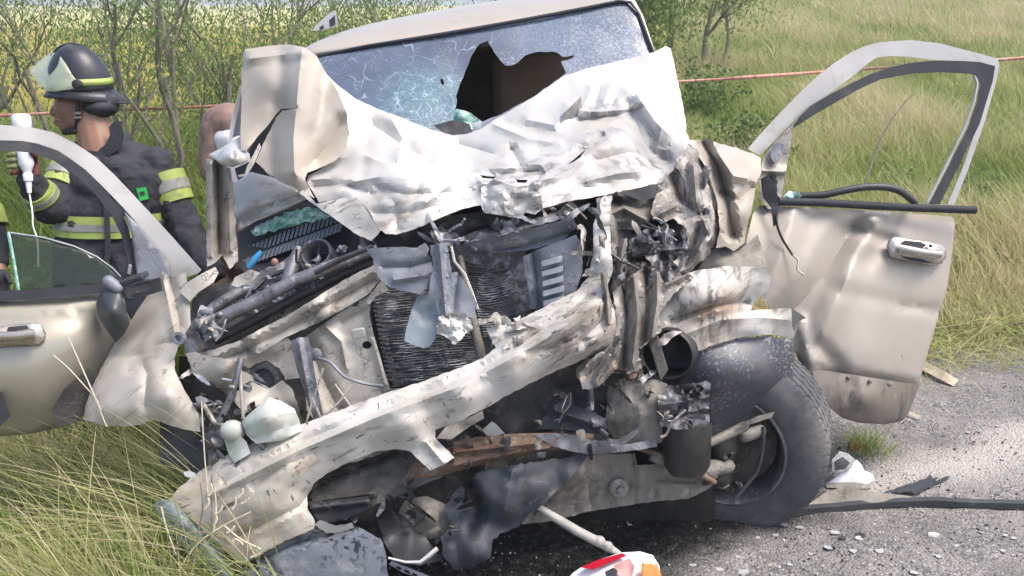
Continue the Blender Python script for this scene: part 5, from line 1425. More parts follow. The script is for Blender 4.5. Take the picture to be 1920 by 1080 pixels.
# liner, wheel, suspension
S('fender_liner', [(1268, 720, 3.14), (1290, 680, 3.10), (1306, 662, 3.08), (1340, 648, 3.09), (1390, 635, 3.12), (1440, 630, 3.15), (1486, 637, 3.19), (1489, 670, 3.2), (1486, 715, 3.22), (1478, 745, 3.25), (1452, 770, 3.28), (1438, 782, 3.3), (1380, 805, 3.3), (1320, 830, 3.28), (1280, 800, 3.24)], 'liner',
  ctrl=[(1400, 690, 3.08), (1340, 700, 3.07), (1400, 760, 3.22), (1330, 770, 3.2)], res=10, solid=0.006, angle=180)
wc = P(1366, 812, 3.46)
wa = Vector((-0.38, -0.92, -0.05)).normalized()
wheel = empty('wheel', wc - ROOT, None, None)
wheel.parent = car
RT = 0.372
prof = [(0.222, -0.125), (0.232, -0.135), (0.26, -0.142), (0.31, -0.140), (0.345, -0.125), (0.362, -0.108)]
for i, x_ in enumerate(np.linspace(-0.100, 0.100, 31)):
    g_ = 0.0
    ph = (i % 6)
    g_ = -0.010 if ph == 3 else 0.0
    prof.append((RT - 0.35 * x_ ** 2 + g_, x_))
prof += [(0.362, 0.108), (0.345, 0.125), (0.31, 0.140), (0.26, 0.142), (0.232, 0.135), (0.222, 0.125)]
KT = 288
ta = wa.orthogonal().normalized()
tb = wa.cross(ta)
V = []
for r_, h_ in prof:
    for k in range(KT):
        th = 2 * math.pi * k / KT
        rr_, hh_ = r_, h_
        if r_ > 0.357:                          # zigzag ribs and cross sipes cut into the tread
            zz = 0.005 * (abs((k % 6) - 3) - 1.5) / 1.5
            if abs(h_) < 0.10:
                hh_ = h_ + zz
            if abs(h_) > 0.072 and k % 6 == 0:
                rr_ -= 0.004
            elif k % 6 == 3 and abs(h_) > 0.02:
                rr_ -= 0.003
        if 0.285 < r_ < 0.33 and k % 144 < 40 and k % 4 < 2:
            hh_ = h_ * 1.008                    # raised sidewall ribs
        V.append(wc + wa * hh_ + (ta * math.cos(th) + tb * math.sin(th)) * rr_)
F = [(i * KT + k, i * KT + (k + 1) % KT, (i + 1) * KT + (k + 1) % KT, (i + 1) * KT + k) for i in range(len(prof) - 1) for k in range(KT)]
tyre = link('tyre', V, F, 'rubber', wheel, 32)
MB().lathe(wc, wa, [(0.226, 0.128), (0.232, 0.136), (0.224, 0.140), (0.214, 0.130), (0.205, 0.09), (0.190, 0.02), (0.185, -0.06), (0.06, -0.075), (0.0, -0.075)], 48).build('rim', 'greymetal', wheel, 40)
MB().lathe(wc, wa, [(0.0, 0.075), (0.09, 0.075), (0.10, 0.06), (0.185, 0.055), (0.19, 0.045), (0.18, 0.04), (0, 0.04)], 40).build('brake_shield', 'grime', wheel, 40)
mb = MB()
mb.capsule(wc + wa * .06, wc + wa * .12, .06, .05)
mb.capsule(wc + wa * .10 + Vector((.02, 0, .12)), wc + wa * .12 + Vector((0, 0, -.14)), .035, .04)
mb.capsule(wc + wa * .12 + Vector((0, 0, -.12)), P(1225, 858, 3.2), .035, .026)
mb.build('steering_knuckle', 'grime', car, 40, remesh=0.01, wrinkle=0.01)
MB().capsule(P(1225, 858, 3.08), P(1330, 888, 3.14), .018, .03).capsule(P(1300, 878, 3.12), P(1365, 875, 3.2), .03, .028).build('control_arm', 'rail', car, 40, remesh=0.008, wrinkle=0.012)
MB().capsule(P(1300, 845, 3.1), P(1395, 800, 3.16), .014, .018).build('upper_arm', 'rail', car, 50)
MB().capsule(P(1396, 818, 3.2), P(1425, 808, 3.22), .022, .022).build('link_joint', 'rail', car, 50)
tubep('tie_rod', [(1195, 838, 3.1), (1240, 855, 3.08), (1300, 880, 3.08), (1340, 905, 3.1)], 6, 'rust', car, 8)
S('liner_edge_strip', [(1385, 796, 3.12), (1420, 780, 3.13), (1452, 772, 3.14), (1448, 782, 3.14), (1410, 795, 3.13), (1380, 805, 3.12)], 'rail', res=7, solid=0.01)
tubep('brake_hose', curve_pts([(1432, 800, 3.2), (1430, 840, 3.19), (1420, 880, 3.19), (1400, 910, 3.19), (1370, 945, 3.2)], 16), 4, 'black', car, 6)
# frame rail and crossmember
fr = S('frame_rail', [(935, 930, 3.14), (1010, 900, 3.12), (1050, 868, 3.12), (1120, 852, 3.12), (1190, 850, 3.14), (1195, 872, 3.14), (1240, 870, 3.16), (1300, 890, 3.2), (1345, 905, 3.24), (1322, 920, 3.23), (1290, 935, 3.2), (1230, 940, 3.18), (1130, 955, 3.16), (1100, 960, 3.15), (1040, 976, 3.14), (960, 985, 3.13), (935, 960, 3.13)], 'rail',
  creases=[([(1010, 960), (1100, 880)], 9, -0.02), ([(1190, 850), (1190, 940)], 6, 0.012), ([(1095, 860), (1110, 960)], 6, 0.012), ([(1230, 900), (1320, 905)], 10, 0.02)], crumple=0.012, cs=9, fine=0.004, res=8, solid=0.10, jag=1)
bp = MB().lathe(P(1160, 915, 3.13), (0, -1, .25), [(0.036, -.02), (0.036, .012), (0.028, .018), (0, .018)], 8).build('bolt_plate', 'rail', fr, 30)
MB().lathe(P(1163, 917, 3.11), (0, -1, .25), [(0.012, -.01), (0.012, .02), (0, .02)], 6).build('bolt', 'greymetal', bp, 30)
S('frame_horn', [(1140, 725, 3.06), (1170, 714, 3.05), (1235, 712, 3.04), (1252, 720, 3.03), (1255, 760, 3.03), (1250, 800, 3.03), (1240, 830, 3.04), (1200, 845, 3.05), (1160, 840, 3.06), (1136, 800, 3.06), (1138, 760, 3.06)], 'rail', ctrl=[(1190, 770, 2.98)], crumple=0.035, cs=10, fine=0.01, res=7, jag=1.5, solid=0.05)
S('frame_end_box', [(1234, 745, 2.97), (1255, 722, 2.97), (1290, 720, 2.98), (1322, 714, 3.0), (1332, 720, 3.0), (1331, 760, 3.0), (1330, 796, 3.0), (1310, 804, 2.98), (1270, 806, 2.96), (1238, 798, 2.96)], 'greymetal',
  creases=[([(1236, 760), (1290, 752), (1330, 744)], 7, -0.04), ([(1270, 730), (1300, 740)], 12, 0.07), ([(1236, 780), (1330, 775)], 8, 0.03)], crumple=0.06, cs=13, fine=0.01, res=5.5, jag=1.5, solid=0.02)
MB().lathe(P(1286, 800, 3.06), (0.05, -0.2, -1), [(0.085, -.02), (0.086, 0.0), (0.083, .05), (0.078, .13), (0.06, .16), (0, .16)], 26).build('oily_damper', 'dark', car, 50)
tag(MB().box(P(1060, 900, 3.7), (0.55, 0, .06), (0, .3, 0), (0, 0, .12)).box(P(1300, 760, 3.8), (.12, 0, 0), (0, .2, 0), (0, 0, .25)).build('underbody', 'dark', car, 40, bevel=0.02, remesh=0.02), kind='stuff')

# --- dense small wreckage between the big pieces: torn strips, wires, clips, bolts


def clutter(poly, d0, d1, n, seed, mats, kinds=('strip', 'wire', 'lump', 'flake')):
    rs = random.Random(seed)
    xs, ys = [p_[0] for p_ in poly], [p_[1] for p_ in poly]
    k = 0
    while k < n:
        x_, y_ = rs.uniform(min(xs), max(xs)), rs.uniform(min(ys), max(ys))
        if not inside([(x_, y_)], poly)[0]:
            continue
        k += 1
        d_ = rs.uniform(d0, d1)
        kind, mm = rs.choice(kinds), rs.choice(mats)
        a_ = rs.uniform(0, math.pi)
        if kind == 'wire':
            L = rs.uniform(18, 60)
            pts_ = [(x_ + (t_ - .5) * L * math.cos(a_) + rs.gauss(0, 6), y_ + (t_ - .5) * L * math.sin(a_) + rs.gauss(0, 6), d_ + rs.gauss(0, .012)) for t_ in (0, .33, .66, 1)]
            tubep('torn_wire', curve_pts(pts_, 10), rs.uniform(1.2, 3.0), mm, car, 5)
        elif kind == 'lump':
            mb_ = MB()
            c_ = P(x_, y_, d_)
            for _ in range(3):
                mb_.box(c_ + Vector((rs.gauss(0, .004), rs.gauss(0, .004), rs.gauss(0, .004))), Vector((rs.gauss(0, 1), rs.gauss(0, 1), rs.gauss(0, 1))).normalized() * rs.uniform(.006, .018), Vector((rs.gauss(0, 1), rs.gauss(0, 1), rs.gauss(0, 1))).normalized() * rs.uniform(.006, .014), Vector((rs.gauss(0, 1), rs.gauss(0, 1), rs.gauss(0, 1))).normalized() * rs.uniform(.005, .012))
            mb_.build('broken_bracket', mm, car, 30, remesh=.004)
        else:
            L, W = (rs.uniform(14, 34), rs.uniform(3, 7)) if kind == 'strip' else (rs.uniform(8, 20), rs.uniform(6, 13))
            ol = []
            for q_ in range(8):
                th = 2 * math.pi * q_ / 8
                r_ = rs.uniform(.65, 1.2)
                u_, v_ = L * r_ * math.cos(th), W * r_ * math.sin(th)
                ol.append((x_ + u_ * math.cos(a_) - v_ * math.sin(a_), y_ + u_ * math.sin(a_) + v_ * math.cos(a_), d_ + rs.uniform(-.02, .02)))
            S('torn_strip' if kind == 'strip' else 'metal_flake', ol, mm, crumple=.03, cs=18, res=5, jag=1, angle=28, solid=.002)


clutter([(1150, 440), (1250, 410), (1300, 440), (1280, 490), (1240, 520), (1220, 560), (1150, 560)], 2.98, 3.08, 24, 1, ('greymetal', 'greymetal', 'dark', 'black', 'mangled'), ('wire', 'wire', 'lump', 'strip'))
clutter([(1100, 700), (1200, 680), (1250, 710), (1240, 760), (1100, 780), (1000, 800), (1010, 740)], 2.99, 3.08, 22, 2, ('dark', 'rail', 'greymetal', 'black'), ('wire', 'lump', 'strip', 'strip'))
clutter([(860, 790), (1130, 780), (1230, 830), (1120, 860), (860, 870)], 2.94, 3.0, 18, 3, ('dark', 'greymetal', 'rail', 'black'))
clutter([(590, 900), (700, 860), (840, 840), (1000, 870), (900, 950), (720, 980), (600, 970)], 2.95, 3.02, 24, 4, ('dark', 'dark', 'black', 'greymetal'))
clutter([(450, 540), (560, 470), (700, 450), (690, 500), (560, 560), (430, 610)], 3.12, 3.22, 34, 5, ('black', 'greymetal', 'plastic', 'dark', 'inner'))
clutter([(350, 600), (400, 580), (430, 610), (390, 650), (350, 650)], 2.98, 3.05, 14, 6, ('greymetal', 'plastic', 'inner', 'dark'))
clutter([(350, 690), (470, 690), (480, 780), (420, 870), (380, 850), (345, 740)], 2.94, 3.05, 34, 7, ('greymetal', 'plastic', 'dark', 'inner', 'black'))
clutter([(780, 430), (1080, 385), (1090, 410), (950, 440), (850, 470), (770, 460)], 3.06, 3.14, 30, 8, ('greymetal', 'plastic', 'dark', 'rail'))
clutter([(1060, 400), (1130, 380), (1130, 520), (1100, 560), (1085, 480)], 3.0, 3.08, 16, 9, ('mangled', 'scraped', 'greymetal'))
clutter([(1290, 840), (1400, 820), (1400, 900), (1340, 930), (1290, 900)], 3.14, 3.22, 10, 10, ('rail', 'dark', 'dark'), ('wire', 'lump', 'strip'))
clutter([(730, 950), (850, 960), (930, 1000), (900, 1050), (740, 1040)], 2.92, 2.98, 9, 11, ('dark', 'black'))
clutter([(880, 600), (960, 590), (1010, 620), (930, 660), (900, 650)], 2.93, 3.0, 12, 12, ('scraped', 'foam', 'mangled'))
clutter([(1225, 725), (1330, 715), (1330, 800), (1235, 800)], 2.93, 2.97, 16, 13, ('greymetal', 'dark', 'mangled'))

# --- left fender (hanging, near the grass)
S('front_fender', [(304, 509, 3.24), (324, 520, 3.22), (348, 511, 3.22), (354, 555, 3.17), (358, 608, 3.10), (346, 628, 3.08), (334, 650, 3.06), (327, 672, 3.04), (328, 695, 3.02), (345, 730, 3.0), (362, 758, 2.99), (373, 778, 2.98), (376, 810, 2.98), (350, 806, 2.97), (325, 800, 2.97), (300, 790, 2.98), (284, 788, 2.98), (262, 797, 2.98), (230, 800, 2.99), (190, 797, 3.02), (156, 786, 3.05), (160, 760, 3.07), (174, 722, 3.11), (205, 660, 3.18), (236, 610, 3.23), (278, 552, 3.27), (298, 541, 3.26)], 'fender',
  ctrl=[(280, 640, 3.10), (250, 730, 2.98), (320, 740, 2.94), (300, 580, 3.16), (200, 770, 2.99)],
  creases=[([(318, 520), (330, 570), (340, 620)], 8, 0.03), ([(305, 520), (316, 570), (328, 630)], 6, -0.015), ([(205, 665), (250, 668), (300, 645), (330, 640)], 8, 0.015), ([(240, 690), (260, 670), (275, 700), (270, 760)], 14, 0.02), ([(180, 740), (240, 700)], 10, -0.012)], crumple=0.010, cs=5, solid=0.005, res=9, jag=.6, angle=40)
S('fender_rail', [(338, 548, 3.14), (350, 530, 3.15), (380, 512, 3.16), (404, 500, 3.18), (410, 512, 3.18), (400, 530, 3.16), (372, 548, 3.14), (356, 566, 3.13)], 'inner', crumple=0.01, res=8, solid=0.03)
MB().lathe(P(336, 634, 3.0), (-.2, -1, .2), [(0.022, -.01), (0.022, .008), (0.012, .008), (0.010, -.006), (0, -.006)], 14).build('fender_grommet', 'plastic', car, 50)
S('fender_bracket', [(342, 640, 3.0), (352, 618, 3.01), (372, 622, 3.01), (378, 640, 3.0), (368, 660, 3.0), (350, 662, 3.0)], 'greymetal', crumple=0.04, cs=16, res=6, jag=1)
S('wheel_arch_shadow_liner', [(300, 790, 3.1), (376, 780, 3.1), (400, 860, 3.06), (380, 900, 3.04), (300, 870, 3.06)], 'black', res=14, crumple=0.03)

# --- right door (outer skin faces us, hinge at its left edge)
rd = S('right_door', [(1424, 385, 3.66), (1462, 387, 3.66), (1520, 389, 3.68), (1600, 393, 3.70), (1680, 398, 3.73), (1740, 402, 3.75), (1786, 407, 3.76), (1791, 420, 3.76), (1786, 470, 3.75), (1776, 540, 3.74), (1752, 620, 3.73), (1728, 700, 3.72), (1706, 765, 3.72), (1692, 789, 3.72), (1660, 795, 3.72), (1610, 792, 3.70), (1580, 782, 3.68), (1558, 765, 3.66), (1530, 740, 3.64), (1500, 680, 3.62), (1460, 600, 3.6), (1420, 540, 3.58), (1398, 500, 3.58), (1400, 450, 3.6), (1412, 400, 3.64)], 'paint',
  ctrl=[(1560, 440, 3.66), (1620, 600, 3.62), (1700, 560, 3.68), (1650, 720, 3.66), (1530, 520, 3.60), (1740, 470, 3.72), (1600, 680, 3.60)],
  creases=[([(1600, 424), (1574, 470), (1540, 525), (1500, 570), (1462, 600)], 40, 0.05), ([(1490, 392), (1475, 450), (1450, 520), (1430, 580)], 34, -0.03), ([(1640, 425), (1606, 470), (1580, 540), (1545, 620), (1526, 680)], 34, -0.035), ([(1600, 424), (1632, 438), (1668, 450)], 20, 0.03), ([(1668, 404), (1650, 450), (1618, 490)], 30, 0.018), ([(1590, 416), (1620, 413), (1665, 404)], 14, -0.02),
           ([(1570, 545), (1640, 560), (1760, 585)], 24, 0.008), ([(1530, 692), (1600, 702), (1720, 722)], 9, 0.025), ([(1540, 650), (1572, 690)], 22, 0.025), ([(1690, 575), (1755, 582)], 6, 0.008), ([(1500, 600), (1520, 690)], 18, -0.02)],
  crumple=0.004, cs=4, solid=0.10, res=9, angle=60)
S('lower_cladding', [(1522, 690, 3.60), (1560, 697, 3.61), (1620, 706, 3.62), (1724, 722, 3.66), (1704, 775, 3.68), (1692, 789, 3.68), (1660, 796, 3.68), (1610, 793, 3.66), (1578, 783, 3.64), (1556, 765, 3.62), (1532, 735, 3.6)], 'door_dust', rd, ctrl=[(1620, 750, 3.585)], creases=[([(1600, 720), (1590, 750)], 8, 0.015)], res=9, solid=0.02, angle=70)
for x_, y_ in ((1592, 709), (1632, 716), (1668, 722)):
    MB().lathe(P(x_, y_, 3.60), (0, -1, .1), [(0.007, -.01), (0.007, .003), (0.004, .005), (0, .005)], 10).build('cladding_screw', 'rail', rd, 50)
S('window_frame', [(1402, 279, 3.66), (1432, 244, 3.68), (1470, 204, 3.70), (1503, 170, 3.71), (1537, 139, 3.72), (1566, 117, 3.73), (1594, 99, 3.74), (1622, 86, 3.745), (1650, 79, 3.75), (1706, 75, 3.76), (1762, 81, 3.77), (1819, 96, 3.78), (1860, 107, 3.78), (1871, 111, 3.78), (1874, 122, 3.78), (1866, 160, 3.78), (1845, 232, 3.77), (1815, 319, 3.765), (1789, 384, 3.76), (1776, 384, 3.76), (1803, 320, 3.765), (1834, 232, 3.77), (1852, 150, 3.78), (1856, 122, 3.78), (1837, 116, 3.78), (1744, 112, 3.77), (1700, 106, 3.76), (1668, 105, 3.75), (1644, 108, 3.75), (1631, 116, 3.745), (1600, 142, 3.74), (1575, 161, 3.73), (1519, 202, 3.72), (1487, 229, 3.71), (1455, 262, 3.70), (1425, 292, 3.68)], 'frame', rd, res=7, solid=0.035, angle=60)
S('window_seal', [(1487, 236, 3.69), (1500, 218, 3.69), (1519, 199, 3.70), (1556, 177, 3.71), (1594, 157, 3.72), (1632, 139, 3.73), (1669, 126, 3.74), (1706, 118, 3.75), (1744, 114, 3.755), (1800, 114, 3.76), (1837, 116, 3.765), (1866, 124, 3.765), (1862, 150, 3.765), (1837, 232, 3.76), (1785, 337, 3.75), (1762, 383, 3.74), (1742, 383, 3.74), (1774, 322, 3.75), (1815, 240, 3.76), (1832, 190, 3.765), (1838, 158, 3.765), (1832, 143, 3.765), (1819, 138, 3.76), (1762, 135, 3.755), (1706, 138, 3.75), (1650, 149, 3.73), (1612, 166, 3.72), (1575, 187, 3.71), (1530, 213, 3.70), (1487, 240, 3.69)], 'seal', rd, res=6, solid=0.02, angle=60)
tubep('glass_channel', [(1826, 142, 3.77), (1832, 156, 3.77), (1826, 190, 3.77), (1808, 240, 3.77), (1770, 318, 3.76), (1738, 380, 3.75)], 3, 'corner', rd, 6)
MB().tube(pt((1460, 378, 3.63), (1540, 380, 3.64), (1640, 386, 3.67), (1720, 390, 3.69), (1830, 394, 3.70)), px2m(7.5, 3.68), 8, flat=0.8).build('sill_strip', 'seal', rd, 60)
tubep('loose_weatherstrip', curve_pts([(1500, 367, 3.68), (1540, 366, 3.66), (1580, 358, 3.65), (1620, 351, 3.65), (1660, 351, 3.66), (1684, 357, 3.67), (1700, 367, 3.69), (1718, 382, 3.7)], 28), 7, 'black', rd, 8)
S('mirror_mount', [(1487, 232, 3.67), (1484, 262, 3.66), (1474, 320, 3.65), (1464, 372, 3.64), (1462, 392, 3.63), (1440, 392, 3.63), (1424, 372, 3.63), (1426, 330, 3.64), (1430, 296, 3.66), (1455, 265, 3.68)], 'inner', rd, creases=[([(1430, 320), (1475, 322)], 6, -0.02), ([(1445, 330), (1450, 385)], 10, 0.04)], res=7, solid=0.03, crumple=0.01)
S('mirror_remnant', [(1446, 275, 3.64), (1456, 266, 3.63), (1470, 270, 3.62), (1466, 292, 3.62), (1452, 305, 3.62), (1445, 295, 3.63)], 'plastic', rd, crumple=0.02, res=6, solid=0.02)
S('mirror_socket', [(1426, 335, 3.61), (1440, 328, 3.6), (1452, 345, 3.6), (1460, 372, 3.6), (1458, 420, 3.6), (1450, 425, 3.6), (1446, 390, 3.6), (1430, 370, 3.61)], 'black', rd, crumple=0.02, res=6)
tubep('mirror_cable', curve_pts([(1455, 400, 3.6), (1458, 425, 3.58), (1468, 450, 3.57), (1486, 478, 3.56)], 14), 2.4, 'black', rd, 6)
tubep('cable_tail', curve_pts([(1486, 478, 3.56), (1496, 488, 3.56), (1495, 505, 3.56), (1508, 515, 3.56)], 10), 2, 'wood', rd, 5)
S('glass_crumbs', [(1470, 366, 3.65), (1480, 358, 3.65), (1497, 360, 3.65), (1505, 368, 3.65), (1490, 372, 3.64), (1474, 372, 3.64)], 'green_glass', rd, crumple=0.04, cs=30, res=4)


def handle(pts_base, grip, d, parent):
    h = sheet('door_handle', pts_base, 'chrome', parent, res=5, ctrl=[], solid=0.01, angle=180)
    return h


dh = S('door_handle', [(1662, 462, 3.665), (1666, 450, 3.665), (1676, 444, 3.665), (1695, 446, 3.67), (1730, 452, 3.68), (1764, 458, 3.69), (1774, 466, 3.70), (1774, 482, 3.70), (1766, 494, 3.69), (1752, 498, 3.685), (1720, 492, 3.675), (1690, 486, 3.665), (1670, 482, 3.66)], 'chrome', rd, ctrl=[(1680, 465, 3.645), (1755, 478, 3.665), (1720, 470, 3.66)], res=5, solid=0.02, angle=180)
S('handle_recess', [(1696, 450, 3.652), (1728, 454, 3.662), (1738, 459, 3.665), (1730, 465, 3.662), (1700, 461, 3.652), (1692, 455, 3.65)], 'black', dh, res=5)
S('handle_recess', [(1690, 481, 3.645), (1730, 487, 3.655), (1748, 493, 3.66), (1730, 493, 3.658), (1700, 487, 3.645)], 'seal', dh, res=5)
MB().tube(pt((1686, 466, 3.635), (1700, 469, 3.628), (1730, 474, 3.636), (1762, 478, 3.65)), [0.018, 0.019, 0.017, 0.018], 10, flat=0.8).build('grip', 'chrome', dh, 60)
MB().lathe(P(1745, 461, 3.655), (0, -1, .1), [(0.006, -.005), (0.006, .004), (0, .004)], 12).build('key_lock', 'black', dh, 50)

# --- left door, pushed against the grass
ld = S('left_door', [(-260, 590, 3.02), (-120, 572, 3.06), (0, 562, 3.10), (60, 556, 3.13), (120, 552, 3.16), (190, 546, 3.20), (232, 560, 3.24), (262, 590, 3.27), (244, 625, 3.27), (215, 680, 3.25), (190, 730, 3.23), (170, 770, 3.21), (120, 800, 3.18), (50, 815, 3.14), (0, 818, 3.1), (-120, 820, 3.05), (-260, 800, 3.0)], 'paint_green', ctrl=[(60, 640, 3.05), (150, 640, 3.12), (-100, 640, 2.99), (60, 760, 3.08)],
  creases=[([(-200, 600), (0, 585), (190, 570)], 14, -0.012)], solid=0.09, res=14, angle=180)
S('window_frame', [(-260, 270, 3.02), (-150, 248, 3.06), (-60, 237, 3.10), (0, 234, 3.13), (60, 239, 3.16), (100, 248, 3.18), (140, 268, 3.2), (180, 295, 3.22), (215, 328, 3.24), (250, 365, 3.26), (290, 408, 3.28), (325, 446, 3.3), (355, 480, 3.31), (378, 506, 3.32), (372, 512, 3.32), (322, 530, 3.31), (318, 500, 3.3), (306, 474, 3.29), (286, 452, 3.28), (262, 424, 3.26), (230, 388, 3.24), (195, 352, 3.22), (160, 318, 3.2), (130, 296, 3.19), (108, 282, 3.18), (70, 269, 3.16), (40, 264, 3.14), (0, 263, 3.12), (-60, 268, 3.09), (-150, 284, 3.05), (-260, 310, 3.0)], 'frame', ld, res=8, solid=0.035, angle=60)
S('window_seal', [(-260, 308, 3.0), (-150, 282, 3.04), (-60, 267, 3.08), (0, 263, 3.11), (40, 264, 3.13), (70, 269, 3.15), (108, 282, 3.17), (132, 298, 3.18), (162, 320, 3.19), (198, 358, 3.21), (226, 394, 3.23), (240, 425, 3.24), (250, 470, 3.26), (256, 520, 3.27), (244, 524, 3.26), (238, 480, 3.25), (228, 440, 3.24), (212, 408, 3.22), (180, 366, 3.2), (150, 336, 3.18), (120, 314, 3.17), (96, 298, 3.16), (62, 287, 3.14), (30, 283, 3.12), (0, 283, 3.1), (-60, 288, 3.07), (-150, 305, 3.03), (-260, 330, 2.99)], 'seal', ld, res=7, solid=0.02, angle=60)
S('mirror_sail', [(232, 396, 3.22), (262, 424, 3.24), (286, 452, 3.26), (306, 474, 3.27), (318, 500, 3.28), (322, 524, 3.28), (290, 532, 3.27), (258, 524, 3.25), (252, 470, 3.24), (244, 425, 3.22)], 'plastic', ld, res=9, solid=0.015, angle=180)
S('side_glass', [(16, 436, 3.13), (40, 438, 3.14), (83, 447, 3.16), (115, 455, 3.18), (139, 463, 3.19), (162, 472, 3.2), (182, 483, 3.21), (212, 505, 3.23), (226, 520, 3.24), (200, 540, 3.22), (36, 552, 3.14)], 'door_glass', ld, res=12, solid=0.005, angle=180)
tubep('glass_edge', [(16, 436, 3.13), (83, 446, 3.16), (139, 462, 3.19), (182, 482, 3.21), (212, 504, 3.23), (226, 519, 3.24)], 2.0, 'cladding', ld, 5)
tubep('glass_edge', [(16, 436, 3.13), (26, 490, 3.135), (36, 550, 3.14)], 3.0, 'green_glass', ld, 5)
S('sill_strip', [(-260, 572, 2.97), (-120, 556, 3.02), (0, 546, 3.07), (80, 541, 3.10), (190, 532, 3.16), (204, 540, 3.17), (190, 549, 3.16), (80, 558, 3.10), (0, 565, 3.07), (-120, 577, 3.02), (-260, 596, 2.97)], 'seal', ld, res=8, solid=0.03)
dl = S('door_handle', [(-80, 622, 2.98), (-60, 614, 2.99), (0, 612, 3.01), (40, 607, 3.03), (68, 605, 3.045), (80, 612, 3.05), (86, 625, 3.055), (84, 638, 3.05), (74, 647, 3.045), (40, 649, 3.03), (0, 650, 3.01), (-60, 652, 2.98), (-80, 640, 2.98)], 'chrome', ld, ctrl=[(60, 626, 3.02), (0, 632, 2.99)], res=5, solid=0.02, angle=180)
S('handle_recess', [(16, 613, 2.985), (50, 610, 3.005), (54, 616, 3.006), (44, 622, 3.0), (20, 624, 2.99), (12, 620, 2.985)], 'black', dl, res=5)
MB().tube(pt((-70, 634, 2.965), (0, 631, 2.98), (30, 630, 2.99), (66, 626, 3.01)), [0.016, 0.017, 0.017, 0.02], 10, flat=0.8).build('grip', 'chrome', dl, 60)
mir = S('mirror_shell', [(180, 570, 3.12), (186, 552, 3.11), (194, 541, 3.1), (212, 540, 3.1), (226, 546, 3.1), (236, 575, 3.1), (243, 608, 3.11), (232, 628, 3.12), (217, 642, 3.13), (202, 622, 3.14), (190, 604, 3.14), (182, 588, 3.13)], 'mirror', ld, ctrl=[(210, 585, 3.03)], res=7, solid=0.05, angle=180)
S('mirror_back', [(232, 558, 3.1), (252, 550, 3.09), (282, 545, 3.09), (262, 575, 3.1), (246, 600, 3.12), (238, 585, 3.1)], 'seal', mir, res=7, solid=0.03)
MB().box(P(246, 525, 3.12), Vector((0.052, 0, 0.018)), (0, .03, 0), (-.003, 0, .009)).build('mirror_arm', 'seal', mir, 40, bevel=0.005)
MB().capsule(P(204, 528, 3.1), P(220, 540, 3.1), .022, .02).build('mirror_pivot', 'plastic', mir, 50)
S('mirror_arm_cover', [(228, 540, 3.08), (262, 530, 3.08), (300, 520, 3.1), (305, 545, 3.1), (270, 556, 3.09), (240, 560, 3.08)], 'dark', mir, crumple=0.03, res=8)
MB().box(P(243, 505, 3.16), (0.004, 0, .016), (0, .004, 0), (.004, 0, -.001)).build('screw_tab', 'corner', mir, 40)
S('door_cladding', [(96, 770, 3.05), (120, 730, 3.06), (165, 690, 3.12), (190, 700, 3.14), (172, 745, 3.13), (150, 790, 3.1), (110, 800, 3.06)], 'dark', ld, crumple=0.01, res=10, solid=0.02)
S('door_tyre_mark', [(-60, 730, 3.0), (4, 735, 3.0), (20, 780, 3.0), (0, 800, 3.0), (-60, 800, 2.98)], 'black', ld, res=10, solid=0.02)
# roof-level bit of trim sticking up behind the left of the roof
qt = S('raised_trim_bracket', [(584, 58, 4.4), (596, 44, 4.4), (618, 24, 4.4), (630, 20, 4.4), (634, 48, 4.4), (610, 56, 4.4)], 'corner', d=4.4, res=7, solid=0.03)
S('trim_slot', [(617, 38, 4.37), (628, 28, 4.37), (629, 46, 4.37), (618, 52, 4.37)], 'black', qt, res=5)
S('trim_slot', [(598, 52, 4.37), (606, 46, 4.37), (608, 54, 4.37), (600, 57, 4.37)], 'black', qt, res=5)


# ------------------------------------------------------------------ PEOPLE
def ring_loft(sections, d, k=28, grow=0.0):
    """sections (cx, cy, half width px, half depth m, depth shift m)"""
    mb = MB()
    n = 0
    for (cx, cy, rx, rz, dd) in sections:
        c = P(cx, cy, d + dd)
        rxm = px2m(rx, d)
        for j in range(k):
            th = 2 * math.pi * j / k
            cs_, sn = math.cos(th), math.sin(th)
            e = 0.85
            mb.v.append(c + Vector(((rxm + grow) * math.copysign(abs(cs_) ** e, cs_), (rz + grow) * math.copysign(abs(sn) ** e, sn), 0)))
        n += 1
    for i in range(n - 1):
        for j in range(k):
            mb.f.append((i * k + j, i * k + (j + 1) % k, (i + 1) * k + (j + 1) % k, (i + 1) * k + j))
            mb.mi.append(0)
    mb.f += [tuple(range(k))[::-1], tuple((n - 1) * k + j for j in range(k))]
    mb.mi += [0, 0]
    return mb


def arm_band(name, a, b, t0, t1, ra, rb, m, par):
    """a reflective band round a sleeve that runs a -> b"""
    a, b = Vector(a), Vector(b)
    mb = MB()
    pts = [a.lerp(b, t0 + (t1 - t0) * i / 3) for i in range(4)]
    rr = [ra + (rb - ra) * (t0 + (t1 - t0) * i / 3) for i in range(4)]
    mb.tube(pts, rr, 24)
    return mb.build(name, m, par, 50)


D = 4.05
pj = lambda x, y, dd=0.0: P(x, y, D + dd)
rm = lambda r: px2m(r, D)
foot = pj(205, 600)
ff = empty('person', (foot.x, foot.y, -0.18), 'person in black visored helmet and dark turnout coat holding up a white bottle', 'person')
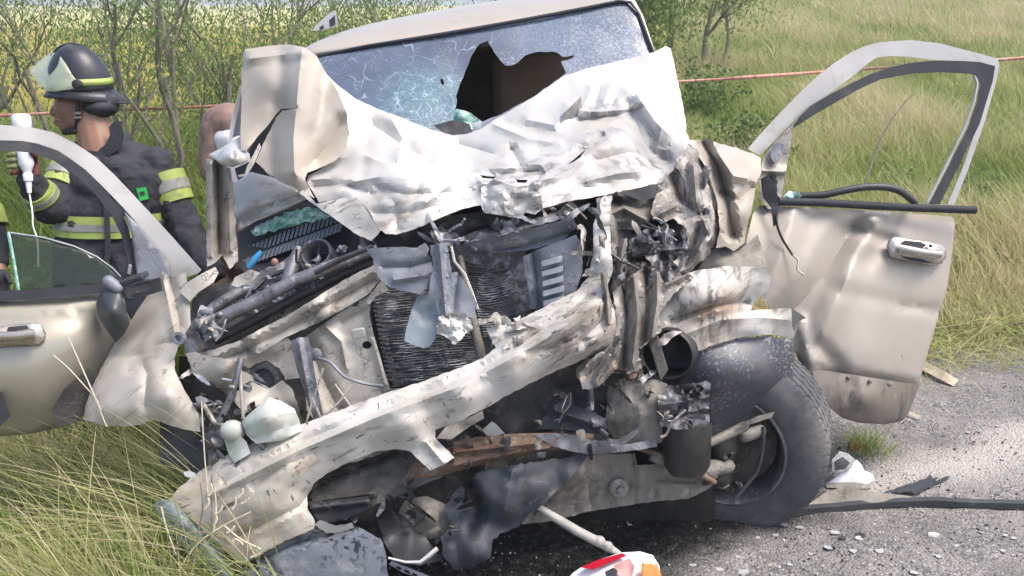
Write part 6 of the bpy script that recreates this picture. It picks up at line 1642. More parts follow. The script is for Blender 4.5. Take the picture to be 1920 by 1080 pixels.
# body: one continuous surface from skull to boots
b = MB()
b.ball(pj(158, 172), rm(44), .078, rm(50))
b.ball(pj(140, 205), rm(36), .066, rm(40))
b.capsule(pj(140, 222), pj(124, 239), rm(22), rm(13))
b.capsule(pj(115, 183), pj(112, 188), rm(12), rm(10))
b.capsule(pj(108, 196), pj(101, 211), rm(6), rm(8.5))
b.capsule(pj(110, 226), pj(109, 230), rm(9), rm(8))
b.capsule(pj(172, 225), pj(190, 290), rm(33), rm(37))
b.ball(pj(176, 205, -.07), rm(9), .012, rm(15))
sec = [(205, 285, 60, .09, 0), (214, 310, 92, .115, 0), (214, 380, 86, .12, 0), (206, 450, 80, .115, 0), (204, 540, 84, .12, 0), (204, 600, 84, .12, 0)]
for q0, q1 in zip(sec[:-1], sec[1:]):
    pass
tl_ = ring_loft(sec, D)
b.add(tl_.v, tl_.f)
SH_R, EL_R, WR_R = pj(300, 312), pj(346, 428, .02), pj(396, 505, -.05)
SH_L, EL_L, WR_L = pj(134, 318), pj(96, 390, -.12), P(52, 338, 3.80)
b.capsule(SH_R, EL_R, rm(24), rm(20)).capsule(EL_R, WR_R, rm(19), rm(14)).ball(WR_R, rm(17))
b.capsule(SH_L, EL_L, rm(24), rm(20)).capsule(EL_L, WR_L, rm(19), rm(14))
for sx in (-1, 1):
    hip, knee, ank = pj(204, 590) + Vector((.09 * sx, 0, 0)), Vector((foot.x + .12 * sx, foot.y - .03, .30)), Vector((foot.x + .13 * sx, foot.y + .02, -.10))
    b.capsule(hip, knee, .085, .06).capsule(knee, ank, .055, .042).capsule(ank + Vector((0, .03, -.04)), ank + Vector((-.05, -.14, -.05)), .05, .04)
body = b.build('body', 'skin', ff, 180, remesh=0.007)
j = ring_loft([(196, 268, 52, .085, .01), (205, 282, 78, .105, .01), (215, 296, 100, .125, 0), (218, 320, 112, .14, 0), (216, 360, 106, .145, 0), (210, 400, 100, .142, 0), (205, 450, 97, .14, 0), (203, 520, 98, .145, 0), (203, 600, 100, .15, 0), (203, 625, 102, .15, 0)], D)
j.capsule(SH_R + Vector((-.02, 0, .005)), EL_R, rm(37), rm(33)).capsule(EL_R, WR_R, rm(32), rm(25))
j.capsule(SH_L, EL_L, rm(35), rm(33)).capsule(EL_L, EL_L.lerp(WR_L, .9), rm(32), rm(24))
j.capsule(pj(226, 262, .02), pj(214, 285), rm(20), rm(26))
jacket = j.build('turnout_coat', 'turnout', ff, 180, remesh=0.009, wrinkle=0.042, wsize=0.075)
tr = MB()
for sx in (-1, 1):
    hip, knee, ank = pj(204, 600) + Vector((.09 * sx, 0, 0)), Vector((foot.x + .12 * sx, foot.y - .03, .30)), Vector((foot.x + .13 * sx, foot.y + .02, -.06))
    tr.capsule(hip, knee, .115, .09).capsule(knee, ank, .088, .085)
tr.build('turnout_trousers', 'turnout', ff, 180, remesh=0.014, wrinkle=0.03)
for sx in (-1, 1):
    ank = Vector((foot.x + .13 * sx, foot.y + .02, -.09))
    MB().capsule(ank + Vector((0, .02, -.03)), ank + Vector((-.06, -.15, -.04)), .058, .05).build('boot', 'black', ff, 180)
# collar standing at the nape
S('collar', [(204, 238), (216, 226), (228, 228), (232, 255), (228, 276), (205, 292), (186, 296), (160, 290), (164, 282), (184, 284), (198, 270), (206, 254)], 'turnout', ff, d=D - .10, res=6, solid=0.02, crumple=0.01)
S('storm_flap', [(186, 288), (196, 292), (204, 360), (208, 470), (196, 560), (188, 560), (197, 470), (193, 360)], 'turnout', ff, d=D - .165, res=8, solid=0.015, crumple=0.008, cs=12)


def torso_band(y0, y1, m, g):
    q = [(212, y0, 101, .142, 0), (210, (y0 + y1) / 2, 100, .142, 0), (209, y1, 99, .142, 0)]
    mb = ring_loft(q, D, 40, g)
    mb.f, mb.mi = mb.f[:-2], mb.mi[:-2]
    return mb.build('reflective_band', m, ff, 60)


torso_band(393, 433, 'lime', .009)
torso_band(407, 420, 'silver', .012)
ra_, rb_ = rm(37), rm(33)
arm_band('reflective_band', SH_R, EL_R, .14, .60, ra_ + .006, rb_ + .006, 'lime', ff)
arm_band('reflective_band', SH_R, EL_R, .28, .44, ra_ + .009, rb_ + .009, 'silver', ff)
arm_band('reflective_band', SH_L, EL_L, .02, .55, rm(35) + .006, rm(33) + .006, 'lime', ff)
arm_band('reflective_band', SH_L, EL_L, .18, .36, rm(35) + .009, rm(33) + .009, 'silver', ff)
arm_band('reflective_band', EL_L, WR_L, .35, .62, rm(31) + .006, rm(25) + .006, 'lime', ff)
arm_band('reflective_band', EL_L, WR_L, .42, .52, rm(31) + .009, rm(25) + .009, 'silver', ff)
bd = S('chest_badge', [(255, 353), (274, 351), (279, 373), (262, 377)], 'green_badge', ff, d=D - .165, res=6, solid=0.01)
S('badge_mark', [(261, 360), (270, 358), (272, 364), (263, 367)], 'black', bd, d=D - .168, res=4)
S('radio_pocket', [(236, 340), (262, 332), (280, 352), (282, 400), (244, 402)], 'turnout', ff, d=D - .158, res=7, solid=0.03, crumple=0.008)
# face
MB().ball(pj(111, 195, -.028), .012, .014, .012).build('eye', 'black', ff, 180)
MB().capsule(pj(106, 186, -.02), pj(122, 184, -.05), .007, .006).build('eyebrow', 'hair', ff, 180)
MB().capsule(pj(103, 223, -.012), pj(114, 226, -.04), .005, .004).build('lips', 'pink', ff, 180)
MB().capsule(pj(122, 247, -.01), pj(142, 246, -.05), .016, .014).build('goatee', 'hair', ff, 180, remesh=.004)
# helmet
hm = MB()
hc = pj(152, 172)
rows_ = []
kk = 36
for i in range(13):
    ph = math.pi / 2 * i / 12
    z_ = rm(84) * math.cos(ph)
    r_ = math.sin(ph)
    rows_.append([(hc + Vector((rm(57) * r_ * math.cos(2 * math.pi * t_ / kk) + rm(-4) * (1 - r_), .118 * r_ * math.sin(2 * math.pi * t_ / kk), z_))) for t_ in range(kk)])
V = [p for r_ in rows_ for p in r_]
F = [(i * kk + t_, i * kk + (t_ + 1) % kk, (i + 1) * kk + (t_ + 1) % kk, (i + 1) * kk + t_) for i in range(12) for t_ in range(kk)]
he = link('helmet', V, F, 'helmet', ff, 180, 0.006)
mb = MB()
mb.tube([hc + Vector((rm(57) * math.sin(a_) * 0 + rm(-4), .122 * math.cos(a_), rm(86) * math.sin(a_))) for a_ in np.linspace(0.15, math.pi - .15, 16)], 0.005, 6)
br = []
for t_ in range(kk):
    a_ = 2 * math.pi * t_ / kk
    ca_, sa_ = math.cos(a_), math.sin(a_)
    inn = hc + Vector((rm(56) * ca_, .116 * sa_, rm(8)))
    back_ = max(0, ca_)
    out_ = hc + Vector((rm(66 + 18 * back_ ** 2) * ca_, .148 * sa_, rm(-6 - 14 * back_)))
    br.append((inn, out_))
V = [p for q_ in br for p in q_]
F = [(2 * t_, 2 * t_ + 1, 2 * ((t_ + 1) % kk) + 1, 2 * ((t_ + 1) % kk)) for t_ in range(kk)]
link('helmet_brim', V, F, 'helmet', he, 180, 0.006)
lb = MB()
kk2 = 36
V = []
for z0 in (14, 26):
    ph = math.acos(z0 / 84)
    V += [hc + Vector((rm(61) * math.sin(ph) * math.cos(2 * math.pi * t_ / kk2), .128 * math.sin(ph) * math.sin(2 * math.pi * t_ / kk2), rm(z0))) for t_ in range(kk2)]
link('helmet_band', V, [(t_, (t_ + 1) % kk2, kk2 + (t_ + 1) % kk2, kk2 + t_) for t_ in range(kk2)], 'lime', he, 180, 0.003)
MB().tube([hc + Vector((rm(-6) + rm(57) * 0, .0, 0)) + Vector((rm(60) * math.sin(a_), 0.0, rm(87) * math.cos(a_))) for a_ in np.linspace(-1.15, 1.2, 18)], 0.006, 6).build('helmet_ridge', 'helmet', he, 60)
m, t, p = new_mat('visor_plastic')
p.inputs['Base Color'].default_value = (0.66, 0.70, 0.50, 1)
p.inputs['Alpha'].default_value = 0.5
p.inputs['Roughness'].default_value = 0.12
p.inputs['Coat Weight'].default_value = 0.5
M['visor'] = m
S('visor', [(98, 97, D - .04), (112, 104, D - .12), (124, 120, D - .155), (136, 142, D - .165), (150, 156, D - .165), (149, 165, D - .165), (128, 168, D - .16), (102, 172, D - .13), (84, 170, D - .09), (70, 156, D - .04), (54, 134, D + .02), (72, 115, D + .0)], 'visor', he, res=6, solid=0.003, angle=180, ctrl=[(95, 140, D - .115)])
MB().lathe(pj(145, 158, -.17), (0, -1, 0.1), [(0.02, -.01), (0.02, .01), (0.014, .014), (0, .014)], 16).build('visor_knob', 'black', he, 50)
MB().ball(pj(190, 200, -.02), rm(32), .09, rm(19)).capsule(pj(188, 208, -.03), pj(208, 206, 0), rm(14), rm(12)).capsule(pj(176, 190, -.05), pj(208, 190, -.03), rm(16), rm(14)).build('neck_guard', 'seal', he, 180, remesh=.008, wrinkle=.008)
MB().tube([pj(148, 176, -.105), pj(145, 200, -.09), pj(146, 222, -.075), pj(142, 240, -.055), pj(128, 250, -.03)], [.011, .011, .011, .009, .008], 6).build('chin_strap', 'black', he, 60)
MB().box(pj(146, 212, -.09), (.012, 0, 0), (0, .006, 0), (0, 0, .005)).box(pj(146, 220, -.085), (.014, 0, 0), (0, .006, 0), (0, 0, .004)).build('strap_buckle', 'silver', he, 40)
# gloved hand round the bottle
g = MB()
g.ball(P(60, 312, 3.80), .030, .022, .042)
g.capsule(P(64, 300, 3.8), P(66, 326, 3.79), .018, .022)
g.capsule(WR_L, P(60, 325, 3.80), .026, .028)
g.build('glove', 'glove_red', ff, 180, remesh=.005)
for i, (y_, xt) in enumerate(((289, 16), (300, 13), (312, 15), (323, 22))):
    fb = MB()
    fb.capsule(P(60, y_ + 2, 3.80), P(42, y_ - 1, 3.765), .012, .012).capsule(P(42, y_ - 1, 3.765), P(26, y_, 3.73), .012, .011).capsule(P(26, y_, 3.73), P(xt, y_ + 2, 3.735), .011, .0095)
    fb.build('glove_finger', 'glove_green' if i < 3 else 'glove_red', ff, 180, remesh=.004)
MB().capsule(P(64, 306, 3.79), P(66, 292, 3.745), .013, .012).capsule(P(66, 292, 3.745), P(58, 284, 3.72), .012, .01).build('glove_thumb', 'glove_red', ff, 180, remesh=.004)

# inverted bottle with drip line
bo = empty('drip_bottle', P(48, 290, 3.745), 'white upside-down bottle with a thin drip line, held above the left door', 'bottle')
ax0, ax1 = P(39, 216, 3.74), P(53, 338, 3.745)
L_ = (ax1 - ax0).length
u_ = (ax1 - ax0).normalized()
q_ = px2m(1, 3.74)
bt = MB().lathe(ax0, u_, [(0, 0), (15 * q_, 0), (17 * q_, 3 * q_), (17 * q_, 22 * q_), (13 * q_, 30 * q_), (12 * q_, 60 * q_), (14 * q_, 68 * q_), (13.5 * q_, 92 * q_), (10 * q_, 100 * q_), (7 * q_, 108 * q_), (9 * q_, 112 * q_), (8 * q_, 124 * q_), (0, 124 * q_)], 20).build('bottle_body', 'white_plastic', bo, 40)
MB().tube([P(53, 338, 3.745), P(54, 350, 3.745), P(55, 362, 3.745)], [6 * q_, 5 * q_, 4 * q_], 12).build('drip_chamber', 'white_plastic', bo, 50)
MB().tube([Vector(p_) for p_ in [tuple(P(*c_)) for c_ in curve_pts([(55, 362, 3.745), (58, 380, 3.74), (61, 400, 3.73), (62, 425, 3.72), (70, 450, 3.72), (72, 500, 3.72)], 20)]], 1.6 * q_, 6).build('drip_line', 'white_plastic', bo, 60)

# bare-shouldered person leaning into the cabin
D2 = 4.15
p2 = lambda x, y, dd=0.0: P(x, y, D2 + dd)
r2 = lambda r: px2m(r, D2)
f2 = p2(430, 600)
pe = empty('person', (f2.x, f2.y, -.15), 'bare-shouldered person in a white tank top leaning into the wreck behind the folded hood', 'person')
b = MB()
b.ball(p2(414, 236), r2(36), .075, r2(38)).capsule(p2(406, 240), p2(398, 318), r2(31), r2(25)).capsule(p2(398, 318), p2(440, 380, -.1), r2(23), r2(16)).ball(p2(446, 388, -.11), r2(17))
b.capsule(p2(430, 232), p2(480, 262, .05), r2(40), r2(52)).capsule(p2(480, 262, .05), p2(470, 400, .12), r2(54), r2(52)).capsule(p2(470, 400, .12), p2(455, 480, .1), r2(52), r2(55))
b.capsule(p2(470, 215), p2(505, 190), r2(26), r2(24)).ball(p2(520, 170), r2(42), .08, r2(48)).ball(p2(505, 195), r2(12), .01, r2(9))
b.capsule(p2(530, 240, .05), p2(560, 330, 0), r2(32), r2(24)).capsule(p2(560, 330, 0), p2(600, 380, -.1), r2(22), r2(15))
for sx in (-1, 1):
    hip, knee, ank = p2(455, 480, .1) + Vector((.09 * sx, 0, 0)), Vector((f2.x + .11 * sx, f2.y, .32)), Vector((f2.x + .12 * sx, f2.y + .08, -.09))
    b.capsule(hip, knee, .09, .062).capsule(knee, ank, .058, .042).capsule(ank, ank + Vector((0, -.14, -.02)), .045, .035)
b.build('body', 'skin_tattoo', pe, 180, remesh=.009)
MB().capsule(p2(440, 262, .02), p2(470, 300, .07), r2(46), r2(60)).capsule(p2(470, 300, .07), p2(466, 420, .12), r2(58), r2(57)).capsule(p2(437, 206, 0), p2(446, 250, -.03), r2(13), r2(18)).build('tank_top', 'tank', pe, 180, remesh=.01, wrinkle=.01)
mb = MB()
for sx in (-1, 1):
    hip, knee, ank = p2(455, 485, .1) + Vector((.09 * sx, 0, 0)), Vector((f2.x + .11 * sx, f2.y, .32)), Vector((f2.x + .12 * sx, f2.y + .08, -.06))
    mb.capsule(hip, knee, .105, .075).capsule(knee, ank, .072, .06)
mb.build('trousers', 'seat', pe, 180, remesh=.012, wrinkle=.02)
MB().ball(p2(526, 158), r2(43), .083, r2(44)).build('hair', 'hair', pe, 180)

# second firefighter, only an arm reaches into the left edge of the frame
D3 = 3.95
p3 = lambda x, y, dd=0.0: P(x, y, D3 + dd)
r3 = lambda r: px2m(r, D3)
f3 = p3(-150, 620)
p3e = empty('person', (f3.x, f3.y, -.2), 'person in dark turnout coat at the left edge, only a yellow-banded sleeve and glove showing', 'person')
b = MB()
b.ball(p3(-140, 200), r3(42), .08, r3(52)).capsule(p3(-140, 235), p3(-148, 290), r3(28), r3(32))
tl_ = ring_loft([(-150, 285, 60, .09, 0), (-150, 310, 95, .115, 0), (-150, 400, 84, .12, 0), (-150, 540, 84, .12, 0), (-150, 610, 84, .12, 0)], D3)
b.add(tl_.v, tl_.f)
S3, E3, W3 = p3(-62, 318), p3(-16, 440), p3(2, 512, -.05)
b.capsule(S3, E3, r3(22), r3(18)).capsule(E3, W3, r3(17), r3(12)).capsule(p3(-238, 318), p3(-260, 440), r3(22), r3(18)).capsule(p3(-260, 440), p3(-240, 530, -.1), r3(17), r3(13))
for sx in (-1, 1):
    b.capsule(p3(-150, 600) + Vector((.09 * sx, 0, 0)), Vector((f3.x + .11 * sx, f3.y, .28)), .085, .06).capsule(Vector((f3.x + .11 * sx, f3.y, .28)), Vector((f3.x + .12 * sx, f3.y, -.12)), .055, .045).capsule(Vector((f3.x + .12 * sx, f3.y, -.14)), Vector((f3.x + .12 * sx, f3.y - .15, -.15)), .05, .04)
b.build('body', 'skin', p3e, 180, remesh=.01)
jk = ring_loft([(-150, 275, 60, .09, 0), (-150, 300, 104, .13, 0), (-150, 380, 100, .14, 0), (-150, 520, 98, .14, 0), (-150, 625, 100, .15, 0)], D3)
jk.capsule(S3, E3, r3(34), r3(28)).capsule(E3, p3(-1, 490, -.03), r3(27), r3(19)).capsule(p3(-238, 318), p3(-260, 440), r3(34), r3(30)).capsule(p3(-260, 440), p3(-244, 510, -.07), r3(28), r3(24))
jk.build('turnout_coat', 'turnout', p3e, 180, remesh=.013, wrinkle=.02)
arm_band('reflective_band', S3, E3, .62, .9, r3(34) + .012, r3(29) + .012, 'lime', p3e)
gl = MB().ball(p3(4, 524, -.08), r3(16), .035, r3(20))
for k_, (dx_, dy_) in enumerate(((-6, 20), (1, 22), (8, 21), (14, 17))):
    gl.capsule(p3(2 + dx_ * .6, 530, -.09), p3(4 + dx_, 530 + dy_, -.1), .012, .010)
gl.capsule(p3(12, 515, -.1), p3(20, 530, -.13), .012, .010)
gl.build('glove', 'seal', p3e, 180, remesh=.005)
MB().ball(p3(-138, 170), r3(58), .12, r3(60)).build('helmet', 'helmet', p3e, 180)

# ------------------------------------------------------------------ BARRIER TAPE
tp_ = curve_pts([(-220, 225, 7.3), (60, 214, 7.25), (215, 206, 7.2), (300, 203, 7.2), (380, 200, 7.2), (800, 178, 7.2), (1285, 152, 7.15), (1400, 145, 7.1), (1540, 135, 7.05), (1700, 124, 7.0), (1874, 112, 7.0), (1930, 108, 7.0), (2150, 95, 7.0)], 120)
V, F = [], []
for i, c_ in enumerate(tp_):
    p_ = P(*c_)
    tw = 0.5 * noise.noise(Vector((i * .06, 3, 0)))
    h_ = px2m(3.0 + 1.5 * noise.noise(Vector((i * .09, 7, 0))), 7.1)
    up_ = Vector((0, math.sin(tw * 2.2), math.cos(tw * 2.2))) * h_
    V += [p_ - up_, p_ + up_]
    if i:
        F.append((2 * i - 2, 2 * i, 2 * i + 1, 2 * i - 1))
tag(link('barrier_tape', V, F, 'tape', smooth=180, solid=0.0008, loc=P(800, 178, 7.2)), 'orange barrier tape strung across the grass behind the wreck', 'tape')

# ------------------------------------------------------------------ DEBRIS ON THE GROUND


def top(o, label, cat, group=None):
    """re-base a single mesh on its own ground point and make it a thing"""
    me = o.data
    n = len(me.vertices)
    co = np.zeros(n * 3, np.float32)
    me.vertices.foreach_get('co', co)
    co = co.reshape(-1, 3)
    base = np.array([co[:, 0].mean(), co[:, 1].mean(), co[:, 2].min()], np.float32)
    me.vertices.foreach_set('co', (co - base).ravel())
    o.parent = None
    o.location = Vector([float(v) for v in base])
    return tag(o, label, cat, group)


class Loose:                                    # stand-in parent at the origin for sheets that are things of their own
    location = Vector((0, 0, 0))
    parent = None


def T(name, outline, m, label, cat, group=None, **k):
    r_ = bpy.data.objects.new('tmp', None)
    o = sheet(name, outline, m, r_, **k)
    o.parent = None
    bpy.data.objects.remove(r_)
    return top(o, label, cat, group)


def gd(x, y, z=0.0):                            # pixel lying on the ground -> (x, y, depth)
    return (x, y, float(pix(np.array([tuple(G(x, y, z))]))[0, 2]))


sg = empty('signal_lamp', G(1160, 1095), 'broken red, clear and amber signal lamp lying in the foreground', 'lamp')
S('lamp_housing', [(1056, 1100, 2.96), (1072, 1076, 2.99), (1090, 1063, 3.01), (1130, 1047, 3.03), (1165, 1036, 3.05), (1200, 1034, 3.05), (1224, 1041, 3.04), (1236, 1060, 3.02), (1242, 1100, 2.97), (1160, 1120, 2.94)], 'white_plastic', sg, ctrl=[(1150, 1075, 2.955)], res=6, solid=0.04, crumple=0.012, cs=14, angle=40)
S('red_lens', [(1088, 1064, 2.965), (1120, 1050, 2.985), (1166, 1037, 3.01), (1176, 1042, 3.0), (1140, 1056, 2.97), (1112, 1068, 2.95)], 'red_lens', sg, res=5, solid=0.01, crumple=0.01, cs=20)
S('red_lens', [(1150, 1060, 2.945), (1180, 1046, 2.965), (1190, 1062, 2.95), (1186, 1080, 2.935), (1160, 1082, 2.93)], 'pink', sg, res=5, solid=0.006, crumple=0.012, cs=22)
S('lamp_opening', [(1134, 1072, 2.925), (1150, 1064, 2.93), (1158, 1070, 2.928), (1154, 1084, 2.92), (1138, 1086, 2.92)], 'black', sg, res=5)
S('amber_lens', [(1203, 1056, 2.955), (1218, 1053, 2.965), (1232, 1057, 2.965), (1240, 1078, 2.955), (1242, 1100, 2.94), (1208, 1104, 2.93), (1202, 1080, 2.94)], 'amber', sg, res=5, solid=0.015, angle=180)

pk = MB().tube(pt((1006, 948, 3.02), (1040, 970, 3.03), (1085, 997, 3.05), (1120, 1015, 3.07), (1140, 1026, 3.09), (1162, 1040, 3.10)), [.011, .0155, .017, .017, .016, .012], 10)
pk.ball(P(1124, 1014, 3.06), .021, .02, .018, 10).ball(P(1140, 1024, 3.07), .018, .018, .018, 10)
top(pk.build('broken_rod', 'stick', None, 50, remesh=.004), 'pale grey broken rod leaning from under the frame to the signal lamp', 'rod')

bs = MB()
pp_ = [(1478, 962), (1520, 955), (1560, 952), (1640, 945), (1720, 941), (1790, 942), (1860, 945), (1925, 946), (2010, 948), (2100, 952)]
V, F = [], []
for i, (x_, y_) in enumerate(curve_pts(pp_, 40)):
    g0 = G(x_, y_ + 9, 0.004)
    z1 = 0.022 + 0.004 * noise.noise(Vector((i * .3, 0, 1)))
    V += [g0, g0 + Vector((0, 0.004, z1)), g0 + Vector((0, 0.028, z1 + .003)), g0 + Vector((0, 0.034, 0.002))]
    if i:
        for k_ in range(3):
            F.append(((i - 1) * 4 + k_, i * 4 + k_, i * 4 + k_ + 1, (i - 1) * 4 + k_ + 1))
top(link('rubber_strip', V, F, 'black', smooth=50), 'long black rubber strip stretching from the tyre to the right edge', 'strip')
T('sill_panel', [gd(1510, 950, .01), gd(1545, 925, .03), gd(1580, 912, .05), gd(1640, 922, .05), gd(1720, 932, .03), gd(1800, 938, .02), gd(1700, 940, .02), gd(1600, 944, .02)], 'rail', 'beige sill trim lying between the tyre and the black strip', 'trim panel', res=7, solid=0.006, crumple=0.008)
lp = empty('headlamp_remnant', G(1595, 912), 'white broken headlamp shell with a dark socket beside the tyre', 'lamp')
S('lamp_shell', [gd(1552, 905, .02), gd(1572, 892, .05), gd(1594, 876, .07), gd(1606, 862, .08), gd(1616, 872, .07), gd(1620, 882, .05), gd(1636, 888, .04), gd(1640, 898, .02), gd(1628, 908, .01), gd(1590, 912, .01), gd(1560, 912, .01)], 'white_plastic', lp, res=6, solid=0.006, crumple=0.02, cs=14)
S('lamp_socket', [gd(1560, 862, .12), gd(1574, 846, .13), gd(1590, 850, .12), gd(1604, 862, .10), gd(1596, 878, .08), gd(1572, 890, .06), gd(1560, 884, .08)], 'greymetal', lp, res=6, solid=0.02, crumple=0.02)
S('socket_opening', [gd(1564, 866, .16), gd(1580, 856, .16), gd(1594, 868, .14), gd(1584, 880, .12), gd(1566, 882, .12)], 'black', lp, res=5)
T('trim_offcut', [gd(1548, 905, .02), gd(1600, 904, .03), gd(1632, 908, .02), gd(1628, 916, .01), gd(1590, 916, .01), gd(1550, 914, .01)], 'rail', 'grey-brown trim offcut under the broken headlamp shell', 'trim piece', res=6, solid=0.01)
for (ol, lab) in (([(1656, 924), (1690, 912), (1716, 904), (1738, 896), (1744, 888), (1750, 897), (1760, 892), (1756, 900), (1716, 922)], 'jagged black plastic piece on the pale dust'), ([(1706, 924), (1776, 892), (1782, 895), (1716, 926)], 'thin straight black bar beside the jagged plastic piece')):
    T('plastic_debris', [gd(x_, y_, .015) for x_, y_ in ol], 'black', lab, 'debris', res=5, solid=0.006, crumple=0.006, jag=1)
T('split_board', [gd(1720, 688, .03), gd(1730, 675, .05), gd(1745, 683, .05), gd(1770, 696, .05), gd(1798, 712, .03), gd(1788, 724, .01), gd(1760, 710, .02), gd(1738, 698, .02)], 'wood', 'pale split board at the edge of the grass, right of the door', 'board', res=6, solid=0.03, crumple=0.01)
T('split_board', [gd(1684, 768, .02), gd(1696, 766, .03), gd(1726, 780, .02), gd(1722, 785, .01)], 'wood', 'small yellowish splinter below the corner of the right door', 'board', res=5, solid=0.01)
lbl = T('white_label_strip', [gd(729, 1058, .01), gd(735, 1052, .01), gd(770, 1066, .01), gd(805, 1080, .01), gd(840, 1092, .01), gd(830, 1100, .0), gd(790, 1084, .0), gd(756, 1074, .0)], 'white_plastic', 'white strip with black slots lying under the bumper', 'strip', res=5, solid=0.006)
for k_ in range(4):
    x_, y_ = 744 + k_ * 15, 1061 + k_ * 6.4
    o = S('slot', [gd(x_, y_, .017), gd(x_ + 9, y_ + 3.5, .017), gd(x_ + 7, y_ + 8, .016), gd(x_ - 2, y_ + 4, .016)], 'black', lbl, res=4)
for (x_, y_, lab) in ((378, 748, 'white chip caught on a grass stem beside the washer bottle'), (356, 888, 'white chip caught in the grass at the top edge of the bumper')):
    T('white_chip', [(x_ - 12, y_ - 3), (x_ - 2, y_ - 6), (x_ + 10, y_ - 1), (x_ + 13, y_ + 5), (x_ + 2, y_ + 8), (x_ - 9, y_ + 5)], 'shard_white', lab, 'chip', d=2.86, res=4, solid=0.004, crumple=0.02, cs=20)
top(MB().tube(pt((378, 752, 2.86), (380, 800, 2.85), (384, 860, 2.85), (390, 930, 2.84)), .002, 5).build('dry_weed', 'wood', None, 60), 'thin upright stem carrying a white chip in front of the wreck', 'stem')
top(MB().tube([Vector(q_) for q_ in [tuple(P(*c_)) for c_ in curve_pts([(1622, 346, 5.2), (1640, 290, 5.2), (1665, 235, 5.2), (1700, 188, 5.2), (1716, 176, 5.2)], 16)]], [.006] * 8 + [.004] * 5 + [.003] * 4, 5).build('dry_weed', 'bark', None, 60), 'thin dark bent stem seen through the right door window', 'stem')
for pts_, lab in (([(100, 666, 2.8), (128, 690, 2.8), (160, 725, 2.79), (176, 745, 2.79), (200, 800, 2.78)], 'pale leaning straw in front of the left door, lower one'), ([(128, 632, 2.8), (145, 670, 2.8), (165, 715, 2.79), (190, 770, 2.78)], 'pale leaning straw in front of the left door, taller one')):
    top(MB().tube([Vector(q_) for q_ in [tuple(P(*c_)) for c_ in curve_pts(pts_, 14)]], .0021, 5).build('straw_stalk', 'wood', None, 60), lab, 'stalk')
# seed-pod plant against the bumper corner
sd_ = empty('seed_plant', G(400, 1080), 'dry little plant with curled seed pods against the bumper corner', 'plant')
for k_, pts_ in enumerate(([(330, 1075), (370, 1020), (420, 985), (470, 960)], [(360, 1080), (372, 1000), (380, 950), (376, 905)], [(400, 1000), (405, 960), (402, 910)], [(310, 1080), (330, 1030), (350, 1000), (420, 1000)], [(420, 985), (450, 1010), (490, 1030)], [(395, 1000), (398, 950), (397, 890)], [(302, 950), (312, 990), (330, 1040)], [(330, 945), (342, 985), (352, 1030)])):
    tubep('stalk', [(*c_, 2.79) for c_ in curve_pts(pts_, 12)], 1.8, 'bark' if k_ % 2 else 'wood', sd_, 5)
for k_, (x_, y_, a_) in enumerate(((385, 955, 1.2), (392, 930, 1.3), (405, 965, .8), (436, 955, 1.2), (445, 935, .9), (452, 945, .5), (425, 1000, .6), (440, 1010, -.5), (402, 985, 1.4), (470, 1045, .3))):
    tubep('seed_pod', [(*c_, 2.77) for c_ in curve_pts([(x_, y_), (x_ + 9 * math.cos(a_) + 3, y_ - 12 * math.sin(a_)), (x_ + 20 * math.cos(a_) - 2, y_ - 24 * math.sin(a_))], 6)], 2.2, 'wood', sd_, 5)
# grass tuft in front of the right door
n = 260
gp = G(1622, 842)
o = blades('grass_tuft', np.stack([gp.x + rng.normal(0, .05, n), gp.y + rng.normal(0, .05, n), np.zeros(n)], 1), rng.uniform(.03, .12, n), np.full(n, .004), 0.7 * rng.standard_normal((n, 2)), rng.uniform(0, .5, n), 0.55 + rng.normal(0, .15, n), 'grass', 3, 'small grass tuft on the gravel below the right door', kind=None)
top(o, None, 'grass tuft')
T('red_debris', [gd(1592, 838, .01), gd(1600, 826, .02), gd(1622, 832, .02), gd(1630, 840, .01), gd(1606, 846, .0)], 'red_lens', 'small dark red lens chip under the right door', 'debris', res=5, solid=.006, crumple=.01)

# scattered fragments: the larger ones are things of their own
rs = random.Random(5)
FRAG = [(1560, 975, 15), (1500, 990, 16), (1470, 985, 12), (1552, 1028, 18), (1600, 1035, 13), (1395, 1075, 22), (1390, 1045, 20), (1455, 1005, 12), (1750, 1005, 16), (1650, 1035, 14), (1565, 1000, 18), (1610, 1010, 16), (1793, 1025, 9), (1880, 1034, 10), (1898, 1042, 7), (1820, 1062, 14), (1310, 1012, 9), (1340, 1030, 8),
        (1290, 1000, 8), (1240, 990, 9), (1180, 985, 7), (1420, 1010, 9), (1376, 1020, 8), (1350, 1070, 14), (1300, 1060, 12), (1330, 1050, 9), (1715, 1075, 18), (1870, 800, 9), (1880, 862, 8), (1815, 812, 7), (1700, 1000, 9), (1670, 1000, 8), (1840, 1000, 8), (1900, 1010, 9), (1520, 1040, 10), (1480, 1060, 12), (1760, 1045, 12), (1690, 1055, 8), (1885, 1005, 8), (1730, 960, 7), (1600, 990, 8), (1640, 985, 7)]
DARKF = [(1600, 970, 14), (1612, 1005, 18), (1580, 1010, 12), (1850, 985, 7), (1780, 1000, 8), (1905, 850, 6), (1826, 830, 6), (1790, 842, 5), (1778, 920, 6), (1880, 830, 6), (1680, 865, 5), (1500, 965, 9), (1560, 965, 10), (1740, 1030, 7), (1860, 1070, 8), (1650, 1060, 7)]


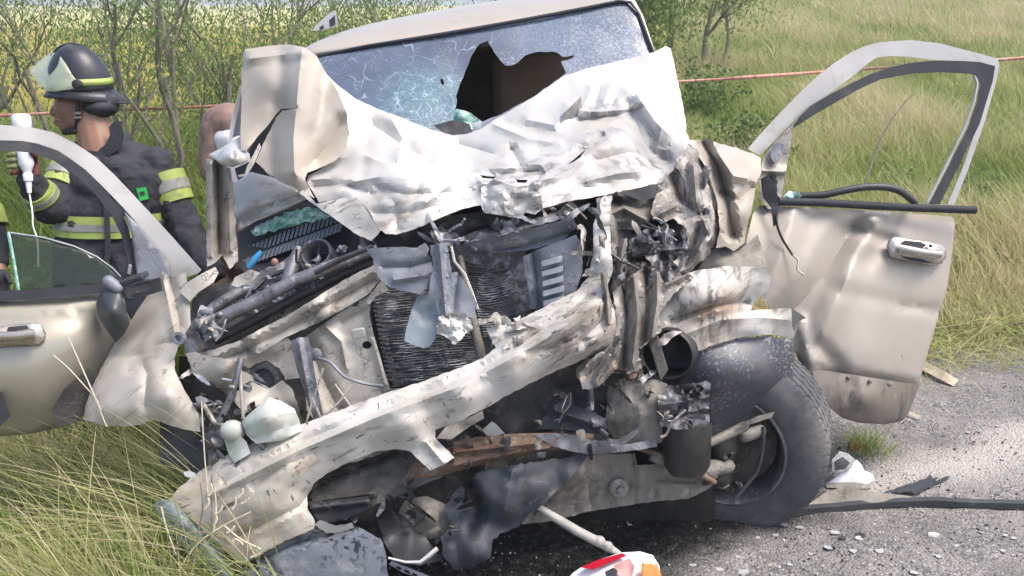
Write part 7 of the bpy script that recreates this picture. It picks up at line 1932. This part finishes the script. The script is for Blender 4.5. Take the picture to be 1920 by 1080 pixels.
def frag(x, y, r, m, name, label, group):
    k_ = rs.randint(5, 7)
    ol = []
    c0 = G(x, y, 0.0)
    V = []
    rr_ = r * 0.5 / FPX * gd(x, y)[2] * 1.25
    a0 = rs.uniform(0, 6)
    tilt = Vector((rs.gauss(0, .09), rs.gauss(0, .09), 0))
    for i in range(k_):
        a_ = a0 + 2 * math.pi * i / k_
        rad = rr_ * rs.uniform(.6, 1.15)
        v_ = Vector((rad * math.cos(a_), rad * math.sin(a_) * 0.8, 0))
        V.append(c0 + v_ + Vector((0, 0, .002 + max(-.004, v_.dot(tilt)))))
    top_ = [v_ + Vector((0, 0, rs.uniform(.0015, .003))) for v_ in V]
    F = [tuple(range(k_))[::-1], tuple(range(k_, 2 * k_))] + [(i, (i + 1) % k_, k_ + (i + 1) % k_, k_ + i) for i in range(k_)]
    o = link(name, V + top_, F, m, None, 30)
    return top(o, label, 'fragment', group)


for (x_, y_, r_) in FRAG:
    frag(x_, y_, r_, 'shard_white', 'pale_fragment', 'pale flat fragment of plastic or glass lying on the gravel', 'pale fragments scattered on the gravel')
for (x_, y_, r_) in DARKF:
    frag(x_, y_, r_, 'black', 'dark_fragment', 'small black plastic fragment lying on the gravel', 'dark fragments scattered on the gravel')
frag(1750, 1003, 24, 'stick', 'loose_stone', 'grey fist-sized stone on the gravel at lower right', None)
bpy.data.objects['loose_stone']['category'] = 'stone'
# loose chippings and glass crumbs
n = 8500
gx_ = rng.uniform(-.9, 3.6, n)
gy_ = 2.3 + 2.6 * rng.random(n) ** 1.3
V, F4 = [], []
sz = rng.uniform(.002, .0065, n) * (1 + 0.7 * (rng.random(n) > .97))
for i in range(n):
    c = Vector((gx_[i], gy_[i], float(H(gx_[i], gy_[i])) + sz[i] * .3))
    M3 = Matrix.Rotation(rs.uniform(0, 6), 3, Vector((rs.gauss(0, 1), rs.gauss(0, 1), rs.gauss(0, 1))).normalized())
    k_ = len(V)
    V += [c + M3 @ Vector(q_) * sz[i] for q_ in ((1, 0, 0), (-1, .1, 0), (0, .9, .1), (.1, -.8, 0), (0, 0, .6), (0, .1, -.6))]
    F4 += [(k_ + a, k_ + b_, k_ + c_) for a, b_, c_ in ((0, 2, 4), (2, 1, 4), (1, 3, 4), (3, 0, 4), (2, 0, 5), (1, 2, 5), (3, 1, 5), (0, 3, 5))]
tn = rng.random(n) ** 1.5
m = leaf_material('chippings', [(0.0, (0.03, 0.03, 0.03)), (0.4, (0.16, 0.155, 0.15)), (0.8, (0.34, 0.33, 0.32)), (1.0, (0.62, 0.62, 0.62))], 0.0)
M['chips'] = m
raw_mesh('gravel', np.array([tuple(v) for v in V]), np.zeros((0, 4), int), np.array(F4), np.repeat(tn, 6), 'chips', 'loose chippings and glass crumbs on the shoulder', 'stuff')

# ------------------------------------------------------------------ HAZE
hb = MB().box((0, 330, 3.2), (700, 0, 0), (0, 400, 0), (0, 0, 5.2)).build('haze', 'hill', None, None)
hb.data.materials.clear()
m = bpy.data.materials.new('haze_air')
m.use_nodes = True
t = m.node_tree
t.nodes.remove(t.nodes['Principled BSDF'])
pv = t.nodes.new('ShaderNodeVolumePrincipled')
pv.inputs['Color'].default_value = (0.93, 0.95, 0.97, 1)
pv.inputs['Density'].default_value = 0.002
pv.inputs['Anisotropy'].default_value = 0.2
t.links.new(pv.outputs[0], t.nodes['Material Output'].inputs['Volume'])
hb.data.materials.append(m)
tag(hb, 'thin pale summer haze', kind='stuff')
